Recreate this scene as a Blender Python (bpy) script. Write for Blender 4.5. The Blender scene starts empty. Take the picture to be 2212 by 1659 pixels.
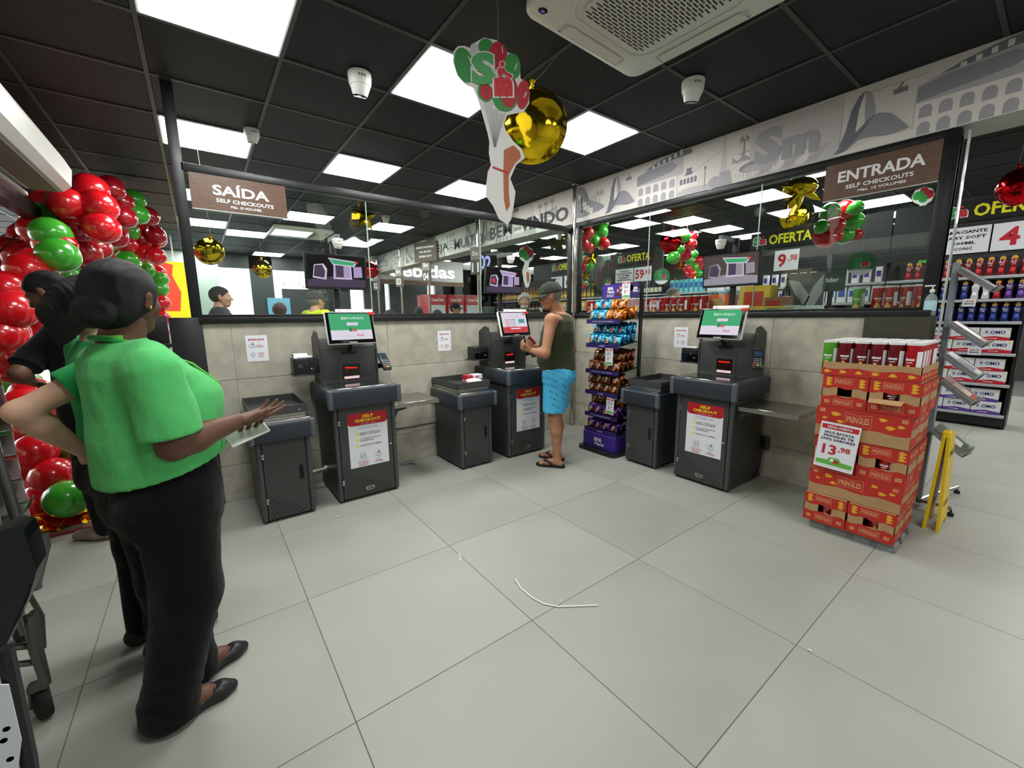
import bpy, bmesh, math, random
import numpy as np
from mathutils import Matrix, Vector, Euler
random.seed(7); np.random.seed(7)
SC = bpy.context.scene; COL = SC.collection
PI = math.pi
# ---------------------------------------------------------------- camera
FPX = 891.3509; CX, CY = 1106.0, 829.5
CAM = np.array([-3.7895, -3.7215, 1.40])
R_ = np.array([0.79864429, -0.60172007, -0.0100129]); U_ = np.array([0.10612553, 0.12444071, 0.98653529]); W_ = np.array([0.59237207, 0.7889534, -0.16324173])
cd = bpy.data.cameras.new('camera'); cam = bpy.data.objects.new('camera', cd); COL.objects.link(cam)
cd.sensor_fit = 'HORIZONTAL'; cd.sensor_width = 36.0; cd.lens = 36.0 * FPX / 2212.0; cd.clip_start = 0.05; cd.clip_end = 200
cam.matrix_world = Matrix(((R_[0], U_[0], -W_[0], CAM[0]), (R_[1], U_[1], -W_[1], CAM[1]), (R_[2], U_[2], -W_[2], CAM[2]), (0, 0, 0, 1)))
SC.camera = cam
# ---------------------------------------------------------------- world and exposure
wd = bpy.data.worlds.new('daylight'); SC.world = wd; wd.use_nodes = True
bg = wd.node_tree.nodes['Background']; bg.inputs[0].default_value = (0.93, 0.97, 1.0, 1); bg.inputs[1].default_value = 3.4
SC.view_settings.view_transform = 'Standard'; SC.view_settings.look = 'None'; SC.view_settings.gamma = 1.0
SC.view_settings.use_curve_mapping = False; SC.view_settings.exposure = 0.0
LED_POWER = 27.0
# ---------------------------------------------------------------- measuring: a pixel of the photograph on a known plane
def ray(px, py): return W_ + (px - CX) / FPX * R_ - (py - CY) / FPX * U_
def atY(px, py, y=0.0):
    d = ray(px, py); return Vector(CAM + d * (y - CAM[1]) / d[1])
def atX(px, py, x=0.0):
    d = ray(px, py); return Vector(CAM + d * (x - CAM[0]) / d[0])
def atZ(px, py, z=0.0):
    d = ray(px, py); return Vector(CAM + d * (z - CAM[2]) / d[2])
# ---------------------------------------------------------------- materials
def lin(c):
    c = c / 255.0
    return c / 12.92 if c <= 0.04045 else ((c + 0.055) / 1.055) ** 2.4
def rgb(r, g, b): return (lin(r), lin(g), lin(b), 1.0)
MATS = {}
def mat(name, col=(128, 128, 128), rough=0.5, metal=0.0, emit=None, estr=0.0, noise=0.0, nscale=20.0, bump=0.0, bscale=60.0, coat=0.0, trans=0.0, ior=1.45, spec=0.5, stretch=None, alpha=1.0, sheen=0.0, sss=0.0, rvar=0.0):
    if name in MATS: return MATS[name]
    m = bpy.data.materials.new(name); m.use_nodes = True; nt = m.node_tree; b = nt.nodes['Principled BSDF']
    c = rgb(*col); b.inputs['Base Color'].default_value = c; b.inputs['Roughness'].default_value = rough; b.inputs['Metallic'].default_value = metal
    b.inputs['IOR'].default_value = ior; b.inputs['Specular IOR Level'].default_value = spec; b.inputs['Coat Weight'].default_value = coat
    b.inputs['Transmission Weight'].default_value = trans; b.inputs['Alpha'].default_value = alpha; b.inputs['Sheen Weight'].default_value = sheen
    b.inputs['Coat Roughness'].default_value = 0.05
    if sss: b.inputs['Subsurface Weight'].default_value = sss; b.inputs['Subsurface Radius'].default_value = (0.01, 0.004, 0.002)
    if emit: b.inputs['Emission Color'].default_value = rgb(*emit); b.inputs['Emission Strength'].default_value = estr
    if noise or bump or rvar:
        tc = nt.nodes.new('ShaderNodeTexCoord'); mp = nt.nodes.new('ShaderNodeMapping'); nt.links.new(tc.outputs['Object'], mp.inputs[0])
        if stretch: mp.inputs['Scale'].default_value = stretch
        if noise or rvar:
            n = nt.nodes.new('ShaderNodeTexNoise'); n.inputs['Scale'].default_value = nscale; n.inputs['Detail'].default_value = 6; nt.links.new(mp.outputs[0], n.inputs['Vector'])
        if noise:
            r = nt.nodes.new('ShaderNodeValToRGB'); nt.links.new(n.outputs[0], r.inputs[0])
            r.color_ramp.elements[0].position = 0.3; r.color_ramp.elements[1].position = 0.7
            r.color_ramp.elements[0].color = tuple(x * (1 - noise) for x in c[:3]) + (1,); r.color_ramp.elements[1].color = tuple(min(1, x * (1 + noise)) for x in c[:3]) + (1,)
            nt.links.new(r.outputs[0], b.inputs['Base Color'])
        if rvar:
            mr = nt.nodes.new('ShaderNodeMapRange'); mr.inputs[1].default_value = 0.3; mr.inputs[2].default_value = 0.7; mr.inputs[3].default_value = max(0, rough - rvar); mr.inputs[4].default_value = rough + rvar
            nt.links.new(n.outputs[0], mr.inputs[0]); nt.links.new(mr.outputs[0], b.inputs['Roughness'])
        if bump:
            n2 = nt.nodes.new('ShaderNodeTexNoise'); n2.inputs['Scale'].default_value = bscale; n2.inputs['Detail'].default_value = 4; nt.links.new(mp.outputs[0], n2.inputs['Vector'])
            bp = nt.nodes.new('ShaderNodeBump'); bp.inputs['Strength'].default_value = bump; bp.inputs['Distance'].default_value = 0.01
            nt.links.new(n2.outputs[0], bp.inputs['Height']); nt.links.new(bp.outputs[0], b.inputs['Normal'])
    MATS[name] = m; return m
def emis(name, col, s): return mat(name, (0, 0, 0), 0.6, emit=col, estr=s, spec=0.2)
def glass_mat(name, tint=(235, 245, 240), boost=1.0, ior=1.5):
    m = bpy.data.materials.new(name); m.use_nodes = True; nt = m.node_tree; nt.nodes.clear()
    o = nt.nodes.new('ShaderNodeOutputMaterial'); mx = nt.nodes.new('ShaderNodeMixShader'); t = nt.nodes.new('ShaderNodeBsdfTransparent'); g = nt.nodes.new('ShaderNodeBsdfGlossy')
    fr = nt.nodes.new('ShaderNodeFresnel'); fr.inputs[0].default_value = ior; t.inputs[0].default_value = rgb(*tint); g.inputs['Roughness'].default_value = 0.0
    ge = nt.nodes.new('ShaderNodeNewGeometry'); ri = nt.nodes.new('ShaderNodeMapRange'); ri.inputs[3].default_value = ior; ri.inputs[4].default_value = 1.0 / ior; nt.links.new(ge.outputs['Backfacing'], ri.inputs[0]); nt.links.new(ri.outputs[0], fr.inputs[0])
    mu = nt.nodes.new('ShaderNodeMath'); mu.operation = 'MULTIPLY'; mu.inputs[1].default_value = boost; mu.use_clamp = True
    nt.links.new(fr.outputs[0], mu.inputs[0]); nt.links.new(mu.outputs[0], mx.inputs[0]); nt.links.new(t.outputs[0], mx.inputs[1]); nt.links.new(g.outputs[0], mx.inputs[2]); nt.links.new(mx.outputs[0], o.inputs[0])
    MATS[name] = m; return m
def wood_mat(name, c1, c2):
    m = bpy.data.materials.new(name); m.use_nodes = True; nt = m.node_tree; b = nt.nodes['Principled BSDF']
    tc = nt.nodes.new('ShaderNodeTexCoord'); mp = nt.nodes.new('ShaderNodeMapping'); mp.inputs['Scale'].default_value = (1.2, 1.2, 14); nt.links.new(tc.outputs['Object'], mp.inputs[0])
    n = nt.nodes.new('ShaderNodeTexNoise'); n.inputs['Scale'].default_value = 2.2; n.inputs['Detail'].default_value = 5; n.inputs['Distortion'].default_value = 0.8; nt.links.new(mp.outputs[0], n.inputs['Vector'])
    w = nt.nodes.new('ShaderNodeMath'); w.operation = 'MULTIPLY'; w.inputs[1].default_value = 9; nt.links.new(n.outputs[0], w.inputs[0])
    f = nt.nodes.new('ShaderNodeMath'); f.operation = 'FRACT'; nt.links.new(w.outputs[0], f.inputs[0])
    r = nt.nodes.new('ShaderNodeValToRGB'); nt.links.new(f.outputs[0], r.inputs[0]); r.color_ramp.elements[0].color = rgb(*c1); r.color_ramp.elements[1].color = rgb(*c2); r.color_ramp.elements[1].position = 0.22
    nt.links.new(r.outputs[0], b.inputs['Base Color']); b.inputs['Roughness'].default_value = 0.4
    MATS[name] = m; return m
# ---------------------------------------------------------------- text outlines, cached
TXT = {}
def text_mesh(s, bold=0.0, res=3):
    k = (s, bold, res)
    if k in TXT: return TXT[k]
    c = bpy.data.curves.new('t', 'FONT'); c.body = s; c.size = 1.0; c.resolution_u = res; c.offset = bold; c.fill_mode = 'FRONT'; c.space_line = 0.95; c.align_x = 'CENTER'
    o = bpy.data.objects.new('t', c); COL.objects.link(o)
    me = bpy.data.meshes.new_from_object(o)
    v = np.array([tuple(p.co) for p in me.vertices]) if len(me.vertices) else np.zeros((0, 3)); f = [tuple(p.vertices) for p in me.polygons]
    bpy.data.objects.remove(o); bpy.data.curves.remove(c); bpy.data.meshes.remove(me)
    if len(v): mn = v.min(0); mx = v.max(0); v = v - (mn + mx) / 2; size = mx - mn
    else: size = np.ones(3)
    TXT[k] = (v, f, size); return TXT[k]
# ---------------------------------------------------------------- mesh builder
BOXC = {}
class MB:
    def __init__(s, M=None): s.v = []; s.f = []; s.mi = []; s.sm = []; s.mats = []; s.M = M or Matrix()
    def _m(s, m):
        if m not in s.mats: s.mats.append(m)
        return s.mats.index(m)
    def add(s, vs, fs, m, smooth=False):
        o = len(s.v); M = s.M; i = s._m(m)
        for p in vs: s.v.append(tuple(M @ Vector(p)))
        for f in fs: s.f.append(tuple(a + o for a in f)); s.mi.append(i); s.sm.append(smooth)
        return s
    def box(s, x0, x1, y0, y1, z0, z1, m, bev=0.0, seg=2, smooth=None):
        if x0 > x1: x0, x1 = x1, x0
        if y0 > y1: y0, y1 = y1, y0
        if z0 > z1: z0, z1 = z1, z0
        if bev <= 0:
            vs = [(x, y, z) for x in (x0, x1) for y in (y0, y1) for z in (z0, z1)]
            return s.add(vs, [(0, 1, 3, 2), (4, 6, 7, 5), (0, 4, 5, 1), (2, 3, 7, 6), (0, 2, 6, 4), (1, 5, 7, 3)], m)
        bm = bmesh.new(); bmesh.ops.create_cube(bm, size=1.0)
        bmesh.ops.scale(bm, vec=(x1 - x0, y1 - y0, z1 - z0), verts=bm.verts); bmesh.ops.bevel(bm, geom=bm.edges, offset=bev, segments=seg, profile=0.5, affect='EDGES')
        bmesh.ops.translate(bm, vec=((x0 + x1) / 2, (y0 + y1) / 2, (z0 + z1) / 2), verts=bm.verts); bm.verts.index_update()
        vs = [tuple(v.co) for v in bm.verts]; fs = [tuple(v.index for v in f.verts) for f in bm.faces]; bm.free()
        return s.add(vs, fs, m, True)
    def ring_tube(s, pts, r, m, n=8, caps=True, smooth=True, closed=False):
        pts = [Vector(p) for p in pts]; rs = r if isinstance(r, (list, tuple)) else [r] * len(pts); vs = []; fs = []
        prev = None
        for i, p in enumerate(pts):
            a = pts[(i - 1) % len(pts)] if (i > 0 or closed) else p; b = pts[(i + 1) % len(pts)] if (i < len(pts) - 1 or closed) else p
            t = (b - a); t = t.normalized() if t.length > 1e-9 else Vector((0, 0, 1))
            if prev is None: u = t.orthogonal().normalized()
            else:
                u = prev - t * prev.dot(t); u = u.normalized() if u.length > 1e-6 else t.orthogonal().normalized()
            prev = u; w = t.cross(u)
            for k in range(n):
                th = 2 * PI * k / n; vs.append(tuple(p + (u * math.cos(th) + w * math.sin(th)) * rs[i]))
        L = len(pts)
        for i in range(L if closed else L - 1):
            for k in range(n):
                a = i * n + k; b = i * n + (k + 1) % n; c = ((i + 1) % L) * n + (k + 1) % n; d = ((i + 1) % L) * n + k; fs.append((a, b, c, d))
        if caps and not closed: fs.append(tuple(range(n))[::-1]); fs.append(tuple((L - 1) * n + k for k in range(n)))
        return s.add(vs, fs, m, smooth)
    def lathe(s, prof, o, m, n=16, axis='z', smooth=True, scale=(1, 1, 1), R=None):
        vs = []; fs = []; o = Vector(o)
        for r, z in prof:
            for k in range(n):
                th = 2 * PI * k / n; p = Vector((r * math.cos(th) * scale[0], r * math.sin(th) * scale[1], z * scale[2]))
                if axis == 'x': p = Vector((p.z, p.x, p.y))
                if axis == 'y': p = Vector((p.x, p.z, p.y))
                if R is not None: p = R @ p
                vs.append(tuple(o + p))
        L = len(prof)
        for i in range(L - 1):
            for k in range(n): fs.append((i * n + k, i * n + (k + 1) % n, (i + 1) * n + (k + 1) % n, (i + 1) * n + k))
        if prof[0][0] > 1e-6: fs.append(tuple(range(n))[::-1])
        if prof[-1][0] > 1e-6: fs.append(tuple((L - 1) * n + k for k in range(n)))
        return s.add(vs, fs, m, smooth)
    def ell(s, c, r, m, nu=12, nv=8, R=None):
        prof = [(math.sin(PI * i / nv), -math.cos(PI * i / nv)) for i in range(nv + 1)]
        prof[0] = (1e-7, -1); prof[-1] = (1e-7, 1)
        return s.lathe(prof, c, m, nu, scale=r, R=R)
    def quad(s, a, b, c, d, m): return s.add([a, b, c, d], [(0, 1, 2, 3)], m)
    def prism(s, pts, o, u, v, depth, m, side=None):
        """outline pts (a,b) in the plane o + a*u + b*v, thickened by depth along u x v"""
        o = Vector(o); u = Vector(u); v = Vector(v); n = u.cross(v).normalized() * depth
        P = [o + u * a + v * b for a, b in pts]; k = len(P)
        if depth == 0: return s.add([tuple(p) for p in P], [tuple(range(k))], m)
        area = sum(pts[i][0] * pts[(i + 1) % k][1] - pts[(i + 1) % k][0] * pts[i][1] for i in range(k))
        if area < 0: P = P[::-1]
        s.add([tuple(p) for p in P] + [tuple(p + n) for p in P], [tuple(range(k, 2 * k))], m)
        return s.add([tuple(p) for p in P] + [tuple(p + n) for p in P], [tuple(range(k))[::-1]] + [(i, (i + 1) % k, k + (i + 1) % k, k + i) for i in range(k)], side or m)
    def text(s, t, o, u, v, h, m, w=None, bold=0.0, res=2, off=0.0008, shear=0.0):
        """centred on o; total height h, total width w"""
        if len(t) > 1 or t.isdigit(): bold = min(bold, .028)
        vs, fs, sz = text_mesh(t, bold, res)
        if not len(fs): return s
        u = Vector(u).normalized(); v = Vector(v).normalized(); n = u.cross(v); o = Vector(o) + n * off
        ky = h / max(sz[1], 1e-6); kx = (w / sz[0]) if w else ky
        return s.add([tuple(o + u * (p[0] * kx + shear * p[1] * ky) + v * (p[1] * ky)) for p in vs], fs, m)
    def build(s, name, parent=None, sharp=40, label=None):
        me = bpy.data.meshes.new(name); me.from_pydata(s.v, [], s.f)
        for m in s.mats: me.materials.append(m)
        me.polygons.foreach_set('material_index', s.mi); me.polygons.foreach_set('use_smooth', s.sm)
        if any(s.sm): me.set_sharp_from_angle(angle=math.radians(sharp))
        me.update(); o = bpy.data.objects.new(name, me); COL.objects.link(o)
        if parent is not None: o.parent = parent
        if label: o['label'] = label
        return o
def empty(name, loc=(0, 0, 0), rz=0.0):
    o = bpy.data.objects.new(name, None); COL.objects.link(o); o.location = loc; o.rotation_euler = (0, 0, rz); o.empty_display_size = 0.1; return o
def tag(o, label, cat, group=None, kind=None):
    o['label'] = label; o['category'] = cat
    if group: o['group'] = group
    if kind: o['kind'] = kind
    return o
def structure(o): o['kind'] = 'structure'; return o
def dup(o, parent=None):
    c = o.copy(); COL.objects.link(c)
    if parent is not None: c.parent = parent
    for ch in list(o.children): dup(ch, c)
    return c
X, Y, Z3 = Vector((1, 0, 0)), Vector((0, 1, 0)), Vector((0, 0, 1))
ORD = ['first', 'second', 'third', 'fourth', 'fifth', 'sixth', 'seventh', 'eighth', 'ninth', 'tenth', 'eleventh', 'twelfth', 'thirteenth', 'fourteenth', 'fifteenth', 'sixteenth', 'seventeenth', 'eighteenth', 'nineteenth', 'twentieth']
# ================================================================ shared materials
M_floor = mat('grey_porcelain', (155, 156, 147), 0.42, noise=0.07, nscale=1.6, bump=0.03, bscale=260, rvar=0.06, spec=0.45)
def per_object_value(m, a, b_):
    nt = m.node_tree; b = nt.nodes['Principled BSDF']; src = b.inputs['Base Color'].links[0].from_socket
    oi = nt.nodes.new('ShaderNodeObjectInfo'); mr = nt.nodes.new('ShaderNodeMapRange'); mr.inputs[3].default_value = a; mr.inputs[4].default_value = b_
    hs = nt.nodes.new('ShaderNodeHueSaturation'); nt.links.new(oi.outputs['Random'], mr.inputs[0]); nt.links.new(mr.outputs[0], hs.inputs['Value']); nt.links.new(src, hs.inputs['Color']); nt.links.new(hs.outputs[0], b.inputs['Base Color'])
per_object_value(M_floor, 0.95, 1.05)
M_grout = mat('dark_grout', (96, 96, 92), 0.9)
M_wtile = mat('cement_look_tile', (178, 174, 159), 0.28, noise=0.15, nscale=9, rvar=0.08, spec=0.5)
per_object_value(M_wtile, 0.93, 1.07)
M_wgrout = mat('pale_grout', (196, 194, 186), 0.9)
M_black = mat('black_powder_coat', (24, 25, 27), 0.38, rvar=0.05, nscale=8)
M_ceil = mat('black_mineral_tile', (33, 34, 36), 0.62, noise=0.12, nscale=90, bump=0.12, bscale=200, spec=0.35)
M_tbar = mat('dark_grid_bar', (58, 60, 60), 0.45)
M_led = emis('led_diffuser', (252, 253, 251), LED_POWER)
M_ledframe = mat('led_trim', (205, 208, 206), 0.4)
M_chrome = mat('polished_steel', (215, 212, 205), 0.12, metal=1.0)
M_steel = mat('brushed_steel', (168, 164, 158), 0.32, metal=1.0, noise=0.06, nscale=30, stretch=(40, 1, 1))
M_bulk = mat('bulkhead_print_ground', (212, 208, 202), 0.6)
M_bulkside = mat('bulkhead_paint', (170, 170, 163), 0.7)
M_glass = glass_mat('window_glass', (240, 247, 243), 1.0)
M_white = mat('white_plastic', (232, 232, 228), 0.4)
M_whitepaint = mat('white_paint', (214, 214, 208), 0.7)
M_dkwall = mat('charcoal_wall', (52, 53, 54), 0.75)
M_wood = wood_mat('dark_wood_print', (58, 40, 30), (104, 76, 58))
M_letter = mat('white_vinyl', (238, 236, 238), 0.5)
M_rubber = mat('black_rubber', (18, 18, 18), 0.7)
H_C = 2.93; H_S = 3.12
# ================================================================ floor
fl = structure(MB().box(-9, 9.5, -7, 12, -0.10, -0.0015, M_grout).build('floor'))
T = 0.8008; fx0 = -3.495; fy0 = -1.598
tm = MB(); tm.box(0.0015, T - 0.0015, 0.0015, T - 0.0015, -0.02, 0.0, M_floor, bev=0.0008, seg=1)
t0 = tm.build('tile', fl); first = True
for i in range(-4, 13):
    for j in range(-5, 6):
        x = fx0 + T * i; y = fy0 - 0.0 - T * (j + 1)
        vis = (x < 0.0 and x > -6.2 and y < 0.9 and y > -4.9) or (x >= 0 and x < 6.4 and y < -2.3 and y > -5)
        if not vis: continue
        o = t0 if first else dup(t0, fl); first = False
        o.location = (x, y, 0)
rest = MB()
rest.box(-9, 9.5, 0.81, 12, -0.02, 0.0, M_floor); rest.box(0.0, 9.5, -1.6, 0.80, -0.02, 0.0, M_floor); rest.box(-9, 9.5, -7, -5.0, -0.02, 0.0, M_floor)
rest.build('floor_slab', fl)
# ================================================================ low tiled walls, 1.37 high, with black sill
def low_wall(name, along, L0, L1, vert_joints):
    """along 'x': front face y=0 ; along 'y': front face x=0 (room on the negative side)"""
    w = MB()
    if along == 'x': w.box(L0, L1, 0.008, 0.155, 0, 1.37, M_wgrout)
    else: w.box(0.008, 0.155, L0, L1, 0, 1.37, M_wgrout)
    o = structure(w.build(name))
    zs = [0.0, 0.285, 0.945, 1.37]
    for r in range(3):
        js = [L0] + [v for v in vert_joints[r] if L0 < v < L1] + [L1]
        for a, b in zip(js[:-1], js[1:]):
            t = MB()
            if along == 'x': t.box(a + .002, b - .002, 0.0, 0.012, zs[r] + .002, zs[r + 1] - .002, M_wtile)
            else: t.box(0.0, 0.012, a + .002, b - .002, zs[r] + .002, zs[r + 1] - .002, M_wtile)
            t.build('tile', o)
    return o
jl = [v for v in (-3.60, -2.415, -1.23)]
wl = low_wall('wall_left', 'x', -3.77, 0.0, [jl, jl, jl])
jr = [-2.272, -1.0]
wr = low_wall('wall_right', 'y', -3.16, 0.155, [jr, jr, jr])
m = MB(); m.box(-3.95, -3.765, -0.015, 0.165, 0, 1.41, M_black, bev=.004); m.build('end_panel', wl, label='matt black end panel of the tiled wall')
m = MB(); m.box(-0.012, 0.17, -3.20, -3.145, 0, 1.37, mat('olive_end_cap', (66, 64, 54), .35)); m.box(-0.014, 0.0, -3.20, -2.86, 1.22, 1.372, mat('olive_end_cap', (66, 64, 54), .35)); m.build('end_cap', wr, label='dark end cap of the tiled wall')
# ================================================================ glazing
def window(name, along, off, L0, L1, joints, z0, z1, post0, post1, bh=0.05):
    m = MB()
    def bx(a, b, d0, d1, za, zb, mt=M_black, bev=.003):
        if along == 'x': m.box(a, b, off + d0, off + d1, za, zb, mt, bev=bev)
        else: m.box(off + d0, off + d1, a, b, za, zb, mt, bev=bev)
    bx(L0, L1, -.035, .035, z1, z1 + bh)
    bx(L0, L1, -.03, .03, z0, z0 + .02)
    w = structure(m.build(name)); m = MB()
    a = -.055 if along == 'x' else -.095
    bx(L0 - .01, L1, a, .10, z0 - .045, z0); m.build('sill', w)
    m = MB(); bx(L0 - post0 * .5 - .02, L0 + post0 * .5 - .02, -.035, .035, z0, 2.93 if along == 'x' else z1, bev=.002); m.build('post', w)
    m = MB()
    if post1: bx(L1 - post1, L1, -.035, .035, z0, z1, bev=.002); m.build('post', w)
    js = [L0] + joints + [L1]
    for a, b in zip(js[:-1], js[1:]):
        g = MB()
        if along == 'x': g.box(a + .003, b - .003, off - .004, off + .004, z0 + .01, z1 + .01, M_glass)
        else: g.box(off - .004, off + .004, a + .003, b - .003, z0 + .01, z1 + .01, M_glass)
        g.build('pane', w)
    e = mat('glass_edge', (190, 215, 205), .2, spec=.8)
    for j in joints:
        m = MB(); bx(j - .003, j + .003, -.005, .005, z0 + .02, z1, e, 0); m.build('pane_edge', w)
    return w
win1 = window('window_1', 'x', 0.03, -3.77, -0.05, [-2.53, -1.37], 1.41, 2.39, 0.065, 0.03, bh=.055)
win2 = window('window_2', 'y', 0.08, -3.18, 0.03, [-2.063, -0.988], 1.41, 2.462, 0.0, 0.035)
m = MB(); m.box(.04, .12, -3.20, -3.125, 1.41, 2.50, M_black, bev=.003); m.build('post', win2)
m = MB(); m.box(.05, .11, -3.232, -3.226, 1.05, 2.48, mat('glass_edge_light', (200, 212, 205), .15, spec=.9)); m.build('glass_edge_strip', win2, label='pale green glass edge beside the black post')
# ================================================================ ceiling: 0.655 m module
MOD = 0.655; gx = -3.88; gy = -0.045
cl = structure(MB().box(-9, 0.04, -7, 12, H_C + .02, H_C + .10, mat('ceiling_void', (20, 20, 20), .9)).build('ceiling'))
led_cells = {(0, -2), (2, -2), (4, -2), (0, 1), (2, 1), (4, 1), (2, 5), (4, 5), (1, 8), (4, 8), (2, 12), (0, 12), (4, 12), (0, 7), (-2, 5), (-2, 8), (0, 4), (2, -5), (-2, -2) , (0, -5), (4, -5), (2, -5), (2, -8), (4, -8)}  # rows behind the camera: unseen panels, added as front fill light
led_cells -= {(0, 4), (-2, -2), (2, -5), (4, -5)}
ac_cells = {(a, b) for a in (2, 3) for b in (-4, -3)}
ct = MB(); ct.box(.011, MOD - .011, .011, MOD - .011, 0.0, 0.014, M_ceil, bev=.004, seg=1); c0 = None
for i in range(-3, 6):
    for j in range(-8, 18):
        if (i, j) in led_cells: continue
        o = ct.build('ceiling_tile', cl) if c0 is None else dup(c0, cl); c0 = c0 or o
        o.location = (gx + MOD * i, gy + MOD * j, H_C + .004 + random.uniform(-.001, .002))
        o.rotation_euler = (random.uniform(-.003, .003), random.uniform(-.003, .003), 0)
g = MB()
for i in range(-7, 7): g.box(gx + MOD * i - .012, gx + MOD * i + .012, -7, 11.6, H_C - .001, H_C + .02, M_tbar)
for j in range(-10, 19): g.box(-9, 0.04, gy + MOD * j - .012, gy + MOD * j + .012, H_C - .0014, H_C + .02, M_tbar)
g = g.build('ceiling_grid', cl); g['kind'] = 'stuff'
m = MB(); m.box(-9, gx - MOD * 3, -7, 12, H_C + .006, H_C + .019, M_ceil); m.box(gx - MOD * 3, .04, -7, gy - MOD * 8, H_C + .006, H_C + .019, M_ceil); m.build('ceiling_board', cl)
def led_panel():
    t = empty('led_panel'); h = MOD / 2
    m = MB(); m.box(-h + .008, h - .008, -h + .008, h - .008, .002, .016, M_ledframe, bev=.003, seg=1); m.build('frame', t)
    m = MB(); k = h - .026; m.add([(-k, -k, -.001), (k, -k, -.001), (k, k, -.001), (-k, k, -.001)], [(3, 2, 1, 0)], M_led); m.build('diffuser', t, label='glowing white diffuser')
    return t
lp0 = led_panel(); used = False
names = {(0, -2): 'largest glowing ceiling panel, cut off by the top of the picture', (2, -2): 'bright ceiling panel behind the hanging balloon cutout', (4, -2): 'bright ceiling panel right of the big gold balloon', (0, 1): 'ceiling panel crossed by the black post above the SAÍDA sign', (2, 1): 'ceiling panel above the exit window between two grid bars', (4, 1): 'ceiling panel left of the cutout, nearest the tiled corner'}
k = 0
for c in sorted(led_cells):
    o = dup(lp0) if used else lp0; used = True
    o.location = (gx + MOD * (c[0] + .5), gy + MOD * (c[1] + .5), H_C - .004)
    rowlab = {5: 'nearer row', 8: 'middle row', 12: 'far row', 7: 'middle row', -5: 'row behind the camera', -8: 'last row behind the camera'}.get(c[1], 'row')
    collab = {-2: 'leftmost', 0: 'left', 1: 'left of centre', 2: 'centre', 4: 'right'}[c[0]]
    tag(o, names.get(c, (f'{collab} ceiling panel in the {rowlab}' if c[1] < -2 else f'{collab} white ceiling panel in the {rowlab} beyond the SAÍDA window')), 'ceiling light', 'glowing ceiling panels'); k += 1
# store hall ceiling beyond the bulkhead
cl2 = structure(MB().box(0.34, 9.5, -7, 12, H_S + .02, H_S + .1, mat('ceiling_void', (20, 20, 20), .9)).build('ceiling'))
scx = [2.15, 3.46, 4.77, 6.08, 7.39]; scy = [-4.58, -2.04, 0.5, 3.04, 5.58, 8.12]
g2 = MB()
for i in range(14): g2.box(.85 + .655 * i - .012, .85 + .655 * i + .012, -7, 11.6, H_S - .001, H_S + .02, M_tbar)
for j in range(28): g2.box(.34, 9.5, -6.55 + .655 * j - .012, -6.55 + .655 * j + .012, H_S - .0015, H_S + .02, M_tbar)
g2 = g2.build('ceiling_grid', cl2); g2['kind'] = 'stuff'
m = MB(); m.box(.34, 9.5, -7, 12, H_S + .008, H_S + .019, M_ceil); m.build('ceiling_board', cl2)
k = 0
for iy, y in enumerate(scy):
    for ix, x in enumerate(scx):
        pass  # first panel of the first row is out of view, added to brighten the floor
        o = dup(lp0); o.location = (x + .31, y + .31, H_S - .004)
        tag(o, f'shop hall ceiling panel, {ORD[ix]} from the bulkhead in the {ORD[iy]} row from the right', 'ceiling light', 'shop hall ceiling panels')
# ================================================================ bulkhead with the grey city print
bk = structure(MB().box(.04, .34, -7, 11.6, 2.51, 3.14, M_bulkside).build('trim_1'))
pr = MB()
pr.add([(.039, -7, 2.512), (.039, 11.6, 2.512), (.039, 11.6, 2.93), (.039, -7, 2.93)], [(0, 3, 2, 1)], M_bulk)
G = [mat('print_grey_%d' % i, c, .6) for i, c in enumerate([(196, 192, 190), (182, 178, 180), (166, 163, 168), (146, 144, 152), (118, 117, 126), (222, 219, 212)])]
PC = [0]
def P(pts, g, lay=1, y=0.0, s=1.0, z=2.512):
    """printed shape: a = distance to the right in metres from y, b = height above the lower edge"""
    PC[0] += 1; vs = [(.039 - .0006 * lay - .000004 * PC[0], y - a * s, z + b * s) for a, b in pts]
    area = sum(pts[i][0] * pts[(i + 1) % len(pts)][1] - pts[(i + 1) % len(pts)][0] * pts[i][1] for i in range(len(pts)))
    pr.add(vs, [tuple(range(len(vs)))], G[g])
def blob(cx, cz, rx, rz, g, lay, y, n=14, half=False):
    a = [PI * k / n if half else 2 * PI * k / n for k in range(n + 1 if half else n)]
    P([(cx + rx * math.cos(t), cz + rz * math.sin(t)) for t in a], g, lay, y)
def palm(cx, z0, h, g, y, s=1.0):
    P([(cx - .004, z0), (cx + .005, z0), (cx + .003, z0 + h), (cx - .002, z0 + h)], g, 3, y)
    for ang in (15, 55, 95, 130, 165, 205, -25):
        a = math.radians(ang); L_ = .06 * s
        mx, mz = cx + L_ * .6 * math.cos(a), z0 + h + L_ * .6 * math.sin(a) + .012 * s; ex, ez = cx + L_ * math.cos(a), z0 + h + L_ * math.sin(a) - .018 * s
        P([(cx, z0 + h), (mx, mz + .008 * s), (ex, ez), (mx, mz - .008 * s)], g, 3, y)
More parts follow.
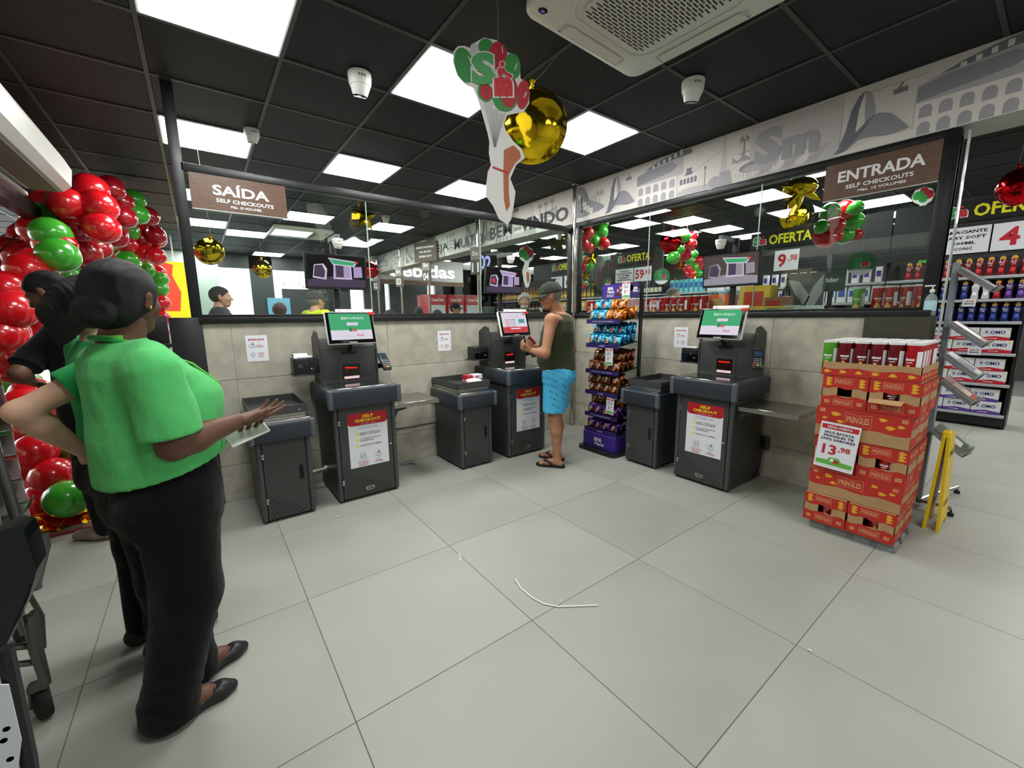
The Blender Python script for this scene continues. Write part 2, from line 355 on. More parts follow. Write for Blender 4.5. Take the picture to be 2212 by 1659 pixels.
def motif_hill(y):
    P([(0, .02), (0, .395), (.05, .40), (.10, .38), (.16, .30), (.20, .22), (.34, .16), (.42, .12), (.42, .09), (.25, .06), (.12, .05)], 3, 1, y)
    blob(.26, .17, .06, .10, 1, .5, y)
    for a, b, w_, h_ in ((.05, .17, .05, .08), (.10, .12, .05, .09), (.15, .09, .05, .07), (.20, .06, .05, .07), (.02, .26, .03, .05)):
        P([(a, b), (a + w_, b), (a + w_, b + h_), (a, b + h_)], 5, 2, y); P([(a + .012, b + h_ * .5), (a + .022, b + h_ * .5), (a + .022, b + h_ * .7), (a + .012, b + h_ * .7)], 3, 3, y)
    P([(.0, .0), (.44, .0), (.44, .09), (.3, .06), (.1, .045), (0, .05)], 5, 2, y)
    palm(.35, .06, .19, 3, y, 1.15)
def motif_sugar(y):
    P([(.02, .03), (.06, .16), (.08, .28), (.115, .36), (.15, .385), (.185, .35), (.21, .26), (.215, .16), (.12, .08)], 4, 1, y)
    P([(.115, .10), (.125, .28), (.15, .385), (.185, .33), (.19, .16)], 5, 2, y); P([(.165, .16), (.15, .384), (.185, .35), (.21, .26), (.215, .16)], 2, 3, y)
    P([(.0, .02), (.06, .08), (.14, .15), (.19, .20), (.24, .215), (.30, .19), (.36, .12), (.40, .07), (.30, .055), (.22, .075), (.14, .08), (.06, .02)], 3, 4, y)
    P([(.0, .02), (.06, .08), (.14, .15), (.19, .20), (.21, .212), (.17, .14), (.12, .08), (.06, .02)], 4, 5, y)
    P([(.0, .0), (.44, .0), (.44, .05), (.25, .06), (.05, .02)], 5, 4, y)
def motif_cable(y, z=.30, s=1.0):
    for k in range(4): P([(.0 + .018 * k * s, z), (.014 * s + .018 * k * s, z), (.014 * s + .018 * k * s, z + .03 * s), (.0 + .018 * k * s, z + .03 * s)], 4, 2, y)
    P([(.02 * s, z + .03 * s), (.03 * s, z + .03 * s), (.05 * s, z + .06 * s), (.035 * s, z + .06 * s)], 4, 2, y)
    P([(-.18, z + .062), (.16, z + .066), (.16, z + .069), (-.18, z + .065)], 3, 1, y)
def motif_arches(y):
    P([(0, .20), (.52, .20), (.52, .38), (.44, .395), (.12, .34), (.0, .30)], 1, 1, y)
    P([(0, .21), (.40, .25), (.46, .29), (.40, .335), (.15, .325), (.0, .295)], 3, 2, y)
    P([(.1, .335), (.2, .37), (.33, .40), (.46, .415), (.60, .40), (.60, .36), (.45, .36), (.3, .345)], 4, 3, y)
    for k in range(6): P([(.18 + .06 * k, .335 + .008 * k), (.205 + .06 * k, .336 + .008 * k), (.205 + .06 * k, .36 + .012 * k), (.18 + .06 * k, .36 + .012 * k)], 5, 4, y)
    P([(0, 0), (.46, 0), (.46, .20), (0, .20)], 5, 4, y)
    for r in range(2):
        for k in range(5):
            x0 = .02 + .09 * k; z0 = .005 + .10 * r
            P([(x0, z0), (x0 + .06, z0), (x0 + .06, z0 + .045)] + [(x0 + .03 + .03 * math.cos(t * PI / 6), z0 + .045 + .03 * math.sin(t * PI / 6)) for t in range(1, 6)] + [(x0, z0 + .045)], 2, 5, y)
def motif_tram(y, s=1.0):
    P([(0, .06 * s), (.20 * s, .07 * s), (.20 * s, .15 * s), (.17 * s, .18 * s), (.03 * s, .165 * s), (0, .14 * s)], 5, 2, y)
    for k in range(5): P([(.012 * s + .036 * k * s, .10 * s), (.038 * s + .036 * k * s, .101 * s), (.038 * s + .036 * k * s, .145 * s), (.025 * s + .036 * k * s, .155 * s), (.012 * s + .036 * k * s, .145 * s)], 4, 3, y)
    P([(.06 * s, .175 * s), (.14 * s, .178 * s), (.12 * s, .215 * s), (.13 * s, .235 * s), (.07 * s, .235 * s), (.08 * s, .215 * s)], 4, 3, y)
    P([(-.25, .02), (-.245, .02), (.40, .30), (.40, .303)], 3, 1, y)
    P([(.255 * s, .03), (.26 * s, .03), (.26 * s, .18), (.255 * s, .18)], 4, 3, y); blob(.2575 * s, .195, .008, .016, 4, 3, y)
    P([(-.05, 0), (.42, 0), (.42, .045), (.1, .06), (-.05, .03)], 1, 1, y)
def motif_tower(y):
    P([(.05, 0), (.15, 0), (.13, .10), (.115, .40), (.09, .40), (.075, .10)], 0, 1, y); P([(.04, 0), (.19, 0), (.16, .12), (.08, .12)], 2, 2, y); blob(.03, .05, .05, .05, 2, 2, y); blob(.0, .03, .05, .04, 1, 1, y)
def motif_stadium(y):
    P([(0, .16), (.42, .16), (.42, .27), (.30, .25), (.1, .23), (0, .22)], 2, 1, y)
    for k in range(3): palm(.09 + .12 * k, .22, .10 + .01 * k, 4, y, .8)
    for k in range(4):
        x0 = .02 + .10 * k; P([(x0 + .02 * math.sin(t * .9) + (.0 if t < 7 else .035), .15 + .012 * (t if t < 7 else 13 - t)) for t in range(14)], 5, 2, y)
    blob(.20, .085, .19, .075, 5, 3, y, 22); blob(.20, .095, .14, .045, 3, 4, y, 20); blob(.205, .082, .115, .03, 1, 5, y, 18)
    for k in range(11): P([(.035 + .031 * k, .045 - .03 * math.sin(PI * k / 10)), (.040 + .031 * k, .045 - .03 * math.sin(PI * k / 10)), (.040 + .031 * k, .075 - .03 * math.sin(PI * k / 10)), (.035 + .031 * k, .075 - .03 * math.sin(PI * k / 10))], 2, 6, y)
def motif_wave(y, L_=.6):
    P([(0, 0), (L_, 0), (L_, .40), (0, .40)], 0, .5, y)
    k = 0; x0 = .0
    while x0 < L_ - .12:
        P([(x0, .02), (x0 + .05, .015), (x0 + .09, .04), (x0 + .10, .075), (x0 + .14, .10), (x0 + .12, .12), (x0 + .07, .11), (x0 + .05, .07), (x0 + .01, .05)], 5 if k % 2 == 0 else 1, 2, y); x0 += .085; k += 1
for y0 in (0.02, -2.60 + 5.24, 5.24, 7.86):       # the printed frieze repeats
    motif_hill(y0); motif_sugar(y0 - .44); motif_cable(y0 - .72); motif_arches(y0 - .86); motif_tram(y0 - 1.34); motif_tower(y0 - 1.66); motif_stadium(y0 - 1.84)
for y0 in (-2.55, -5.1):
    motif_sugar(y0); motif_cable(y0 - .30); motif_arches(y0 - .42); motif_tram(y0 - .95, 1.25)
motif_wave(-2.22 + .26, .62)
for (s_, h_, w_, dy, dz) in (('S', .27, .21, .13, .22), ('m', .16, .25, .36, .16)):
    pr.text(s_, (.0345, -1.97 - dy, 2.512 + dz), (0, -1, 0), (0, 0, 1), h_, G[2], w=w_, bold=.06, off=.0)
pr.text('SEJA', (.032, 3.60, 2.66), (0, -1, 0), (0, 0, 1), .17, mat('print_black', (40, 40, 44), .5), w=.66, bold=.01, off=0)
pr.text('MUITO', (.032, 2.59, 2.66), (0, -1, 0), (0, 0, 1), .17, MATS['print_black'], w=.93, bold=.01, off=0)
pr.text('BEM', (.032, 1.62, 2.67), (0, -1, 0), (0, 0, 1), .17, MATS['print_black'], w=.58, bold=.01, off=0)
pr.text('VINDO', (.032, .65, 2.66), (0, -1, 0), (0, 0, 1), .17, MATS['print_black'], w=.96, bold=.025, off=0)
pr.text('!', (.032, -.055, 2.70), (0, -1, 0), (0, 0, 1), .17, MATS['print_black'], w=.03, bold=.02, off=0)
pr.build('printed_frieze', bk, label='grey printed frieze of a seaside city with SEJA MUITO BEM VINDO!')
# ================================================================ outer shell
def shell(name, x0, x1, y0, y1, z0, z1, m_): return structure(MB().box(x0, x1, y0, y1, z0, z1, m_).build(name))
shell('wall_right', 9.3, 9.5, -7, 12, 0, 3.3, M_dkwall); shell('wall_front', -9, 9.5, -7.2, -7.0, 0, 3.3, mat('behind_wall', (205, 204, 198), .8))
shell('wall_back', 2.7, 9.5, 8.6, 8.8, 0, 3.3, M_dkwall)
# ================================================================ self checkout kiosks
M_kb = mat('kiosk_charcoal', (64, 65, 64), 0.42, bump=.02, bscale=500, spec=.4)
M_kside = mat('kiosk_side', (56, 58, 58), 0.40, bump=.02, bscale=500, spec=.4)
M_kpost = mat('kiosk_corner_post', (70, 73, 76), 0.32)
M_bump = mat('bumper_slate', (45, 50, 58), 0.45)
M_bumpc = mat('bumper_corner', (84, 90, 100), 0.28)
M_hole = mat('vent_slot', (8, 8, 8), .9)
M_gloss = mat('screen_bezel', (10, 11, 12), 0.08, spec=.6)
M_alu = mat('aluminium', (196, 196, 194), 0.22, metal=1.0)
M_plate = mat('scanner_plate_glass', (34, 38, 40), 0.06, spec=.7)
M_paper = mat('white_paper', (226, 228, 234), 0.75)
M_red = mat('poster_red', (176, 22, 32), 0.6)
M_yel = mat('poster_yellow', (240, 226, 40), 0.6)
M_ink = mat('black_ink', (28, 28, 30), 0.7)
M_redink = mat('red_ink', (190, 36, 46), 0.7)
M_greyink = mat('grey_ink', (120, 120, 124), 0.7)
S_green = emis('screen_green', (62, 168, 112), .95)
S_white = emis('screen_white', (232, 226, 240), .85)
S_text = emis('screen_text', (226, 250, 236), 1.0)
S_red = emis('screen_red', (214, 62, 66), .85)
S_teal = emis('screen_teal', (70, 170, 170), .8)
S_dg = emis('screen_logo_green', (40, 130, 60), .8)
S_grey = emis('screen_grey', (160, 155, 165), .8)
LX, LZ = (1, 0, 0), (0, 0, 1)
def slab(root, name, s0, s1, d0, d1, z0, z1):
    """dark rubber bumper with light corner caps around a counter; d = distance out from the wall (negative y)"""
    m = MB(); m.box(s0, s1, -d1, -d0, z0, z1 - .004, M_bump, bev=.018, seg=3); b = m.build(name, root)
    for a in (s0, s1):
        m = MB(); m.box(a - .006 if a == s0 else a - .034, a + .034 if a == s0 else a + .006, -d1 - .005, -d1 + .036, z0 - .004, z1, M_bumpc, bev=.014, seg=3); m.build('corner_cap', b, label='lighter grey corner cap')
def vents(m, s0, d, rows, z0=.03, dz=.0195, ds=.028, flip=1):
    for r, n in enumerate(rows):
        for k in range(n):
            a = s0 + ds * k + (.012 if r % 2 else 0)
            m.add([(a, -d - .0012, z0 + dz * r), (a + .014, -d - .0012, z0 + dz * r), (a + .014, -d - .0012, z0 + dz * r + .0045), (a, -d - .0012, z0 + dz * r + .0045)], [(0, 1, 2, 3)], M_hole)
def cabinet(root, w, dep, top, s0, rows, lock=True, recess=False):
    m = MB()
    m.box(s0, s0 + w, -dep + .02, -.05, .018, top, M_kside, bev=.004, seg=1)
    b = m.build('cabinet', root)
    for a in (s0, s0 + w - .032):
        m = MB(); m.box(a, a + .032, -dep, -dep + .034, .016, top, M_kpost, bev=.011, seg=3); m.build('corner_post', b)
    m = MB(); m.box(s0 + .036, s0 + w - .036, -dep + .003, -dep + .02, .022, top - .004, M_kb, bev=.0015, seg=1); d = m.build('door', root)
    m = MB(); vents(m, s0 + .05, dep - .003, rows); v = m.build('vent_slots', d); v['kind'] = 'stuff'
    for z in (.16, top - .12):
        m = MB(); m.box(s0 + .030, s0 + .044, -dep - .004, -dep + .004, z - .018, z + .018, M_alu, bev=.001, seg=1); m.box(s0 + .035, s0 + .040, -dep - .0045, -dep, z - .006, z + .006, M_hole); m.build('hinge', d)
    if lock:
        m = MB(); m.lathe([(.009, 0), (.009, .008), (.006, .011)], (s0 + w - .055, -dep + .003, .40), M_alu, 12, axis='y', R=Matrix.Rotation(PI, 3, 'Z')); m.build('lock', d, label='round chrome lock')
    if recess:
        m = MB(); m.box(s0 + w - .088, s0 + w - .058, -dep + .0018, -dep + .01, .27, .38, M_black, bev=.001, seg=1); m.box(s0 + w - .082, s0 + w - .064, -dep + .001, -dep + .01, .282, .368, M_hole); m.build('handle', d, label='black recessed pull handle')
    for a in (s0 + .03, s0 + w - .03):
        for y in (-dep + .04, -.09):
            m = MB(); m.lathe([(.016, 0), (.016, .012), (.007, .016), (.007, .03)], (a, y, 0), M_rubber, 10); m.build('foot', root)
    return d
def kiosk(k, screen, label, paper_roll=True, shelf=True):
    """local frame: x runs along the wall to the right, the wall is at y = 0, the room is at y < 0"""
    root = empty('self_checkout'); W, D, TOP = .47, .585, .745
    rows = [13, 13, 12, 11, 10, 8, 7, 5, 4, 3, 2, 2, 1, 1]
    door = cabinet(root, W, D, TOP, 0, rows)
    # poster
    m = MB(); y = -D + .0020
    a0, a1, z0, z1 = .098, .398, .258, .682
    m.box(a0, a1, y - .0008, y, z0, z1, M_paper)
    yy = y - .0012
    rr = [(a0, z1), (a0, z1 - .075), (a0 + .01, z1 - .09), (a0 + .03, z1 - .095), (a1 - .03, z1 - .095), (a1 - .01, z1 - .09), (a1, z1 - .075), (a1, z1)]
    m.add([(a, yy, b) for a, b in rr], [tuple(range(8))], M_red)
    cx = (a0 + a1) / 2; T_ = lambda s, x_, z_, h, mt, w=None, bold=.02: m.text(s, (x_, yy - .0004, z_), LX, LZ, h, mt, w=w, bold=bold, res=1, off=.0004)
    T_('SELF', cx, z1 - .026, .024, M_yel, .085, .04); T_('CHECKOUT', cx, z1 - .058, .025, M_yel, .20, .04)
    T_('CAIXA RÁPIDO E LEGAL', cx, z1 - .083, .007, M_paper, .12, .01)
    T_('Faça suas compras sozinho,', cx, z1 - .108, .009, M_greyink, .15, 0); T_('de forma rápida e sem filas.', cx, z1 - .122, .009, M_greyink, .16, .01)
    for i, (l1, l2) in enumerate([('PASSE O CÓDIGO DO', 'PRODUTO NO LEITOR'), ('COLOQUE O PRODUTO', 'NA BANCADA'), ('PAGUE SUA COMPRA', '')]):
        zz = z1 - .155 - .048 * i
        m.lathe([(.0105, 0), (.0105, .0004)], (a0 + .062, yy, zz - .004), M_yel, 14, axis='y')
        T_(l1, a0 + .165, zz if l2 else zz - .004, .0095, M_ink, .165, .03)
        if l2: T_(l2, a0 + (.163 if i == 0 else .137), zz - .0145, .0095, M_ink, .16 if i == 0 else .105, .03)
    def frame_(x0_, x1_, za, zb, t=.0022, mt=M_greyink):
        for p in ((x0_, x1_, za, za + t), (x0_, x1_, zb - t, zb), (x0_, x0_ + t, za, zb), (x1_ - t, x1_, za, zb)): m.box(p[0], p[1], yy - .0004, yy, p[2], p[3], mt)
    frame_(a0 + .075, a0 + .112, z0 + .078, z0 + .110); frame_(a0 + .082, a0 + .118, z0 + .064, z0 + .092)
    frame_(a0 + .195, a0 + .215, z0 + .066, z0 + .098); frame_(a0 + .213, a0 + .236, z0 + .062, z0 + .088); m.box(a0 + .218, a0 + .226, yy - .0004, yy, z0 + .088, z0 + .108, M_greyink)
    T_('Pagamento somente', a0 + .097, z0 + .052, .007, M_ink, .075, 0)
    for q, s_ in enumerate(['CARTÕES OU', 'VALE ALIMENTAÇÃO', 'NÃO ACEITA', 'DINHEIRO']): T_(s_, a0 + .097, z0 + .041 - .0095 * q, .0072, M_redink, .09 if q < 2 else .07, .02)
    T_('No', a0 + .215, z0 + .052, .006, M_ink, None, 0); T_('caixa', a0 + .215, z0 + .042, .006, M_ink, None, 0); T_('LIMITE 15', a0 + .215, z0 + .030, .0072, M_redink, .055, .02); T_('VOLUMES', a0 + .215, z0 + .020, .0072, M_redink, .07, .02)
    m.build('poster', door, label='white and red SELF CHECKOUT instruction poster')
    m = MB(); b_ = [(.205, .062), (.200, .083), (.207, .091), (.262, .091), (.268, .085), (.264, .064), (.256, .058), (.212, .058)]
    m.prism([(a, z) for a, z in b_], (0, -D + .003, 0), (1, 0, 0), (0, 0, 1), .002, M_alu); m.box(.21, .259, -D + .0004, -D + .0007, .0635, .0855, M_black)
    m.text('FAST', (.2345, -D + .0002, .0745), LX, LZ, .013, M_alu, w=.042, bold=.03, shear=.15, res=1, off=.0004); m.build('badge', door, label='small metal FAST badge')
    # counter with bumper and scanner plate
    slab(root, 'bumper', -.035, W + .03, .02, D + .055, .742, .886)
    m = MB(); m.box(-.012, W + .008, -D - .03, -.03, .86, .888, M_alu, bev=.003, seg=1); c = m.build('counter_top', root, label='bright brushed metal counter top')
    m = MB(); m.box(.03, W - .045, -D + .012, -.31, .884, .8895, M_plate); m.build('scanner_plate', c, label='dark glass scanner plate')
    # tower
    tw0, tw1 = .0, .455; TB, TM, TT = .886, 1.105, 1.30
    m = MB(); m.box(tw0 + .014, tw1 - .014, -.288, -.08, TB, 1.17, M_kb, bev=.006, seg=2)
    fw = .10
    m.prism([(-.288, 1.15), (-.235, 1.235), (-.10, 1.235), (-.10, 1.15)], (tw0 + .014, 0, 0), (0, 1, 0), (0, 0, 1), .427, M_kb)
    tower = m.build('tower', root)
    for a in (tw0, tw1 - .014):
        m = MB(); m.prism([(-.285, TB), (-.295, 1.13), (-.245, 1.285), (-.185, 1.30), (-.075, 1.245), (-.075, TB)], (a, 0, 0), (0, 1, 0), (0, 0, 1), .014, M_kside)
        for zz in (.93, 1.09, 1.24):
            for xx in (a - .001, a + .015): m.lathe([(.0045, 0), (.0045, .002)], (xx - .001, -.255 if zz > 1.2 else -.27, zz), M_alu, 8, axis='x')
        m.build('side_plate', tower)
    m = MB(); m.box(.135, .325, -.2935, -.288, .886, 1.09, M_kb, bev=.001, seg=1); m.box(.168, .302, -.296, -.2925, .905, 1.030, M_black, bev=.0015, seg=1); p = m.build('scanner_panel', tower)
    m = MB(); m.box(.176, .294, -.2975, -.2955, .912, 1.022, M_gloss); m.box(.176, .294, -.298, -.2972, .912, .932, emis('scanner_glow_white', (255, 225, 220), .8 if k != 1 else .5))
    m.box(.178, .292, -.298, -.2972, .935, .985, mat('scanner_mirror', (40, 18, 18), .15))
    rg = emis('scanner_red', (255, 40, 20) if k == 0 else (255, 90, 30), 2.2 if k else 1.4)
    for i in range(9): m.box(.186 + .0105 * i, .195 + .0105 * i, -.2985, -.2975, 1.000 - (.0 if k else .001 * i), 1.008 - (.0 if k else .001 * i), rg)
    m.box(.186, .285, -.2985, -.2975, .992, .996, emis('scanner_red_dim', (200, 20, 20), .7)); m.text('CODE', (.235, -.298, .923), LX, LZ, .006, M_white, res=1); m.build('scanner_window', p, label='scanner window glowing red')
    m = MB(); m.box(.17, .29, -.30, -.285, 1.115, 1.140, M_black, bev=.006, seg=2)
    m.ring_tube([(.18, -.30, 1.13), (.21, -.315, 1.12), (.24, -.31, 1.135), (.27, -.318, 1.12), (.285, -.3, 1.13)], .004, M_black, 6); m.ring_tube([(.23, -.29, 1.13), (.23, -.33, 1.17), (.23, -.36, 1.2)], .016, M_black, 8); m.build('screen_arm', tower)
    # touch screen, tilted back and shifted to the right of the tower centre
    scr = MB(); R3 = Matrix.Rotation(math.radians(-17), 4, 'X')
    ox = .228 + (.0 if k < 2 else .0)
    scr.M = Matrix.Translation((ox, -.385, 1.318)) @ R3
    w2, h2 = .183, .128
    scr.box(-w2, w2, -.012, .022, -h2, h2, M_white, bev=.012, seg=3); scr.box(-w2 + .006, w2 - .006, -.0145, -.008, -h2 + .006, h2 - .006, M_gloss, bev=.0025, seg=1)
    scr.box(-.03, .03, -.0152, -.0144, -h2 + .0105, -h2 + .0145, M_white)
    s_ = scr.build('touch_screen', root)
    d_ = MB(); d_.M = scr.M; f = -.0151
    x0_, x1_, za, zb = -.155, .155, -.095, .112
    def rect(a, b, c_, e, mt, y_=f): d_.add([(a, y_, c_), (b, y_, c_), (b, y_, e), (a, y_, e)], [(0, 1, 2, 3)], mt)
    if screen == 'welcome':
        rect(x0_, x1_, za, zb, S_white); rect(x0_, x1_, -.02, zb, S_green, f - .0004)
        d_.text('BEM-VINDO', (.02, f - .0008, .074), LX, LZ, .020, S_text, w=.17, res=2, off=.0002); rect(-.03, .055, .016, .040, S_white, f - .0008); d_.text('Iniciar', (.014, f - .0012, .028), LX, LZ, .010, S_grey, res=1)
        d_.text('S', (-.008, f - .0012, -.017), LX, LZ, .032, S_dg, w=.026, bold=.07); d_.text('m', (.022, f - .0012, -.022), LX, LZ, .020, S_red, w=.030, bold=.06)
        d_.text('SOLUÇÕES INTELIGENTES PARA', (-.035, f - .0008, -.068), LX, LZ, .007, S_grey, w=.115, res=1); d_.text('lFood', (.062, f - .0008, -.062), LX, LZ, .018, S_red, w=.05, bold=.04)
    else:
        rect(x0_, x1_, za, zb, S_white); rect(x0_, x1_, za, -.035, S_red, f - .0004)
        d_.text('MEIO DE PAGAMENTO', (.0, f - .0008, .072), LX, LZ, .009, S_red, w=.11, res=1)
        for q in range(4): rect(-.12, -.06, .035 - .022 * q, .041 - .022 * q, S_red, f - .0008); rect(-.05, .01, .035 - .022 * q, .041 - .022 * q, S_grey if q else emis('screen_dark', (50, 50, 60), .6), f - .0008)
        rect(.05, .125, .005, .045, S_teal, f - .0008); rect(-.06, .06, -.058, -.046, S_white, f - .0008); rect(-.14, -.10, -.088, -.078, emis('screen_blue', (90, 110, 200), .8), f - .0008); rect(.08, .14, -.088, -.078, mat('screen_olive', (110, 90, 60), .5), f - .0008); rect(.115, .14, .085, .105, S_grey, f - .0008)
    d_.build('display', s_, label='lit green BEM-VINDO start screen' if screen == 'welcome' else 'lit payment screen in white and red')
    t_ = MB(); t_.M = scr.M
    t_.box(-.095, .190, -.004, .008, .105, .152, M_white, bev=.0055, seg=2); t_.box(.14, .198, -.018, -.010, .098, .124, M_red, bev=.003, seg=1)
    t_.text('SUPER', (-.065, -.0045, .133), LX, LZ, .008, M_redink, res=1, bold=.02); t_.text('MERCADO', (-.062, -.0045, .122), LX, LZ, .008, M_redink, res=1, bold=.02)
    for q, w_ in ((-.005, 'Fácil e rápido'), (.06, 'Sem filas aqui'), (.125, 'Use já')): t_.text(w_, (q, -.0045, .130), LX, LZ, .007, M_greyink, res=1)
    t_.build('topper', s_, label='white card topper with a red tab')
    # printer bracket on the left, card reader arm on the right
    m = MB(); m.box(-.185, .004, -.27, -.10, .962, .972, M_kside, bev=.003, seg=1); m.box(-.03, .002, -.19, -.12, .95, 1.0, M_kside, bev=.002, seg=1); m.build('printer_bracket', root)
    m = MB(); m.ring_tube([(.452, -.20, 1.00), (.49, -.24, 1.0), (.50, -.27, 1.0)], .011, M_black, 8); m.build('card_reader_arm', root)
    if shelf:
        m = MB(); zt = .70; m.box(.52, .885, -.535, -.125, zt - .038, zt, M_steel, bev=.003, seg=1); m.box(.475, .525, -.535, -.125, zt - .038, zt - .002, M_steel, bev=.002, seg=1)
        s2 = m.build('side_shelf', root, label='stainless steel side shelf')
        m = MB()
        for y in (-.50, -.16): m.prism([(.475, zt - .11), (.475, zt - .038), (.60, zt - .038), (.59, zt - .055), (.52, zt - .065), (.50, zt - .11)], (0, y, 0), (1, 0, 0), (0, 0, 1), .012, M_kside)
        m.build('bracket', s2)
    tag(root, label, 'checkout machine'); return root
def bagging(label):
    root = empty('bagging_unit'); W, D = .335, .565
    cabinet(root, W, D, .60, 0, [8, 8, 7, 6, 5, 4, 3, 2, 1], lock=False, recess=True)
    slab(root, 'bumper', -.035, W + .03, .02, D + .045, .578, .712)
    m = MB(); m.box(-.018, W + .013, -D - .030, -.03, .69, .722, M_alu, bev=.005, seg=2)
    m.box(.0, W - .005, -D + .04, -.04, .722, .748, M_steel, bev=.002, seg=1); m.build('scale_top', root, label='bright metal weighing scale top')
    m = MB(); a0, a1, b0, b1, zb, zt = -.012, W + .005, -D + .03, -.02, .748, .805
    m.box(a0, a1, b0, b1, zb, zb + .006, M_kb, bev=.001, seg=1)
    for q in ((a0, a1, b0, b0 + .006), (a0, a1, b1 - .006, b1), (a0, a0 + .006, b0, b1), (a1 - .006, a1, b0, b1)): m.box(q[0], q[1], q[2], q[3], zb, zt, M_kb, bev=.001, seg=1)
    for x_ in (a0 + .05, a1 - .05): m.lathe([(.006, 0), (.006, .003)], (x_, b0 - .002, zb + .02), M_alu, 8, axis='y')
    m.build('tray', root, label='shallow dark grey bagging tray')
    tag(root, label, 'bagging counter'); return root
def place(o, s, wall, off=0.0):
    """s: metres along the wall from the corner (left wall: x, right wall: distance towards the camera)"""
    if wall == 'L': o.location = (s, off, 0)
    else: o.location = (0.0 + off, -s, 0); o.rotation_euler = (0, 0, -PI / 2)
    return o
k1 = place(kiosk(0, 'welcome', 'dark grey self checkout machine nearest the woman in green, green welcome screen', True), -3.073, 'L')
k2 = place(kiosk(1, 'pay', 'dark grey self checkout machine with red and white payment screen, in front of the man', True, False), -1.467, 'L', .015)
k3 = place(kiosk(2, 'welcome', 'dark grey self checkout machine on the right wall with a steel side shelf', True), 1.814, 'R', -.02)
b1 = place(bagging('low bagging counter beside the nearest woman\'s outstretched hand, its tray empty'), -3.575, 'L', -.03)
b2 = place(bagging('low bagging counter left of the man, boxes lying in its tray'), -1.989, 'L', .01)
b3 = place(bagging('low bagging counter between the purple snack rack and right wall checkout'), 1.302, 'R', -.045)
def rail(name, label, a, b, r, mt):
    m = MB(); m.ring_tube([a, b], r, mt, 10)
    for p in (a, b): m.ring_tube([(p[0] - .008, p[1], p[2]), (p[0] + .008, p[1], p[2])], r * 1.8, mt, 10)
    return tag(m.build(name), label, 'rail')
rail('floor_rail', 'short steel tube joining the first two checkout cabinets near the floor', (-3.235, -.20, .17), (-3.08, -.20, .17), .022, M_steel)
rail('wall_rail', 'thin dark rail along the tiled wall right of the first checkout', (-2.59, -.07, .36), (-2.0, -.07, .36), .009, M_kpost)
# ---------------------------------------------------------------- receipt printers
def printer(label, s, wall, off, paper):
    r = empty('receipt_printer'); m = MB(); m.box(-.175, -.022, -.265, -.125, .0, .125, M_black, bev=.007, seg=2); m.box(-.173, -.024, -.267, -.262, .002, .075, M_gloss, bev=.002, seg=1)
    m.text('ETSION', (-.13, -.2672, .060), LX, LZ, .007, M_alu, res=1, bold=.02); m.build('body', r)
    m = MB(); m.box(-.055, -.050, -.2685, -.266, .040, .045, emis('blue_led', (120, 170, 255), 4)); m.box(-.045, -.030, -.2685, -.266, .036, .038, M_greyink); m.build('status_light', r, label='small glowing blue light')
    if paper:
        m = MB()
        pts = [(-.25, .126), (-.235, .15), (-.20, .158), (-.165, .150), (-.15, .135)] if paper == 2 else [(-.215, .124), (-.205, .133), (-.17, .133)]
        for a, b in zip(pts[:-1], pts[1:]): m.add([(-.165, a[0], a[1]), (-.065, a[0] + .01, a[1]), (-.065, b[0] + .01, b[1]), (-.165, b[0], b[1])], [(0, 1, 2, 3)], M_paper)
        if paper == 2:
            pts = [(-.262, .118), (-.268, .132), (-.25, .14), (-.21, .138)]
            for a, b in zip(pts[:-1], pts[1:]): m.add([(-.13, a[0], a[1]), (-.04, a[0] + .006, a[1]), (-.04, b[0] + .006, b[1]), (-.13, b[0], b[1])], [(0, 1, 2, 3)], M_paper)
        m.build('receipt_paper', r, label='curl of white receipt paper')
    tag(r, label, 'printer'); place(r, s, wall, off); r.location.z = .972; return r
printer('black receipt printer with curled white paper, left of the first checkout', -3.073, 'L', 0, 2)
printer('black receipt printer with no paper out, beside the payment screen', -1.467, 'L', .015, 0)
printer('black receipt printer on the right wall checkout, strip of paper on top', 1.814, 'R', -.02, 1)
def card_reader(label, loc, rz, col=M_black):
    r = empty('card_reader', loc, rz); M = Matrix.Rotation(math.radians(-38), 4, 'X'); m = MB(M)
    m.box(-.038, .038, -.012, .012, -.085, .085, col, bev=.009, seg=2); m.build('body', r)
    m = MB(M); m.box(-.028, .028, -.0135, -.0118, .022, .070, emis('reader_screen', (60, 90, 120), .4)); m.build('display', r)
    m = MB(M); cols = [mat('key_red', (200, 40, 40), .5), mat('key_yellow', (220, 190, 50), .5), mat('key_green', (50, 170, 80), .5), M_greyink]
    for a in range(4):
        for b in range(3): m.box(-.026 + .018 * b, -.012 + .018 * b, -.0150, -.0118, -.064 + .019 * a, -.052 + .019 * a, M_greyink if a else cols[b], bev=.001, seg=1)
    m.build('keypad', r, label='keypad with red, yellow and green keys'); m = MB(); m.ring_tube([(0, .012, -.03), (0, .05, -.045), (-.02, .075, -.05)], .012, M_black, 8); m.build('holder', r)
    return tag(r, label, 'card reader')
card_reader('small black card reader on the right side of the first checkout', (-2.57, -.315, 1.03), 0.15)
card_reader('black card reader half hidden behind the man at the payment screen', (-.955, -.30, 1.03), 0.15)
card_reader('large black card reader on the right wall checkout, coloured keys', (-.36, -2.325, 1.045), -PI / 2 + .45)
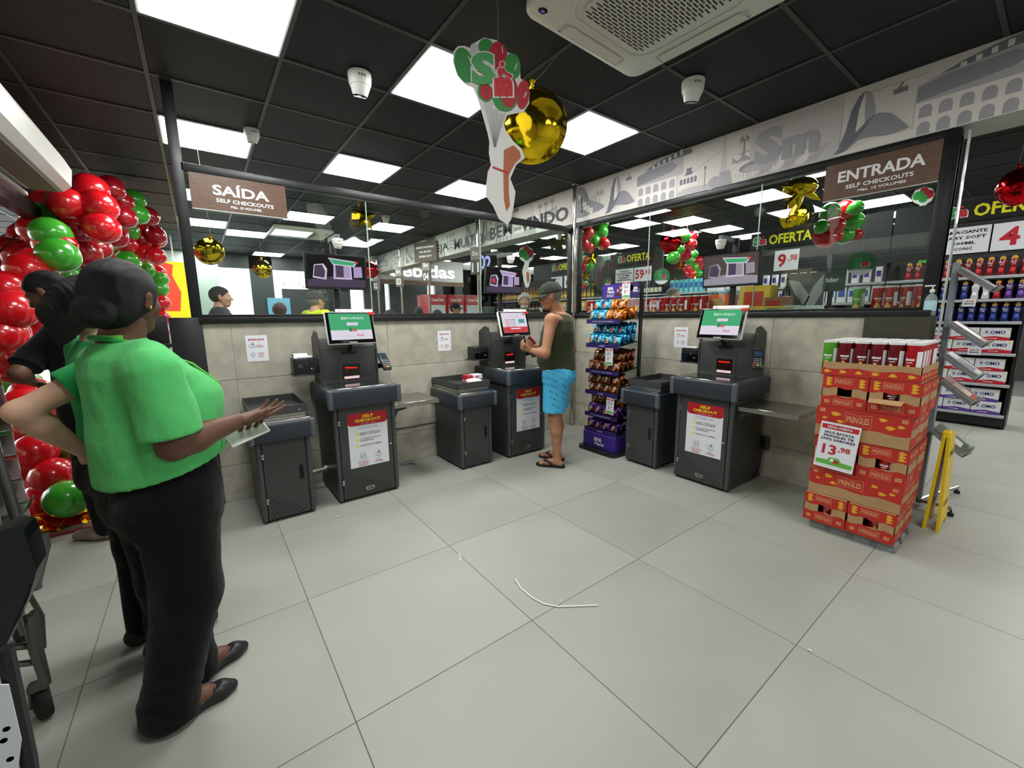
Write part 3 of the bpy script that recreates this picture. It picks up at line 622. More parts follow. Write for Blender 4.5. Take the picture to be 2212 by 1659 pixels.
# ---------------------------------------------------------------- posters on the wall
def notice(label, loc, rz=0):
    r = empty('wall_notice', loc, rz); m = MB(); m.box(-.072, .072, -.0015, 0, -.10, .10, M_paper); m.build('sheet', r)
    m = MB(); f = -.0018
    m.text('BANCADA', (0, f, .068), LX, LZ, .016, M_redink, w=.105, bold=.05, res=2)
    for (a, b, c_, d) in ((-.05, -.022, .006, .034), (-.036, -.012, .006, .028)):
        for q in ((a, b, c_, c_ + .002), (a, b, d - .002, d), (a, a + .002, c_, d), (b - .002, b, c_, d)): m.box(q[0], q[1], f - .0004, f, q[2], q[3], M_greyink)
    m.box(-.03, -.022, f - .0004, f, .028, .045, M_greyink); m.text('SÓ NA', (.012, f, .030), LX, LZ, .006, M_redink, res=1, bold=.03); m.text('BANCADA SE', (.020, f, .020), LX, LZ, .006, M_redink, res=1, bold=.03, w=.045); m.text('FOR LEVAR', (.020, f, .011), LX, LZ, .006, M_redink, res=1, bold=.03, w=.045)
    m.prism([(-.022, -.03), (-.040, -.03), (-.040, -.045), (-.048, -.045), (-.031, -.066), (-.014, -.045), (-.022, -.045)], (0, f, 0), (1, 0, 0), (0, 0, 1), .0003, M_greyink); m.prism([(-.025, -.032), (-.037, -.032), (-.037, -.048), (-.042, -.048), (-.031, -.062), (-.020, -.048), (-.025, -.048)], (0, f - .0005, 0), (1, 0, 0), (0, 0, 1), .0003, M_paper)
    for q, s_ in enumerate(['DEPOSITE', 'SUA COMPRA AQUI', 'ATÉ PAGAR', 'TUDO']): m.text(s_, (.022, f, -.036 - .010 * q), LX, LZ, .006, M_redink, res=1, bold=.02, w=.05 if q == 1 else .035)
    m.build('print', r); return tag(r, label, 'notice')
notice('white BANCADA notice on the tiled wall above the first bagging counter', (-3.445, -.0005, 1.172)); notice('white BANCADA notice on the tiled wall left of the payment checkout', (-1.836, -.0005, 1.158)); notice('white BANCADA notice on the right wall beside the snack rack', (-.0005, -1.457, 1.172), -PI / 2)
# ---------------------------------------------------------------- monitors on poles, cameras
S_lil = emis('monitor_lilac', (190, 168, 214), .75); S_mid = emis('monitor_mid', (96, 84, 110), .5); S_blk = emis('monitor_dark', (22, 18, 24), .4); S_w2 = emis('monitor_white', (222, 210, 235), .8)
S_brown = emis('monitor_brown', (96, 84, 78), .6)
def monitor(label, s, wall, off, bright, first):
    r = empty('overhead_monitor'); W, H = .475, .275; z0 = 1.625
    tl = Matrix.Translation((.235 + (.0), -.12, z0 + H / 2)) @ Matrix.Rotation(math.radians(4), 4, 'X')
    m = MB(tl); m.box(-W / 2, W / 2, -.012, .02, -H / 2, H / 2, M_black, bev=.004, seg=1); m.box(-.09, .09, .015, .035, -.07, .07, M_black, bev=.004, seg=1); m.text('AOC', (0, -.0123, -H / 2 + .008), LX, LZ, .007, M_alu, res=1); m.build('housing', r)
    m = MB(tl); f = -.0130
    def q(pts, mt, l): m.add([(a, f - .0003 * l, b) for a, b in pts], [tuple(range(len(pts)))], mt)
    a, b, c_, d = -W / 2 + .014, W / 2 - .014, -H / 2 + .02, H / 2 - .012
    q([(a, c_), (b, c_), (b, d), (a, d)], S_brown if bright else S_blk, 0); q([(a, c_), (b, c_), (b, c_ + .06), (a + .2, c_ + .085), (a, c_ + .05)], S_grey if bright else S_mid, 1)
    q([(-.03, -.055), (.115, -.055), (.11, .06), (-.025, .06)], S_w2, 2); q([(-.022, -.045), (.105, -.045), (.102, .055), (-.018, .055)], S_lil if not bright else S_grey, 3); q([(-.01, -.04), (.05, -.04), (.05, .055), (-.01, .055)], S_mid, 4)
    q([(-.065, .108), (.165, .088), (.135, .045), (-.03, .055)], S_w2, 5); q([(-.055, .098), (.15, .080), (.125, .055), (-.024, .062)], S_green if first != 1 else S_lil, 6); q([(.14, .092), (.168, .09), (.165, .076), (.14, .078)], S_red, 7)
    q([(-.185, -.05), (-.085, -.062), (-.075, .02), (-.10, .06), (-.17, .05)], S_w2 if not bright else S_grey, 2); q([(-.178, -.038), (-.10, -.05), (-.09, .0), (-.11, .05), (-.165, .045)], S_mid, 3)
    if first == 1: q([(-.16, .0), (-.13, -.03), (-.11, .0), (-.13, .03)], S_red, 4)
    q([(.13, -.04), (.20, -.035), (.195, .05), (.128, .045)], S_lil if not bright else S_grey, 2)
    m.build('display', r, label='lit screen showing a checkout seen from above')
    m = MB(); m.box(.215, .255, -.070, -.035, .90, 2.03, M_black, bev=.003, seg=1); m.box(.20, .235, -.29, -.05, 1.995, 2.03, mat('bracket_grey', (90, 92, 92), .4), bev=.002, seg=1); m.build('pole', r)
    m = MB()
    for t in (0, 1): m.ring_tube([(.18 + .05 * t, -.095, z0 + .01), (.19 + .05 * t, -.10, z0 - .02), (.23 + .03 * t, -.10, z0 - .03), (.27 - .01 * t, -.095, z0 - .01), (.28, -.095, z0 + .02)], .003, M_black, 5)
    m.build('cable', r); tag(r, label, 'monitor'); return place(r, s, wall, off)
monitor('black monitor on a pole above the first checkout, lilac camera picture', -3.073 - .01, 'L', 0, False, 0)
monitor('smaller looking black monitor above the payment checkout, dark camera picture', -1.467 + .06, 'L', .015, False, 1)
monitor('pale grey monitor picture above the right wall checkout, seen against the glass', 1.814 - .09, 'R', -.02, True, 2)
def dome(label, loc, rz=0, ceiling=True, s=1.0):
    r = empty('dome_camera', loc, rz); w = M_white
    m = MB(); m.lathe([(.058 * s, 0), (.058 * s, -.012 * s), (.055 * s, -.045 * s), (.050 * s, -.06 * s), (.001, -.062 * s)], (0, 0, 0), w, 24); m.build('base', r)
    m = MB(Matrix.Translation((0, 0, -.052 * s)) @ Matrix.Rotation(.25, 4, 'X')); m.lathe([(.048 * s, .012 * s), (.047 * s, -.012 * s), (.037 * s, -.043 * s), (.034 * s, -.047 * s)], (0, 0, 0), w, 24); h = m.build('head', r)
    m = MB(Matrix.Translation((0, 0, -.052 * s)) @ Matrix.Rotation(.25, 4, 'X')); m.lathe([(.034 * s, -.047 * s), (.030 * s, -.052 * s), (.001, -.054 * s)], (0, 0, 0), M_gloss, 20); m.build('lens', h, label='round black lens')
    m = MB(); 
    for a in (-2.0, -1.75, -1.5): m.add([((.0575 * s) * math.cos(a + dx), (.0575 * s) * math.sin(a + dx), -.02 * s - dz_) for dx, dz_ in ((0, 0), (.16, 0), (.16, .012 * s), (0, .012 * s))], [(3, 2, 1, 0)], M_greyink)
    m.build('sticker', r); return tag(r, label, 'camera')
dome('white dome camera on the ceiling left of the largest balloon cutout', (-2.80, -.82, 2.928), 0, s=1.25); dome('white dome camera on the ceiling right of the air conditioner', (-.985, -2.03, 2.928), -.5, s=1.25); dome('white dome camera on the ceiling beside the black post', (-3.27, .50, 2.928), .3)
dome('white dome camera held above the first checkout monitor', (-2.865, -.275, 1.996), .2, s=.72); dome('white dome camera held above the payment checkout monitor', (-1.19, -.26, 1.996), 0, s=.72); dome('white dome camera held above the right wall checkout monitor', (-.30, -1.94, 1.996), -1.2, s=.72)
dome('white dome camera on the ceiling beyond the SAÍDA window, near the gold star', tuple(atZ(833, 466, 2.928))); dome('white dome camera on the shop hall ceiling above the small cutout', tuple(atZ(1100, 546, 3.118)), s=1.3); dome('white dome camera tucked under the bulkhead, left of the corner pole', tuple(atZ(1207, 505, 3.118)), s=1.2)
# ================================================================ bodies and cloth: distance fields meshed as one skin
def smin(a, b, k):
    h = np.clip(0.5 + 0.5 * (b - a) / k, 0, 1); return b * (1 - h) + a * h - k * h * (1 - h)
_rw = np.random.RandomState(3)
_WV = [(_rw.normal(size=3), _rw.uniform(0, 6.28)) for _ in range(8)]
def waves(X_, Y_, Z_, f, zs=1.0):
    s = 0
    for i, (d, p) in enumerate(_WV):
        d = d / np.linalg.norm(d); s = s + np.sin((d[0] * X_ + d[1] * Y_ + d[2] * Z_ * zs) * f * (1 + .25 * i) + p + 1.3 * np.sin((X_ - Y_ + Z_ * zs) * f * .5 + i)) / (1 + .3 * i)
    return s / 4.0
def field(prims, h, pad=.03, fold=None, cuts=(), shell=()):
    """prims: ('c',a,b,ra,rb,k) cone-capsule, ('e',c,r,yaw/rot,k) ellipsoid, ('l',knots,yaw,k) loft by height"""
    lo = np.full(3, 1e9); hi = np.full(3, -1e9); bbs = []
    for p in prims:
        if p[0] == 'c': a, b = np.array(p[1], float), np.array(p[2], float); r = max(p[3], p[4]); l_, h_ = np.minimum(a, b) - r, np.maximum(a, b) + r
        elif p[0] == 'e': c = np.array(p[1], float); r = max(p[2]); l_, h_ = c - r, c + r
        else: k = np.array(p[1], float); r = max(k[:, 3].max(), k[:, 4].max()); l_ = np.array([k[:, 1].min() - r, k[:, 2].min() - r, k[:, 0].min()]); h_ = np.array([k[:, 1].max() + r, k[:, 2].max() + r, k[:, 0].max()])
        bbs.append((l_, h_)); lo = np.minimum(lo, l_); hi = np.maximum(hi, h_)
    lo -= pad; hi += pad
    n = np.ceil((hi - lo) / h).astype(int) + 1
    ax = [(lo[i] + h * np.arange(n[i])).astype(np.float32) for i in range(3)]
    F_ = np.full(n, 1.0, np.float32)
    for p, (l_, h_) in zip(prims, bbs):
        k = p[-1]; m = .05 + k
        s = [slice(max(0, int((l_[i] - m - lo[i]) / h)), min(n[i], int((h_[i] + m - lo[i]) / h) + 2)) for i in range(3)]
        Xg, Yg, Zg = np.meshgrid(ax[0][s[0]], ax[1][s[1]], ax[2][s[2]], indexing='ij', sparse=True)
        if p[0] == 'c':
            a, b = np.array(p[1], float), np.array(p[2], float); ab = b - a; L2 = max(ab @ ab, 1e-9)
            t = np.clip(((Xg - a[0]) * ab[0] + (Yg - a[1]) * ab[1] + (Zg - a[2]) * ab[2]) / L2, 0, 1)
            d = np.sqrt((Xg - a[0] - t * ab[0]) ** 2 + (Yg - a[1] - t * ab[1]) ** 2 + (Zg - a[2] - t * ab[2]) ** 2) - (p[3] + (p[4] - p[3]) * t)
        elif p[0] == 'e':
            c = p[1]; r = p[2]; R = p[3]
            if not hasattr(R, 'shape'): R = np.array([[math.cos(R), math.sin(R), 0], [-math.sin(R), math.cos(R), 0], [0, 0, 1]])
            qx, qy, qz = Xg - c[0], Yg - c[1], Zg - c[2]
            u = (R[0, 0] * qx + R[0, 1] * qy + R[0, 2] * qz) / r[0]; v = (R[1, 0] * qx + R[1, 1] * qy + R[1, 2] * qz) / r[1]; w = (R[2, 0] * qx + R[2, 1] * qy + R[2, 2] * qz) / r[2]
            g = np.sqrt(u * u + v * v + w * w) + 1e-6; g2 = np.sqrt((u / r[0]) ** 2 + (v / r[1]) ** 2 + (w / r[2]) ** 2) + 1e-6; d = g * (g - 1) / g2
        else:
            K = np.array(p[1], float); K = K[np.argsort(K[:, 0])]; zz = Zg[0, 0, :]
            cx = np.interp(zz, K[:, 0], K[:, 1])[None, None]; cy = np.interp(zz, K[:, 0], K[:, 2])[None, None]; ra = np.interp(zz, K[:, 0], K[:, 3])[None, None]; rb = np.interp(zz, K[:, 0], K[:, 4])[None, None]
            c_, s_ = math.cos(p[2]), math.sin(p[2]); u = (Xg - cx) * c_ + (Yg - cy) * s_; v = -(Xg - cx) * s_ + (Yg - cy) * c_
            g = np.sqrt((u / ra) ** 2 + (v / rb) ** 2) + 1e-6; g2 = np.sqrt((u / ra ** 2) ** 2 + (v / rb ** 2) ** 2) + 1e-6
            d = g * (g - 1) / g2; dz = np.maximum(K[0, 0] - Zg, Zg - K[-1, 0]); d = np.maximum(d, dz)
        sub = F_[s[0], s[1], s[2]]; F_[s[0], s[1], s[2]] = smin(sub, d.astype(np.float32), k)
    Xg, Yg, Zg = np.meshgrid(*ax, indexing='ij', sparse=True)
    if fold: F_ = F_ + fold(Xg, Yg, Zg).astype(np.float32)
    for c in shell: F_ = np.maximum(F_, -capd(c, Xg, Yg, Zg).astype(np.float32))
    for (p0, nn) in cuts:   # keep the side where (p - p0).n < 0
        nn = np.array(nn, float); nn /= np.linalg.norm(nn); F_ = np.maximum(F_, ((Xg - p0[0]) * nn[0] + (Yg - p0[1]) * nn[1] + (Zg - p0[2]) * nn[2]).astype(np.float32))
    return F_, lo, h
def capd(c, Xg, Yg, Zg):
    a, b = np.array(c[0], float), np.array(c[1], float); ab = b - a; L2 = max(ab @ ab, 1e-9)
    t = np.clip(((Xg - a[0]) * ab[0] + (Yg - a[1]) * ab[1] + (Zg - a[2]) * ab[2]) / L2, 0, 1)
    return np.sqrt((Xg - a[0] - t * ab[0]) ** 2 + (Yg - a[1] - t * ab[1]) ** 2 + (Zg - a[2] - t * ab[2]) ** 2) - (c[2] + (c[3] - c[2]) * t)
def nets(F_, lo, h):
    S = F_ < 0; n = F_.shape
    c = np.zeros((n[0] - 1, n[1] - 1, n[2] - 1), np.uint8)
    offs = [(i, j, k) for i in (0, 1) for j in (0, 1) for k in (0, 1)]
    for i, j, k in offs: c += S[i:n[0] - 1 + i, j:n[1] - 1 + j, k:n[2] - 1 + k]
    act = (c > 0) & (c < 8); idx = np.argwhere(act); vid = np.full(act.shape, -1, np.int64); vid[act] = np.arange(len(idx))
    V = np.zeros((len(idx), 3)); W = np.zeros(len(idx))
    corner = {o: F_[idx[:, 0] + o[0], idx[:, 1] + o[1], idx[:, 2] + o[2]] for o in offs}
    for o in offs:
        for a in range(3):
            if o[a] == 0:
                o2 = tuple(1 if q == a else o[q] for q in range(3)); f0, f1 = corner[o], corner[o2]; m = (f0 < 0) != (f1 < 0)
                t = f0[m] / (f0[m] - f1[m]); P_ = np.tile(np.array(o, float), (m.sum(), 1)); P_[:, a] += t; V[m] += P_; W[m] += 1
    V = (V / W[:, None] + idx) * h + lo
    Fc = []
    for a in range(3):
        b, c_ = (a + 1) % 3, (a + 2) % 3
        s0 = [slice(None)] * 3; s1 = [slice(None)] * 3; s0[a] = slice(0, n[a] - 1); s1[a] = slice(1, n[a])
        e = S[tuple(s0)] != S[tuple(s1)]; q = np.argwhere(e); q = q[(q[:, b] > 0) & (q[:, c_] > 0) & (q[:, b] < n[b] - 1) & (q[:, c_] < n[c_] - 1)]
        if not len(q): continue
        def g(db, dc):
            t = q.copy(); t[:, b] += db; t[:, c_] += dc; return vid[t[:, 0], t[:, 1], t[:, 2]]
        quad = np.stack([g(-1, -1), g(0, -1), g(0, 0), g(-1, 0)], 1); inside = S[q[:, 0], q[:, 1], q[:, 2]]; quad[~inside] = quad[~inside][:, ::-1]; Fc.append(quad)
    return V, np.concatenate(Fc)
def skin_obj(name, parts, m, parent=None, origin=(0, 0, 0), label=None, smooth_it=2):
    """parts: list of (V, F) joined into one mesh object; vertices are world, stored relative to origin"""
    Vs = []; Fs = []; o = 0
    for V, F_ in parts: Vs.append(V); Fs.append(F_ + o); o += len(V)
    V = np.concatenate(Vs); F_ = np.concatenate(Fs)
    for _ in range(smooth_it):   # light Laplacian smoothing
        acc = np.zeros_like(V); cnt = np.zeros(len(V))
        for a, b in ((0, 1), (1, 2), (2, 3), (3, 0)):
            np.add.at(acc, F_[:, a], V[F_[:, b]]); np.add.at(acc, F_[:, b], V[F_[:, a]]); np.add.at(cnt, F_[:, a], 1); np.add.at(cnt, F_[:, b], 1)
        V = V * .5 + .5 * acc / np.maximum(cnt, 1)[:, None]
    V = V - np.array(origin)
    me = bpy.data.meshes.new(name); me.vertices.add(len(V)); me.vertices.foreach_set('co', V.astype(np.float32).ravel()); me.loops.add(F_.size); me.loops.foreach_set('vertex_index', F_.astype(np.int32).ravel())
    me.polygons.add(len(F_)); me.polygons.foreach_set('loop_start', np.arange(0, F_.size, 4, dtype=np.int32)); me.update(calc_edges=True)
    me.polygons.foreach_set('use_smooth', np.ones(len(F_), bool)); me.materials.append(m); me.validate()
    ob = bpy.data.objects.new(name, me); COL.objects.link(ob)
    if parent is not None: ob.parent = parent
    if label: ob['label'] = label
    return ob
def mesh_of(prims, h, **kw): return nets(*field(prims, h, **kw))
def vec(*a): return np.array(a, float)
def unit(v): v = np.array(v, float); return v / np.linalg.norm(v)
def hand(wrist, f, n, side, curl=(.3, .35, .4, .45), s=1.0, thumb=(.55, .7, .2), spread=.10, th_curl=.3):
    """f: wrist to knuckles; n: where the palm faces; side +1 when the thumb is on n x f"""
    f = unit(f); n = np.array(n, float); n = unit(n - f * (n @ f)); sd = np.cross(n, f) * side; w = np.array(wrist, float); P_ = []
    for i in range(4):
        kx = (.030 - .0195 * i) * s; b = w + f * (.083 - .004 * abs(i - 1)) * s + sd * kx
        P_.append(('c', w + f * .008 * s + sd * kx * .55, b, .0150 * s, .0115 * s, .012 * s))
        L_ = (.078, .086, .080, .062)[i] * s; d = unit(f + sd * (spread * (1.2 - i))); a = 0; p = b
        for j, fr in enumerate((.44, .31, .25)):
            a += curl[i] * (1.0 if j == 0 else 1.15); q = p + (d * math.cos(a) + n * math.sin(a)) * L_ * fr; r = (.0094, .0085, .0076, .0066)
            P_.append(('c', p, q, r[j] * s, r[j + 1] * s, .0025)); p = q
    t = unit(f * thumb[0] + sd * thumb[1] + n * thumb[2]); b = w + f * .022 * s + sd * .020 * s; q = b + t * .045 * s
    P_.append(('c', b, q, .0150 * s, .0112 * s, .012 * s)); t2 = unit(t + f * th_curl); q2 = q + t2 * .030 * s; P_.append(('c', q, q2, .0105 * s, .0092 * s, .003)); t3 = unit(t2 + f * th_curl); P_.append(('c', q2, q2 + t3 * .022 * s, .0092 * s, .0072 * s, .003))
    P_.append(('c', w - f * .02 * s, w + f * .02 * s, .020 * s, .020 * s, .015))
    return P_
def head_rot(yaw, pitch=0.0, roll=0.0):
    """rows: forward, left, up of the head in world axes"""
    M = np.array((Matrix.Rotation(yaw, 3, 'Z') @ Matrix.Rotation(-pitch, 3, 'Y') @ Matrix.Rotation(roll, 3, 'X')).transposed()); return M
def head_prims(c, R, s=1.0, beard=False):
    """c: centre of the skull; s=1 for a head 0.225 m high"""
    def at(f, l, u): return c + s * (R[0] * f + R[1] * l + R[2] * u)
    Q = [('e', at(-.012, 0, .022), (.097 * s, .076 * s, .092 * s), R, .01), ('e', at(.022, 0, -.035), (.068 * s, .058 * s, .078 * s), R, .03), ('e', at(.048, 0, -.088), (.034 * s, .034 * s, .024 * s), R, .025),
         ('c', at(.082, 0, .012), at(.104, 0, -.026), .009 * s, .0135 * s, .012), ('e', at(.098, .011, -.030), (.010 * s, .008 * s, .007 * s), R, .008), ('e', at(.098, -.011, -.030), (.010 * s, .008 * s, .007 * s), R, .008),
         ('c', at(.078, .036, .020), at(.084, .012, .022), .009 * s, .009 * s, .012), ('c', at(.078, -.036, .020), at(.084, -.012, .022), .009 * s, .009 * s, .012),
         ('e', at(.082, 0, -.055), (.012 * s, .022 * s, .006 * s), R, .008), ('e', at(.080, 0, -.066), (.012 * s, .020 * s, .007 * s), R, .008), ('e', at(.058, .038, -.022), (.026 * s, .022 * s, .024 * s), R, .02), ('e', at(.058, -.038, -.022), (.026 * s, .022 * s, .024 * s), R, .02)]
    for q in (1, -1):
        Q += [('e', at(.0, .078 * q, -.008), (.018 * s, .008 * s, .030 * s), R, .004), ('e', at(-.004, .084 * q, .010), (.016 * s, .006 * s, .016 * s), R, .004)]
    return Q
def eyes(root, c, R, s, parent, origin):
    m = MB()
    for q in (1, -1):
        p = c + s * (R[0] * .076 + R[1] * .030 * q + R[2] * .003); p = p - np.array(origin)
        m.ell(p, (.0125 * s,) * 3, mat('eye_white', (225, 220, 212), .25), 12, 8); p2 = p + R[0] * .0085 * s; m.ell(p2, (.0055 * s,) * 3, mat('iris', (35, 22, 16), .15), 10, 6)
    o = m.build('eyes', parent); return o
def hair_cap(c, R, s, t=.008, line=.02, back=-.06, extra=(), fold=None):
    """hair volume: skull enlarged by t, cut at the hairline"""
    def at(f, l, u): return c + s * (R[0] * f + R[1] * l + R[2] * u)
    P_ = [('e', at(-.014, 0, .024), ((.097 + t) * s, (.076 + t) * s, (.092 + t) * s), R, .01)] + list(extra)
    return P_, [(at(.060, 0, line + .03), R[0] * .8 - R[2] * .75), (at(0, 0, back), -R[2])]
def skinm(name, c): return mat(name, c, .48, noise=.08, nscale=14, bump=.04, bscale=220, sss=.08, spec=.35)
def cloth(name, c, n=.10, sc=9): return mat(name, c, .85, noise=n, nscale=sc, bump=1.0, bscale=15, sheen=.08, spec=.15, stretch=(1, 1, .55))
SK_D = skinm('skin_dark_brown', (104, 72, 57)); SK_M = skinm('skin_tan', (168, 118, 90)); SK_L = skinm('skin_light', (205, 165, 140))
H_BLK = mat('hair_black', (14, 12, 12), .5, noise=.35, nscale=60, stretch=(1, 6, 6), bump=.6, bscale=220, spec=.3)
H_GREY = mat('hair_grey', (120, 116, 112), .6, noise=.3, nscale=120, bump=.5, bscale=300); H_DK = mat('hair_dark_brown', (38, 28, 24), .6, noise=.3, nscale=120, bump=.5, bscale=300)
BLACKCL = cloth('black_trousers', (11, 11, 12)); GREEN = cloth('green_shirt', (84, 184, 104), .06, 5); GREEN2 = cloth('green_shirt_deeper', (40, 150, 82), .06, 5)
M_eyeless = None
# ================================================================ woman in the foreground, green shirt, back to the camera
def woman_front():
    O = vec(-3.95, -1.92, 0); root = empty('person', tuple(O)); ph = math.radians(24)
    F_ = vec(math.cos(ph), math.sin(ph), 0); L_ = vec(-math.sin(ph), math.cos(ph), 0); U = vec(0, 0, 1); B = O + vec(-.005, 0, 0)
    at = lambda f, l, z: B + F_ * f + L_ * l + U * z
    # arms
    shR, shL = at(-.03, -.178, 1.245), at(-.03, .178, 1.245)
    elR = vec(*atY(376, 962, -2.10)); wrR = vec(*atY(518, 908, -2.03)); hR = unit(vec(*atY(588, 886, -1.99)) - wrR)
    elL = at(.04, .25, 1.0); wrL = vec(*atY(492, 925, -1.90)); hL = unit(vec(*atY(545, 935, -1.99)) - wrL)
    hc = vec(*atY(269, 646, -1.93)); hy = math.radians(52); HR = head_rot(hy, -.10)
    nb = at(-.045, 0, 1.30)
    body = [('l', [(.84, *at(.02, 0, 0)[:2], .11, .15), (.95, *at(.03, 0, 0)[:2], .12, .15), (1.12, *at(.02, 0, 0)[:2], .11, .155), (1.26, *at(-.02, 0, 0)[:2], .09, .15), (1.30, *at(-.03, 0, 0)[:2], .06, .10)], ph, .02),
            ('c', at(-.02, -.12, 1.24), shR, .04, .045, .02), ('c', shR, elR, .045, .045, .02), ('c', elR, elR + (wrR - elR) * .3, .045, .046, .02), ('c', elR + (wrR - elR) * .3, wrR, .045, .026, .02),
            ('c', at(-.02, .12, 1.25), shL, .05, .055, .03), ('c', shL, elL, .052, .042, .03), ('c', elL, wrL, .043, .026, .02),
            ('c', nb, hc + U * -.07 - HR[0] * .01, .060, .054, .03)]
    legs = []
    hipR, hipL = at(-.01, -.095, .80), at(-.01, .095, .80)
    anR = vec(-4.015, -2.003, .07); anL = vec(-3.955, -1.843, .07); knR = at(.005, -.085, .46); knL = at(.02, .08, .46)
    for hp, kn, an in ((hipR, knR, anR), (hipL, knL, anL)): legs += [('c', hp, kn, .095, .062, .03), ('c', kn, an, .058, .037, .02)]
    feet = []
    for an, ty in ((anR, math.radians(8)), (anL, math.radians(20))):
        d = vec(math.cos(ty), math.sin(ty), 0); feet += [('c', an - U * .02, an + d * .10 - U * .026, .036, .033, .02), ('c', an + d * .08 - U * .035, an + d * .165 - U * .048, .027, .022, .02), ('c', an - d * .025 - U * .035, an + d * .02 - U * .035, .030, .030, .02)]
    V1 = mesh_of(body + legs + feet, .0075); V2 = mesh_of(head_prims(hc, HR, .95), .004)
    V3 = mesh_of(hand(wrR, hR, vec(-.1, -.25, 1.0), -1, (.12, .16, .22, .30), .93, (.7, .45, .4), .02), .0028)
    V4 = mesh_of(hand(wrL, hL, vec(.1, -.2, 1.0), 1, (.35, .38, .42, .45), .93, (.45, .65, .55)), .0028)
    b = skin_obj('body', [V1, V2, V3, V4], SK_D, root, O); eyes(root, hc, HR, .95, b, O)
    # hair: tight dark hair with a bun at the nape
    bun = hc - HR[0] * .108 - HR[2] * .052 - HR[1] * .01
    ex = [('e', hc - HR[0] * .05 - HR[2] * .02, (.066, .080, .080), HR, .02), ('e', bun, (.040, .060, .048), HR, .006)]
    P_, cuts = hair_cap(hc, HR, .95, .011, .0, -.115, ex)
    cuts = [(hc + HR[0] * .052 + HR[2] * .03, HR[0] * .95 - HR[2] * .30), (hc - HR[2] * .105, -HR[2])]
    wv = lambda a, b_, c_: .0009 * np.sin(((a - hc[0]) * HR[1][0] + (b_ - hc[1]) * HR[1][1]) * 330 + 1.6 * np.sin(c_ * 40)) + .0015 * waves(a, b_, c_, 60)
    skin_obj('hair', [mesh_of(P_, .004, fold=wv, cuts=cuts)], H_BLK, root, O, label='black hair gathered in a low bun')
    m = MB(); e = hc - HR[1] * .082 * 1 - HR[2] * .028; m.ell(tuple(e - O), (.004, .004, .006), mat('gold_ear_stud', (230, 190, 110), .25, metal=1), 8, 6); m.build('earring', root)
    # shirt
    shirt = [('l', [(.84, *at(.018, 0, 0)[:2], .176, .210), (.95, *at(.024, 0, 0)[:2], .180, .206), (1.03, *at(.022, 0, 0)[:2], .176, .200), (1.10, *at(.028, 0, 0)[:2], .172, .20), (1.16, *at(.022, 0, 0)[:2], .165, .20), (1.23, *at(-.005, 0, 0)[:2], .138, .195), (1.285, *at(-.025, 0, 0)[:2], .105, .165), (1.315, *at(-.035, 0, 0)[:2], .075, .11), (1.345, *at(-.038, 0, 0)[:2], .058, .075)], ph, .035),
             ('e', at(.10, -.07, 1.135), (.085, .08, .08), ph, .05), ('e', at(.10, .07, 1.135), (.085, .08, .08), ph, .05),
             ('c', at(-.02, -.12, 1.265), shR + vec(0, 0, .0), .070, .074, .04), ('c', shR, shR + (elR - shR) * .80, .074, .082, .03),
             ('c', at(-.02, .12, 1.265), shL, .072, .075, .04), ('c', shL, shL + (elL - shL) * .8, .075, .085, .03)]
    dR, dL = unit(elR - shR), unit(elL - shL)
    cR = shR + (elR - shR) * .86
    def fold(a, b_, c_): return (.0060 * waves(a, b_, c_, 22, .5) + .0042 * waves(a + .3, b_, c_, 48, .4)) * np.clip((c_ - .90) * 12, .25, 1) 
    def soft_hem(a, b_, c_):   # hem higher at the front
        f = (a - B[0]) * F_[0] + (b_ - B[1]) * F_[1]; return f
    cutp = [(at(.0, 0, .915), unit(F_ * .24 - U)), (at(-.035, 0, 1.338), unit(U - F_ * .12))]
    SH = [(shR + (elR - shR) * .60, elR + dR * .15, .058, .072), (shL + (elL - shL) * .60, elL + dL * .15, .062, .075)]
    # sleeves are trimmed by a separate cut so the torso stays whole
    tor = [p for i, p in enumerate(shirt) if i not in (4, 6)]
    Vt = mesh_of(tor, .0065, fold=fold, cuts=cutp)
    VsR = mesh_of([shirt[4]], .0055, fold=fold, cuts=[(cR, dR)], shell=[SH[0]]); VsL = mesh_of([shirt[6]], .0055, fold=fold, cuts=[(shL + (elL - shL) * .86, dL)], shell=[SH[1]])
    s_ = skin_obj('shirt', [Vt, VsR, VsL], GREEN, root, O)
    # neckline ribbing and lanyard
    m = MB(); ring = [tuple(at(-.038, 0, 1.338) + F_ * .066 * math.cos(t) + L_ * .082 * math.sin(t) - U * (.012 + .022 * math.cos(t)) - O) for t in np.linspace(0, 2 * PI, 28, endpoint=False)]; m.ring_tube(ring, .0075, cloth('green_rib', (44, 140, 74)), 8, closed=True); m.build('collar', s_)
    m = MB(); ly = [tuple(at(-.038, 0, 1.338) + F_ * .070 * math.cos(t) + L_ * .080 * math.sin(t) - U * .04 * max(0, math.cos(t)) - O) for t in np.linspace(PI * .62, PI * 1.42, 16)]
    for a, b_ in zip(ly[:-1], ly[1:]):
        m.add([a, b_, (b_[0], b_[1], b_[2] + .016), (a[0], a[1], a[2] + .016)], [(0, 1, 2, 3)], mat('lanyard_green', (96, 190, 70), .6))
    a0 = Vector(ly[-1]); a1 = Vector(tuple(at(.115, -.075, 1.25) - O)); a2 = Vector(tuple(at(.20, -.05, 1.17) - O)); m.ring_tube([a0, a1, a2], .004, MATS['lanyard_green'], 6); m.build('lanyard', root, label='bright green lanyard round the neck')
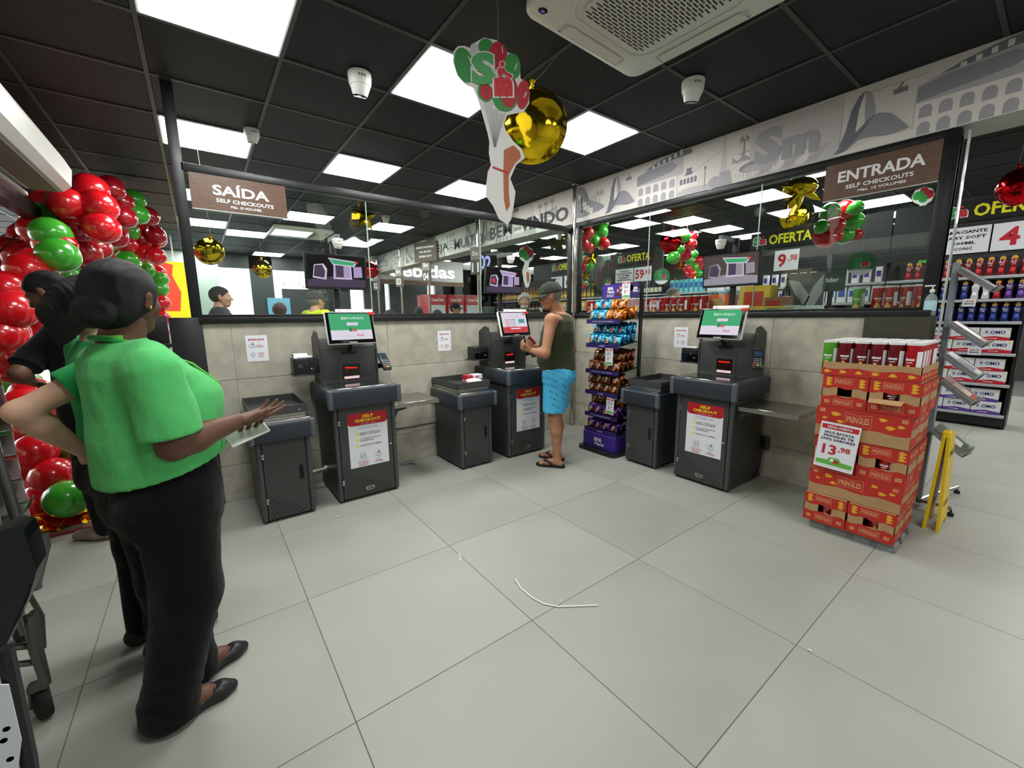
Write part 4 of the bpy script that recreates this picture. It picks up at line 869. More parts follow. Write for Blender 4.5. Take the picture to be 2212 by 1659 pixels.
    # trousers
    tr = [('l', [(.74, *at(.02, 0, 0)[:2], .140, .180), (.86, *at(.02, 0, 0)[:2], .150, .188), (.90, *at(.025, 0, 0)[:2], .145, .180), (.99, *at(.02, 0, 0)[:2], .142, .168)], ph, .03),
          ('e', at(-.055, -.07, .80), (.09, .10, .11), ph, .04), ('e', at(-.055, .07, .80), (.09, .10, .11), ph, .04)]
    for hp, kn, an, dx in ((hipR, knR, anR, 0), (hipL, knL, anL, .012)):
        tr += [('c', hp + F_ * .02, kn, .118, .098, .05), ('c', kn, an + vec(.005, 0, .0), .098, .080, .03), ('c', an + vec(.005, 0, .03), an + vec(.007, 0, -.035), .080, .079, .02)]
    def tf(a, b_, c_): return .006 * waves(a, b_, c_, 18, .4) + np.where(c_ < .2, .002 * np.sin(c_ * 90 + a * 60 + b_ * 40), 0)
    skin_obj('trousers', [mesh_of(tr, .0075, fold=tf, cuts=[(vec(0, 0, .018), vec(0, 0, -1)), (at(0, 0, .945), U - F_ * .1)])], BLACKCL, root, O)
    # ballet flats with bows
    for an, ty in ((anR, math.radians(8)), (anL, math.radians(20))):
        d = vec(math.cos(ty), math.sin(ty), 0); s = vec(-d[1], d[0], 0); z0 = an * vec(1, 1, 0)
        top = z0 + d * .085 + U * .085; P_ = [('c', z0 - d * .040 + U * .030, z0 + d * .06 + U * .026, .034, .038, .02), ('c', z0 + d * .06 + U * .026, z0 + d * .150 + U * .024, .040, .034, .02), ('c', z0 + d * .15 + U * .022, z0 + d * .185 + U * .020, .032, .020, .02)]
        V = mesh_of(P_, .004, cuts=[(vec(0, 0, .0005), vec(0, 0, -1)), (z0 + d * .118 + U * .048, unit(U * 1.0 - d * .28))], shell=[(z0 - d * .03 + U * .052, z0 + d * .100 + U * .052, .030, .031)])
        sh = skin_obj('shoe', [V], mat('black_leather', (30, 30, 32), .38, bump=.05, bscale=300), root, O)
        m = MB(); c = z0 + d * .128 + U * .050 - O
        for q in (1, -1): m.ring_tube([c, c + d * .004 + s * .012 * q + U * .008, c + s * .024 * q + U * .004, c - d * .006 + s * .014 * q + U * .001, c], .0022, MATS['black_leather'], 6); m.ring_tube([c, c + d * .012 + s * .01 * q, c + d * .022 + s * .012 * q - U * .004], .0018, MATS['black_leather'], 5)
        m.build('bow', sh)
    tag(root, 'woman in a green t-shirt and wide black trousers, hand out, nearest the camera', 'person')
    # phone in her left hand
    m = MB(Matrix.Translation(tuple(vec(*atY(533, 934, -2.0)))) @ Euler((math.radians(42), math.radians(-14), math.radians(16))).to_matrix().to_4x4()); m.box(-.066, .066, -.034, .034, -.005, .005, M_white, bev=.004, seg=2); ph_ = m.build('mobile_phone')
    m = MB(); m.M = Matrix.Translation(tuple(vec(*atY(533, 934, -2.0)))) @ Euler((math.radians(42), math.radians(-14), math.radians(16))).to_matrix().to_4x4(); m.box(-.06, .06, -.029, .029, .004, .0056, mat('phone_screen', (176, 190, 172), .1)); m.build('screen', ph_)
    tag(ph_, 'white phone in the green shirted woman\'s lower hand', 'phone')
woman_front()
# ================================================================ the other people
def person(name_label, base, yaw, h=1.70, girth=1.0, head=None, hyaw=None, hpitch=0.0, armR=None, armL=None, skin=SK_M, top=None, top_style='short', bottom=BLACKCL, bottom_style='long', hair=H_BLK, hair_style='short', cap=None, feet=((-.02, -.10, 0), (-.02, .10, 0)), shoes='shoe', res=.009, handres=.004, handsR=None, handsL=None, hs=1.0, belly=0.0, hem=.90, beard=None, glasses=False, lean=0.0, footyaw=(0, 0), hemcut=None, extra=None):
    """local axes: f forward, l left; arms given as (shoulder, elbow, wrist, hand direction, palm normal) in world axes or None for hanging"""
    O = vec(base[0], base[1], 0); root = empty('person', tuple(O)); k = h / 1.70
    F_ = vec(math.cos(yaw), math.sin(yaw), 0); L_ = vec(-math.sin(yaw), math.cos(yaw), 0); U = vec(0, 0, 1)
    at = lambda f, l, z: O + F_ * (f * k + lean * max(0, z - .95)) + L_ * l * k + U * z * k
    hy = yaw if hyaw is None else hyaw; HR = head_rot(hy, hpitch)
    hc = at(.02, 0, 1.575) if head is None else np.array(head, float)
    g = girth
    def arm(a, sgn):
        if a is not None: return [np.array(q, float) for q in a]
        s = at(0, .185 * sgn * g, 1.40); return [s, at(-.01, .235 * sgn * g, 1.12), at(.04, .235 * sgn * g, .87), -U + F_ * .1, -L_ * sgn]
    aR, aL = arm(armR, -1), arm(armL, 1)
    K = lambda z, f, a, b: (z * k, *at(f, 0, z)[:2], a * k * g, b * k * g)
    tor = [K(.88, -.01, .115, .165), K(1.0, .0, .11, .15), K(1.12, .005, .105, .145), K(1.28, .0, .115, .165), K(1.40, -.01, .085, .15), K(1.45, -.015, .06, .09)]
    body = [('l', tor, yaw, .03), ('c', at(-.02, 0, 1.42), hc - HR[2] * .06 * k - HR[0] * .015, .058 * k, .054 * k, .03)]
    for a, sgn in ((aR, -1), (aL, 1)):
        s_, e_, w_ = a[:3]; body += [('c', at(-.01, .11 * sgn * g, 1.395), s_, .052 * k, .056 * k, .03), ('c', s_, e_, .052 * k * g ** .5, .040 * k, .03), ('c', e_, e_ + (w_ - e_) * .3, .041 * k, .043 * k, .02), ('c', e_ + (w_ - e_) * .3, w_, .043 * k, .026 * k, .02)]
    ank = []
    for i, sgn in ((0, -1), (1, 1)):
        fx, fl, _ = feet[i]; an = at(fx, fl, .08); ank.append(an); hp = at(-.01, .09 * sgn, .90); kn = at((fx) * .5 + .02, (fl + .09 * sgn) / 2, .49)
        body += [('c', hp, kn, .088 * k, .056 * k, .04), ('c', kn, kn + (an - kn) * .35 - F_ * .012, .052 * k, .056 * k, .02), ('c', kn + (an - kn) * .35 - F_ * .012, an, .055 * k, .034 * k, .02)]
        fy = yaw + footyaw[i]; d = vec(math.cos(fy), math.sin(fy), 0)
        body += [('c', an - U * .02, an + d * .09 - U * .042, .036, .030, .02), ('c', an + d * .08 - U * .045, an + d * .155 - U * .054, .030, .020, .015), ('c', an - d * .03 - U * .045, an + d * .02 - U * .045, .030, .028, .02)]
        s = vec(-d[1], d[0], 0)
        if shoes == 'flipflop':
            for q in range(5): P0 = an + d * .15 - U * .058 + s * (.026 - .013 * q) * (-sgn); body.append(('c', P0, P0 + d * (.030 - .004 * q) - U * .004, .010 - .0008 * q, .008 - .0008 * q, .004))
    V = [mesh_of(body, res), mesh_of(head_prims(hc, HR, k * hs), min(res, .0055))]
    for a, sd, ov in ((aR, -1, handsR), (aL, 1, handsL)):
        f, n = a[3], a[4]; V.append(mesh_of(hand(a[2], f, n, sd, (ov or (.45, .5, .55, .6)), k * .98), handres))
    b = skin_obj('body', V, skin, root, O); eyes(root, hc, HR, k * hs, b, O)
    # top
    if top is not None:
        t = .016; e = .02 if top_style == 'tank' else .026
        T_ = [K(hem, -.005, .118 + t + belly * .5, .158 + t), K(1.0, .01 + belly * .3, .118 + t + belly, .152 + t), K(1.12, .012 + belly * .2, .114 + t + belly * .7, .150 + t), K(1.28, .003, .122 + t, .168 + t), K(1.38, -.006, .098 + t, .155 + (0 if top_style == 'tank' else t)), K(1.44, -.014, .068 + t * .7, .09 + t * .5), K(1.475, -.018, .062, .072)]
        P_ = [('l', T_, yaw, .03)]; parts = []
        fo = lambda a, b_, c_: .004 * waves(a, b_, c_, 24, .45) + .0025 * waves(a + .3, b_, c_, 55, .4)
        if top_style == 'tank':
            for a, sgn in ((aR, -1), (aL, 1)): P_.append(('c', at(-.012, .085 * sgn * g, 1.405), at(-.012, .135 * sgn * g, 1.385), .056 * k, .05 * k, .03))
            sh = [(aR[0] + L_ * -.04, aR[0] - U * .10 * k - L_ * .045, .050 * k, .048 * k), (aL[0] + L_ * .04, aL[0] - U * .10 * k + L_ * .045, .050 * k, .048 * k)]
            parts.append(mesh_of(P_, res * .9, fold=fo, cuts=[(at(0, 0, hem), -U), (at(-.018, 0, 1.452), unit(U - F_ * .25))], shell=sh))
        else:
            fr = .62 if top_style == 'short' else 1.0
            for a, sgn in ((aR, -1), (aL, 1)):
                s_, e_, w_ = a[:3]; P_ += [('c', at(-.01, .11 * sgn * g, 1.39), s_, .062 * k, .066 * k, .04), ('c', s_, s_ + (e_ - s_) * .35, .066 * k, .070 * k, .03)]
                d = unit(e_ - s_); end = s_ + (e_ - s_) * fr
                parts.append(mesh_of([('c', s_, e_, .066 * k * g ** .5, (.074 if fr < 1 else .056) * k, .02)], res * .8, fold=fo, cuts=[(end, d)] if fr < 1 else (), shell=[(s_ + (e_ - s_) * .3, e_ + d * .2, .054 * k, .066 * k)] if fr < 1 else ()))
                if fr == 1.0: parts.append(mesh_of([('c', e_, w_, .055 * k, .040 * k, .02)], res * .8, fold=fo))
            parts.append(mesh_of(P_, res * .9, fold=fo, cuts=[(at(0, 0, hem), -U) if hemcut is None else hemcut, (at(-.018, 0, 1.460), unit(U - F_ * .25))]))
        skin_obj('shirt', parts, top, root, O)
    # bottom
    wz = hem + .05
    B_ = [('l', [K(.84, -.01, .128, .168), K(.92, -.005, .126, .160), K(wz + .03, .0, .118, .152)], yaw, .04), ('e', at(-.07, -.07, .87), (.085 * k * g, .09 * k * g, .10 * k), yaw, .04), ('e', at(-.07, .07, .87), (.085 * k * g, .09 * k * g, .10 * k), yaw, .04)]
    fo2 = lambda a, b_, c_: .004 * waves(a, b_, c_, 22, .5)
    for i, sgn in ((0, -1), (1, 1)):
        an = ank[i]; fx, fl, _ = feet[i]; hp = at(.0, .088 * sgn, .88); kn = at(fx * .5 + .02, (fl + .09 * sgn) / 2, .49)
        if bottom_style == 'long': B_ += [('c', hp, kn, .108 * k * g ** .5, .082 * k, .05), ('c', kn, an, .082 * k, .066 * k, .03)]
        else: B_ += [('c', hp, kn + (hp - kn) * .05, .112 * k, .106 * k, .05)]
    if bottom_style == 'long': cut = [(vec(0, 0, .025), -U), (at(0, 0, wz), U)]; sh2 = []
    else: cut = [(at(0, 0, .535), -U), (at(0, 0, wz), U)]; sh2 = [(at(.0, sg * .092, .70), at(.01, sg * .095, .45), .070 * k, .096 * k) for sg in (-1, 1)]
    bo = skin_obj('shorts' if bottom_style == 'shorts' else 'trousers', [mesh_of(B_, res * .9, fold=fo2, cuts=cut, shell=sh2)], bottom, root, O)
    # footwear
    for i, sgn in ((0, -1), (1, 1)):
        fy = yaw + footyaw[i]; d = vec(math.cos(fy), math.sin(fy), 0); s = vec(-d[1], d[0], 0); z0 = ank[i] * vec(1, 1, 0)
        if shoes == 'flipflop':
            m = MB(); ol = [(-.075, .0), (-.07, .028), (-.03, .036), (.03, .036), (.10, .046), (.155, .044), (.195, .022), (.205, 0), (.195, -.022), (.155, -.042), (.10, -.042), (.03, -.034), (-.03, -.034), (-.07, -.026)]
            m.prism([(a, b_) for a, b_ in ol], tuple(z0 - O), tuple(d), tuple(s), .018, M_rubber); so = m.build('flip_flop', root, label='black rubber flip flop')
            m = MB(); c = z0 - O
            for q in (1, -1): m.ring_tube([c + d * .150 + U * .018, c + d * .135 + U * .040, c + d * .10 + s * .022 * q + U * .062, c + d * .05 + s * .040 * q + U * .045, c + d * .02 + s * .042 * q + U * .016], [.005, .007, .010, .009, .007], M_rubber, 8)
            m.build('strap', so)
        else:
            P_ = [('c', z0 - d * .035 + U * .040, z0 + d * .07 + U * .040, .042, .044, .02), ('c', z0 + d * .07 + U * .038, z0 + d * .18 + U * .030, .046, .032, .02), ('c', z0 + U * .06, z0 + d * .03 + U * .075, .042, .038, .02)]
            skin_obj('shoe', [mesh_of(P_, .007, cuts=[(vec(0, 0, .001), -U)])], mat('shoe_' + shoes, {'shoe': (30, 30, 32), 'tan': (150, 135, 120)}.get(shoes, (40, 40, 42)), .6), root, O)
    # hair and cap
    if hair_style == 'short':
        P_, c_ = hair_cap(hc, HR, k * hs, .0065, .012, -.055); skin_obj('hair', [mesh_of(P_, .005, fold=lambda a, b_, c2: .0015 * waves(a, b_, c2, 120), cuts=c_)], hair, root, O)
    elif hair_style == 'curly':
        P_, c_ = hair_cap(hc, HR, k * hs, .026, .012, -.06); skin_obj('hair', [mesh_of(P_, .005, fold=lambda a, b_, c2: .006 * waves(a, b_, c2, 130), cuts=c_)], hair, root, O)
    elif hair_style == 'ponytail':
        q = [('e', hc - HR[0] * .03, (.092, .088, .10), HR, .02), ('c', hc - HR[0] * .09 + HR[2] * .03, hc - HR[0] * .115 - HR[2] * .03, .045, .048, .03), ('c', hc - HR[0] * .115 - HR[2] * .03, hc - HR[0] * .08 - HR[2] * .17, .048, .030, .02), ('c', hc - HR[0] * .08 - HR[2] * .17, hc - HR[0] * .06 - HR[2] * .21, .026, .010, .02)]
        P_, c_ = hair_cap(hc, HR, k * hs, .012, .012, -.25, q); skin_obj('hair', [mesh_of(P_, .005, fold=lambda a, b_, c2: .002 * np.sin((a + b_) * 300 + 3 * np.sin(c2 * 30)) + .002 * waves(a, b_, c2, 60), cuts=[c_[0]])], hair, root, O, label='long black hair in a ponytail')
    if beard is not None:
        ctr = lambda f, l, u: hc + k * hs * (HR[0] * f + HR[1] * l + HR[2] * u)
        skin_obj('beard', [mesh_of([('e', ctr(.030, 0, -.072), (.066 * k, .060 * k, .046 * k), HR, .02), ('e', ctr(.088, 0, -.046), (.014, .026, .007), HR, .01)], .005, fold=lambda a, b_, c2: .002 * waves(a, b_, c2, 200), shell=[(ctr(.10, -.010, -.060), ctr(.10, .010, -.060), .010, .010)])], beard, root, O)
    if cap is not None:
        cm, brimup = cap; ctr = lambda f, l, u: hc + k * hs * (HR[0] * f + HR[1] * l + HR[2] * u)
        Vc = mesh_of([('e', ctr(-.012, 0, .030), (.112 * k, .092 * k, .100 * k), HR, .01)], .005, cuts=[(ctr(.0, 0, .024), unit(-HR[2] + HR[0] * .05))])
        m_ = skin_obj('cap', [Vc], cm, root, O, smooth_it=1)
        m = MB(); n = 14; vs = []; 
        for lay in (0, .004):
            for r in (0, 1):
                for q in range(n + 1):
                    t = -1.25 + 2.5 * q / n; rr = (.104 + r * .075 * math.cos(t * .85)); vs.append(tuple(ctr(rr * math.cos(t * .9) - .005, rr * math.sin(t * .9) * .80, .028 - .012 * r - .016 * abs(t) ** 2 * .5 * r + lay) - O))
        N = n + 1; fs = []
        for q in range(n): fs += [(q, q + 1, N + q + 1, N + q), (2 * N + q, 3 * N + q, 3 * N + q + 1, 2 * N + q + 1), (N + q, N + q + 1, 3 * N + q + 1, 3 * N + q)]
        m.add(vs, fs, cm, True); m.build('brim', m_); m = MB(); m.ell(tuple(ctr(-.012, 0, .128) - O), (.007, .007, .004), cm, 8, 6); m.build('button', m_)
    if extra: extra(root, at, F_, L_, U, O, hc, HR, bo)
    tag(root, name_label, 'person'); return root
# ---------------------------------------------------------------- customer in a tank top at the payment screen
YM = math.radians(128)      # he faces the left wall, turned a little to the left
def man_extra(root, at, F_, L_, U, O, hc, HR, bo):
    m = MB(); ctr = lambda f, l, u: hc + 1.0 * (HR[0] * f + HR[1] * l + HR[2] * u) - O
    m.ell(tuple(ctr(.070, .062, .055)), (.004, .012, .009), mat('cap_green_mark', (110, 150, 60), .6), 10, 6, R=Matrix(((HR[0][0], HR[1][0], 0), (HR[0][1], HR[1][1], 0), (0, 0, 1)))); m.build('emblem', root, label='small green emblem on the cap')
    m = MB(); prev = None
    for q in range(2): p = at(.07 + .0 * q, -.10 * 0 + .155, .88 - .03 * q) - O
    c = at(.065, .165, .80) - O; m.ring_tube([c + U * .09, c + U * .05 + L_ * .006, c, c - U * .04 - L_ * .004], .0022, M_white, 6); m.build('drawstring', bo, label='white drawstring')
M_short = mat('light_blue_shorts', (70, 176, 222), .7, noise=.05, nscale=8, bump=.08, bscale=300)
def shorts_print():
    nt = M_short.node_tree; b = nt.nodes['Principled BSDF']; src = b.inputs['Base Color'].links[0].from_socket
    tc = nt.nodes.new('ShaderNodeTexCoord'); mp = nt.nodes.new('ShaderNodeMapping'); mp.inputs['Rotation'].default_value = (0, -.6, 0); mp.inputs['Scale'].default_value = (1, 1, 1); nt.links.new(tc.outputs['Object'], mp.inputs[0])
    sx = nt.nodes.new('ShaderNodeSeparateXYZ'); nt.links.new(mp.outputs[0], sx.inputs[0])
    def mth(op, a, bb=None):
        n = nt.nodes.new('ShaderNodeMath'); n.operation = op
        if hasattr(a, 'links') or hasattr(a, 'is_linked'): nt.links.new(a, n.inputs[0])
        else: n.inputs[0].default_value = a
        if bb is not None:
            if hasattr(bb, 'is_linked'): nt.links.new(bb, n.inputs[1])
            else: n.inputs[1].default_value = bb
        return n.outputs[0]
    z = mth('FRACT', mth('MULTIPLY', sx.outputs[2], 22.0)); zi = mth('FLOOR', mth('MULTIPLY', sx.outputs[2], 22.0)); row = mth('LESS_THAN', z, .20)
    w = nt.nodes.new('ShaderNodeTexNoise'); w.inputs['Scale'].default_value = 75; w.inputs['Detail'].default_value = 1; nt.links.new(mp.outputs[0], w.inputs['Vector'])
    on = mth('GREATER_THAN', w.outputs[0], .5); dash = mth('LESS_THAN', mth('FRACT', mth('ADD', mth('MULTIPLY', sx.outputs[0], 9.0), mth('MULTIPLY', zi, .37))), .62)
    f = mth('MULTIPLY', mth('MULTIPLY', row, on), dash); mx = nt.nodes.new('ShaderNodeMix'); mx.data_type = 'RGBA'; nt.links.new(f, mx.inputs[0]); nt.links.new(src, mx.inputs[6]); mx.inputs[7].default_value = rgb(24, 84, 130); nt.links.new(mx.outputs[2], b.inputs['Base Color'])
shorts_print()
mb = vec(-1.17, -.94, 0)
msL = vec(-1.335, -1.03, 1.36); meL = vec(*atY(1178, 764, -1.08)); mwL = vec(*atY(1147, 757, -.90))
msR = vec(-.99, -.86, 1.355); meR = vec(*atY(1236, 757, -.76)); mwR = vec(*atY(1160, 748, -.72))
person('man in a dark green tank top, light blue shorts and cap at the payment screen', (mb[0], mb[1]), math.radians(122), h=1.66, girth=1.10, head=vec(*atY(1188, 640, -.92)), hyaw=math.radians(150), hpitch=-.22,
       armL=(msL, meL, mwL, unit(vec(*atY(1128, 748, -.86)) - mwL), vec(.2, .7, .6)), armR=(msR, meR, mwR, unit(vec(*atY(1136, 746, -.74)) - mwR), vec(0, -.6, .6)),
       skin=SK_M, top=cloth('olive_knit', (56, 62, 42), .1, 30), top_style='tank', bottom=M_short, bottom_style='shorts', hair=H_GREY, hair_style='short', cap=(cloth('dark_cap', (50, 54, 48), .1, 30), 0), feet=((.02, -.085, 0), (-.03, .11, 0)), shoes='flipflop', res=.0075, handres=.0032, belly=.03, hem=.925, footyaw=(-.2, .05), handsR=(.9, 1.0, 1.0, 1.0), handsL=(.7, .8, .9, 1.0), extra=man_extra)
m = MB(Matrix.Translation(tuple(vec(*atY(1149, 735, -.85)))) @ Euler((math.radians(50), math.radians(10), math.radians(60))).to_matrix().to_4x4()); m.box(-.035, .035, -.045, .045, -.008, .008, mat('red_wallet', (120, 36, 34), .5), bev=.004); tag(m.build('wallet'), 'dark red wallet in the hand of the man in the tank top', 'wallet')
# ---------------------------------------------------------------- second woman behind the first, hand on her hip
w2 = vec(-4.07, -1.50, 0); y2 = math.radians(30)
F2 = vec(math.cos(y2), math.sin(y2), 0); L2 = vec(-math.sin(y2), math.cos(y2), 0)
s2 = w2 + F2 * -.02 - L2 * .165 + vec(0, 0, 1.26); e2 = vec(*atY(42, 890, -1.74)); wr2 = vec(*atY(186, 978, -1.62)); h2 = unit(vec(*atY(204, 1002, -1.56)) - wr2)
person('woman in a green t-shirt and ponytail, hand on hip, behind the nearest woman', (w2[0], w2[1]), y2, h=1.56, girth=1.05, head=vec(*atY(212, 662, -1.52)), hyaw=math.radians(35), hpitch=-.05,
       armR=(s2, e2, wr2, h2, vec(.2, .9, .1)), skin=SK_L, top=GREEN2, top_style='short', bottom=BLACKCL, hair=H_BLK, hair_style='ponytail', feet=((-.02, -.09, 0), (-.01, .09, 0)), shoes='shoe', res=.008, belly=.02, hem=.95, handsR=(.6, .7, .8, .9), hemcut=(w2 + vec(0, 0, .90), vec(0, 0, -1)))
# ---------------------------------------------------------------- man in black by the arch, looking down
m3 = vec(-4.22, .0, 0)
sB = vec(*atY(74, 770, -.12)); eB = vec(*atY(52, 815, -.25)); wB = vec(*atY(48, 828, -.02))
person('man in a black t-shirt looking down, beside the left column of balloons', (-4.36, -.05), math.radians(150), h=1.72, girth=1.15, head=vec(*atY(104, 632, -.08)), hyaw=math.radians(170), hpitch=-.55,
       armL=(sB, vec(*atY(40, 806, -.2)), vec(*atY(70, 826, .15)), vec(.3, .6, -.3), vec(0, 0, -1)), skin=SK_D, top=cloth('black_tshirt', (16, 16, 18)), bottom=BLACKCL, hair=H_BLK, hair_style='short', shoes='tan', res=.010, hem=.86, lean=-.06)
# ---------------------------------------------------------------- people beyond the SAÍDA window
def far_person(label, px, py, dist_y, yaw, **kw):
    hc = vec(*atY(px, py, dist_y)); h = kw.pop('h', (hc[2]) / 1.575 * 1.70)
    return person(label, (hc[0], hc[1]), yaw, h=h, res=.016, handres=.008, **kw)
SK_F = skinm('skin_fair', (196, 150, 124))
far_person('man with a fade haircut and dark shirt seen against the bright doorway', 473, 642, 2.4, math.radians(-10), skin=SK_F, top=cloth('dark_grey_tee', (60, 62, 66)), hair=H_DK)
far_person('person with burgundy hair, only the head showing over the sill', 604, 672, 3.6, math.radians(70), skin=SK_M, top=cloth('maroon_top', (80, 26, 38)), hair=mat('hair_burgundy', (70, 18, 34), .6, bump=.5, bscale=200), hair_style='curly')
far_person('man in a yellow shirt and dark cap beyond the window, facing right', 680, 650, 2.1, math.radians(20), skin=SK_F, top=cloth('yellow_shirt', (222, 236, 40)), hair=H_GREY, cap=(cloth('grey_cap', (70, 70, 68)), 0))
far_person('bearded man with curly grey hair facing the camera beyond the corner window', 1133, 652, 1.5, math.radians(-128), skin=SK_M, top=cloth('dark_green_top', (34, 48, 40)), hair=mat('hair_light_grey', (165, 162, 158), .6, bump=.5, bscale=200), hair_style='curly', beard=mat('beard_grey', (170, 166, 160), .7, bump=.4, bscale=300))
far_person('man in a black cap half hidden by the red drinks fridges', 982, 668, 3.2, math.radians(-60), skin=SK_M, top=cloth('dark_grey_tee', (60, 62, 66)), hair=H_BLK, cap=(cloth('black_cap', (26, 27, 28)), 0))
far_person('short dark haired person, head over the sill left of the red fridges', 905, 676, 3.4, math.radians(60), skin=SK_D, top=cloth('black_tshirt', (16, 16, 18)), hair=H_BLK)
far_person('curly dark haired person, head over the sill beneath the brown notice', 945, 684, 3.0, math.radians(80), skin=SK_D, top=cloth('black_tshirt', (16, 16, 18)), hair=H_BLK, hair_style='curly')
far_person('curly dark haired person far left of the red fridges, head over sill', 842, 684, 3.5, math.radians(80), skin=SK_D, top=cloth('black_tshirt', (16, 16, 18)), hair=H_BLK, hair_style='curly')
far_person('balding man among the shelves, only the top of his head above the cans', 1452, 640, -.15, math.radians(-100), skin=SK_F, top=cloth('dark_grey_tee', (60, 62, 66)), hair=H_GREY)
# ================================================================ balloons, foil balloons, hanging things
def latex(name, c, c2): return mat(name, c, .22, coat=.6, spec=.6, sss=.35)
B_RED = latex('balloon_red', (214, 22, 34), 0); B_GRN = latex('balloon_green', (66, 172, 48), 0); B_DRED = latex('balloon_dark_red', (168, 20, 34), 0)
GOLD = mat('gold_foil', (226, 192, 34), .10, metal=1.0, bump=.12, bscale=22); RFOIL = mat('red_foil', (206, 18, 28), .10, metal=1.0, bump=.12, bscale=22)
bm_ = {}
def balloon_mesh(mt):
    if mt.name in bm_: return bm_[mt.name]
    m = MB(); prof = [(1e-6, -1.20), (.06, -1.17), (.10, -1.22), (.05, -1.12), (.22, -1.02), (.50, -.86), (.78, -.58), (.95, -.24), (1.0, .10), (.95, .42), (.80, .68), (.55, .88), (.27, .98), (1e-6, 1.01)]
    m.lathe(prof, (0, 0, 0), mt, 20); o = m.build('balloon', sharp=80); bm_[mt.name] = o.data; bpy.data.objects.remove(o); return bm_[mt.name]
def balloon(parent, loc, r, mt, direction=(0, 0, 1), st=1.0, label=None):
    o = bpy.data.objects.new('balloon', balloon_mesh(mt)); COL.objects.link(o); o.parent = parent; o.location = loc; o.scale = (r, r, r * st)
    o.rotation_euler = Vector(direction).to_track_quat('Z', 'Y').to_euler(); return o
arch = empty('balloon_arch', (-4.6, 1.3, 0)); AO = Vector((-4.6, 1.3, 0))
z1 = lambda x, y: (x / 3.017, 150 + y / 3.017); zb_ = lambda x, y: (x / 5.53, 480 + y / 5.53); z4 = lambda x, y: (x / 3.456, 700 + y / 3.456)
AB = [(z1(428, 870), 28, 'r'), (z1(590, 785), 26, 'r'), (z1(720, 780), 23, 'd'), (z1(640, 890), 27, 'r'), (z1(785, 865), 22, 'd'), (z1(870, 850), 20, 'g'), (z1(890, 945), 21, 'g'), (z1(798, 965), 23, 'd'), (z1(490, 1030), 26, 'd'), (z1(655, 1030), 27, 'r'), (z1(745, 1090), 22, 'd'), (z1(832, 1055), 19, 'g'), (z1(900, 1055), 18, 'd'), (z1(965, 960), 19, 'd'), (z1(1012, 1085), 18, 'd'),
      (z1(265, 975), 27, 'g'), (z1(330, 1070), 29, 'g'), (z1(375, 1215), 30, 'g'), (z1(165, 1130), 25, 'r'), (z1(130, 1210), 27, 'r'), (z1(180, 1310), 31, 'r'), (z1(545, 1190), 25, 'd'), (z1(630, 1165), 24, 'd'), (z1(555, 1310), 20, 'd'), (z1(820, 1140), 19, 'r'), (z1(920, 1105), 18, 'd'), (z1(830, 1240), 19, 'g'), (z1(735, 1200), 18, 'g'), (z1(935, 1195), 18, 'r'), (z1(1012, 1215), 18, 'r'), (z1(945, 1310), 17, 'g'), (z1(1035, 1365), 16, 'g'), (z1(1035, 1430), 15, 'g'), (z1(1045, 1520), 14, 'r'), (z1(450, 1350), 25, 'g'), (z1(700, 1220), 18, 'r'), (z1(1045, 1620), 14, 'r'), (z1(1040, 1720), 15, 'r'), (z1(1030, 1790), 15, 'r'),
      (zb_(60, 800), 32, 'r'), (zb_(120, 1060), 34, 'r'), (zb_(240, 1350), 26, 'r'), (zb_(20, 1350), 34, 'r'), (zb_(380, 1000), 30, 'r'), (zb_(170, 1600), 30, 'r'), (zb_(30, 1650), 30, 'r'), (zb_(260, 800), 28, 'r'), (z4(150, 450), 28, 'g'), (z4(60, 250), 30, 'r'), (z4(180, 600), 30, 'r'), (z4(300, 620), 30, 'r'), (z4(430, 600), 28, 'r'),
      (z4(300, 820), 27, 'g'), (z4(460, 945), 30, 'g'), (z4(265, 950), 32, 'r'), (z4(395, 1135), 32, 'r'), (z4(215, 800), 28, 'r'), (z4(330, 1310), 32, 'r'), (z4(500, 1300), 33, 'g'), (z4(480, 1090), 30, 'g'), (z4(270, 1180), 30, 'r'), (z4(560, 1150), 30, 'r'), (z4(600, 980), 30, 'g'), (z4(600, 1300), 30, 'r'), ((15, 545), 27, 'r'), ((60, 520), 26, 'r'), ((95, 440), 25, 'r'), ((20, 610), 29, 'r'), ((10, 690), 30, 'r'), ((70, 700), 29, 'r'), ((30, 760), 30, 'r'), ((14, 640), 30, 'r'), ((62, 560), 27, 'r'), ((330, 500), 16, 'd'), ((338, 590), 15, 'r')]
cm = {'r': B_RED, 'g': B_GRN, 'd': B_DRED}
for (p, ry, c) in AB:
    dep = min(5.6, max(2.62, .103 * 891 / ry)); q = CAM + ray(*p) * dep; d = Vector((random.uniform(-.5, .5) + .7, -.75, random.uniform(-.6, .6)))
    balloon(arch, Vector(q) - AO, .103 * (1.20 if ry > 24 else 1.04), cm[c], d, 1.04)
    if p[0] < 170:
        q = CAM + ray(p[0] + random.uniform(-26, 26), p[1] + random.uniform(-26, 26)) * (dep + .13); balloon(arch, Vector(q) - AO, .125, B_RED, (-.8, .5, random.uniform(-.5, .5)), 1.04)
    if ry > 16 and p[1] < 960:
        q = CAM + ray(p[0] + random.uniform(-9, 9), p[1] + random.uniform(-8, 8)) * (dep + .16); balloon(arch, Vector(q) - AO, .10, cm[random.choice('rrg')], (-.8, .5, random.uniform(-.5, .5)), 1.04)
m = MB(); c = Vector((-4.66, .40, 0)) - AO
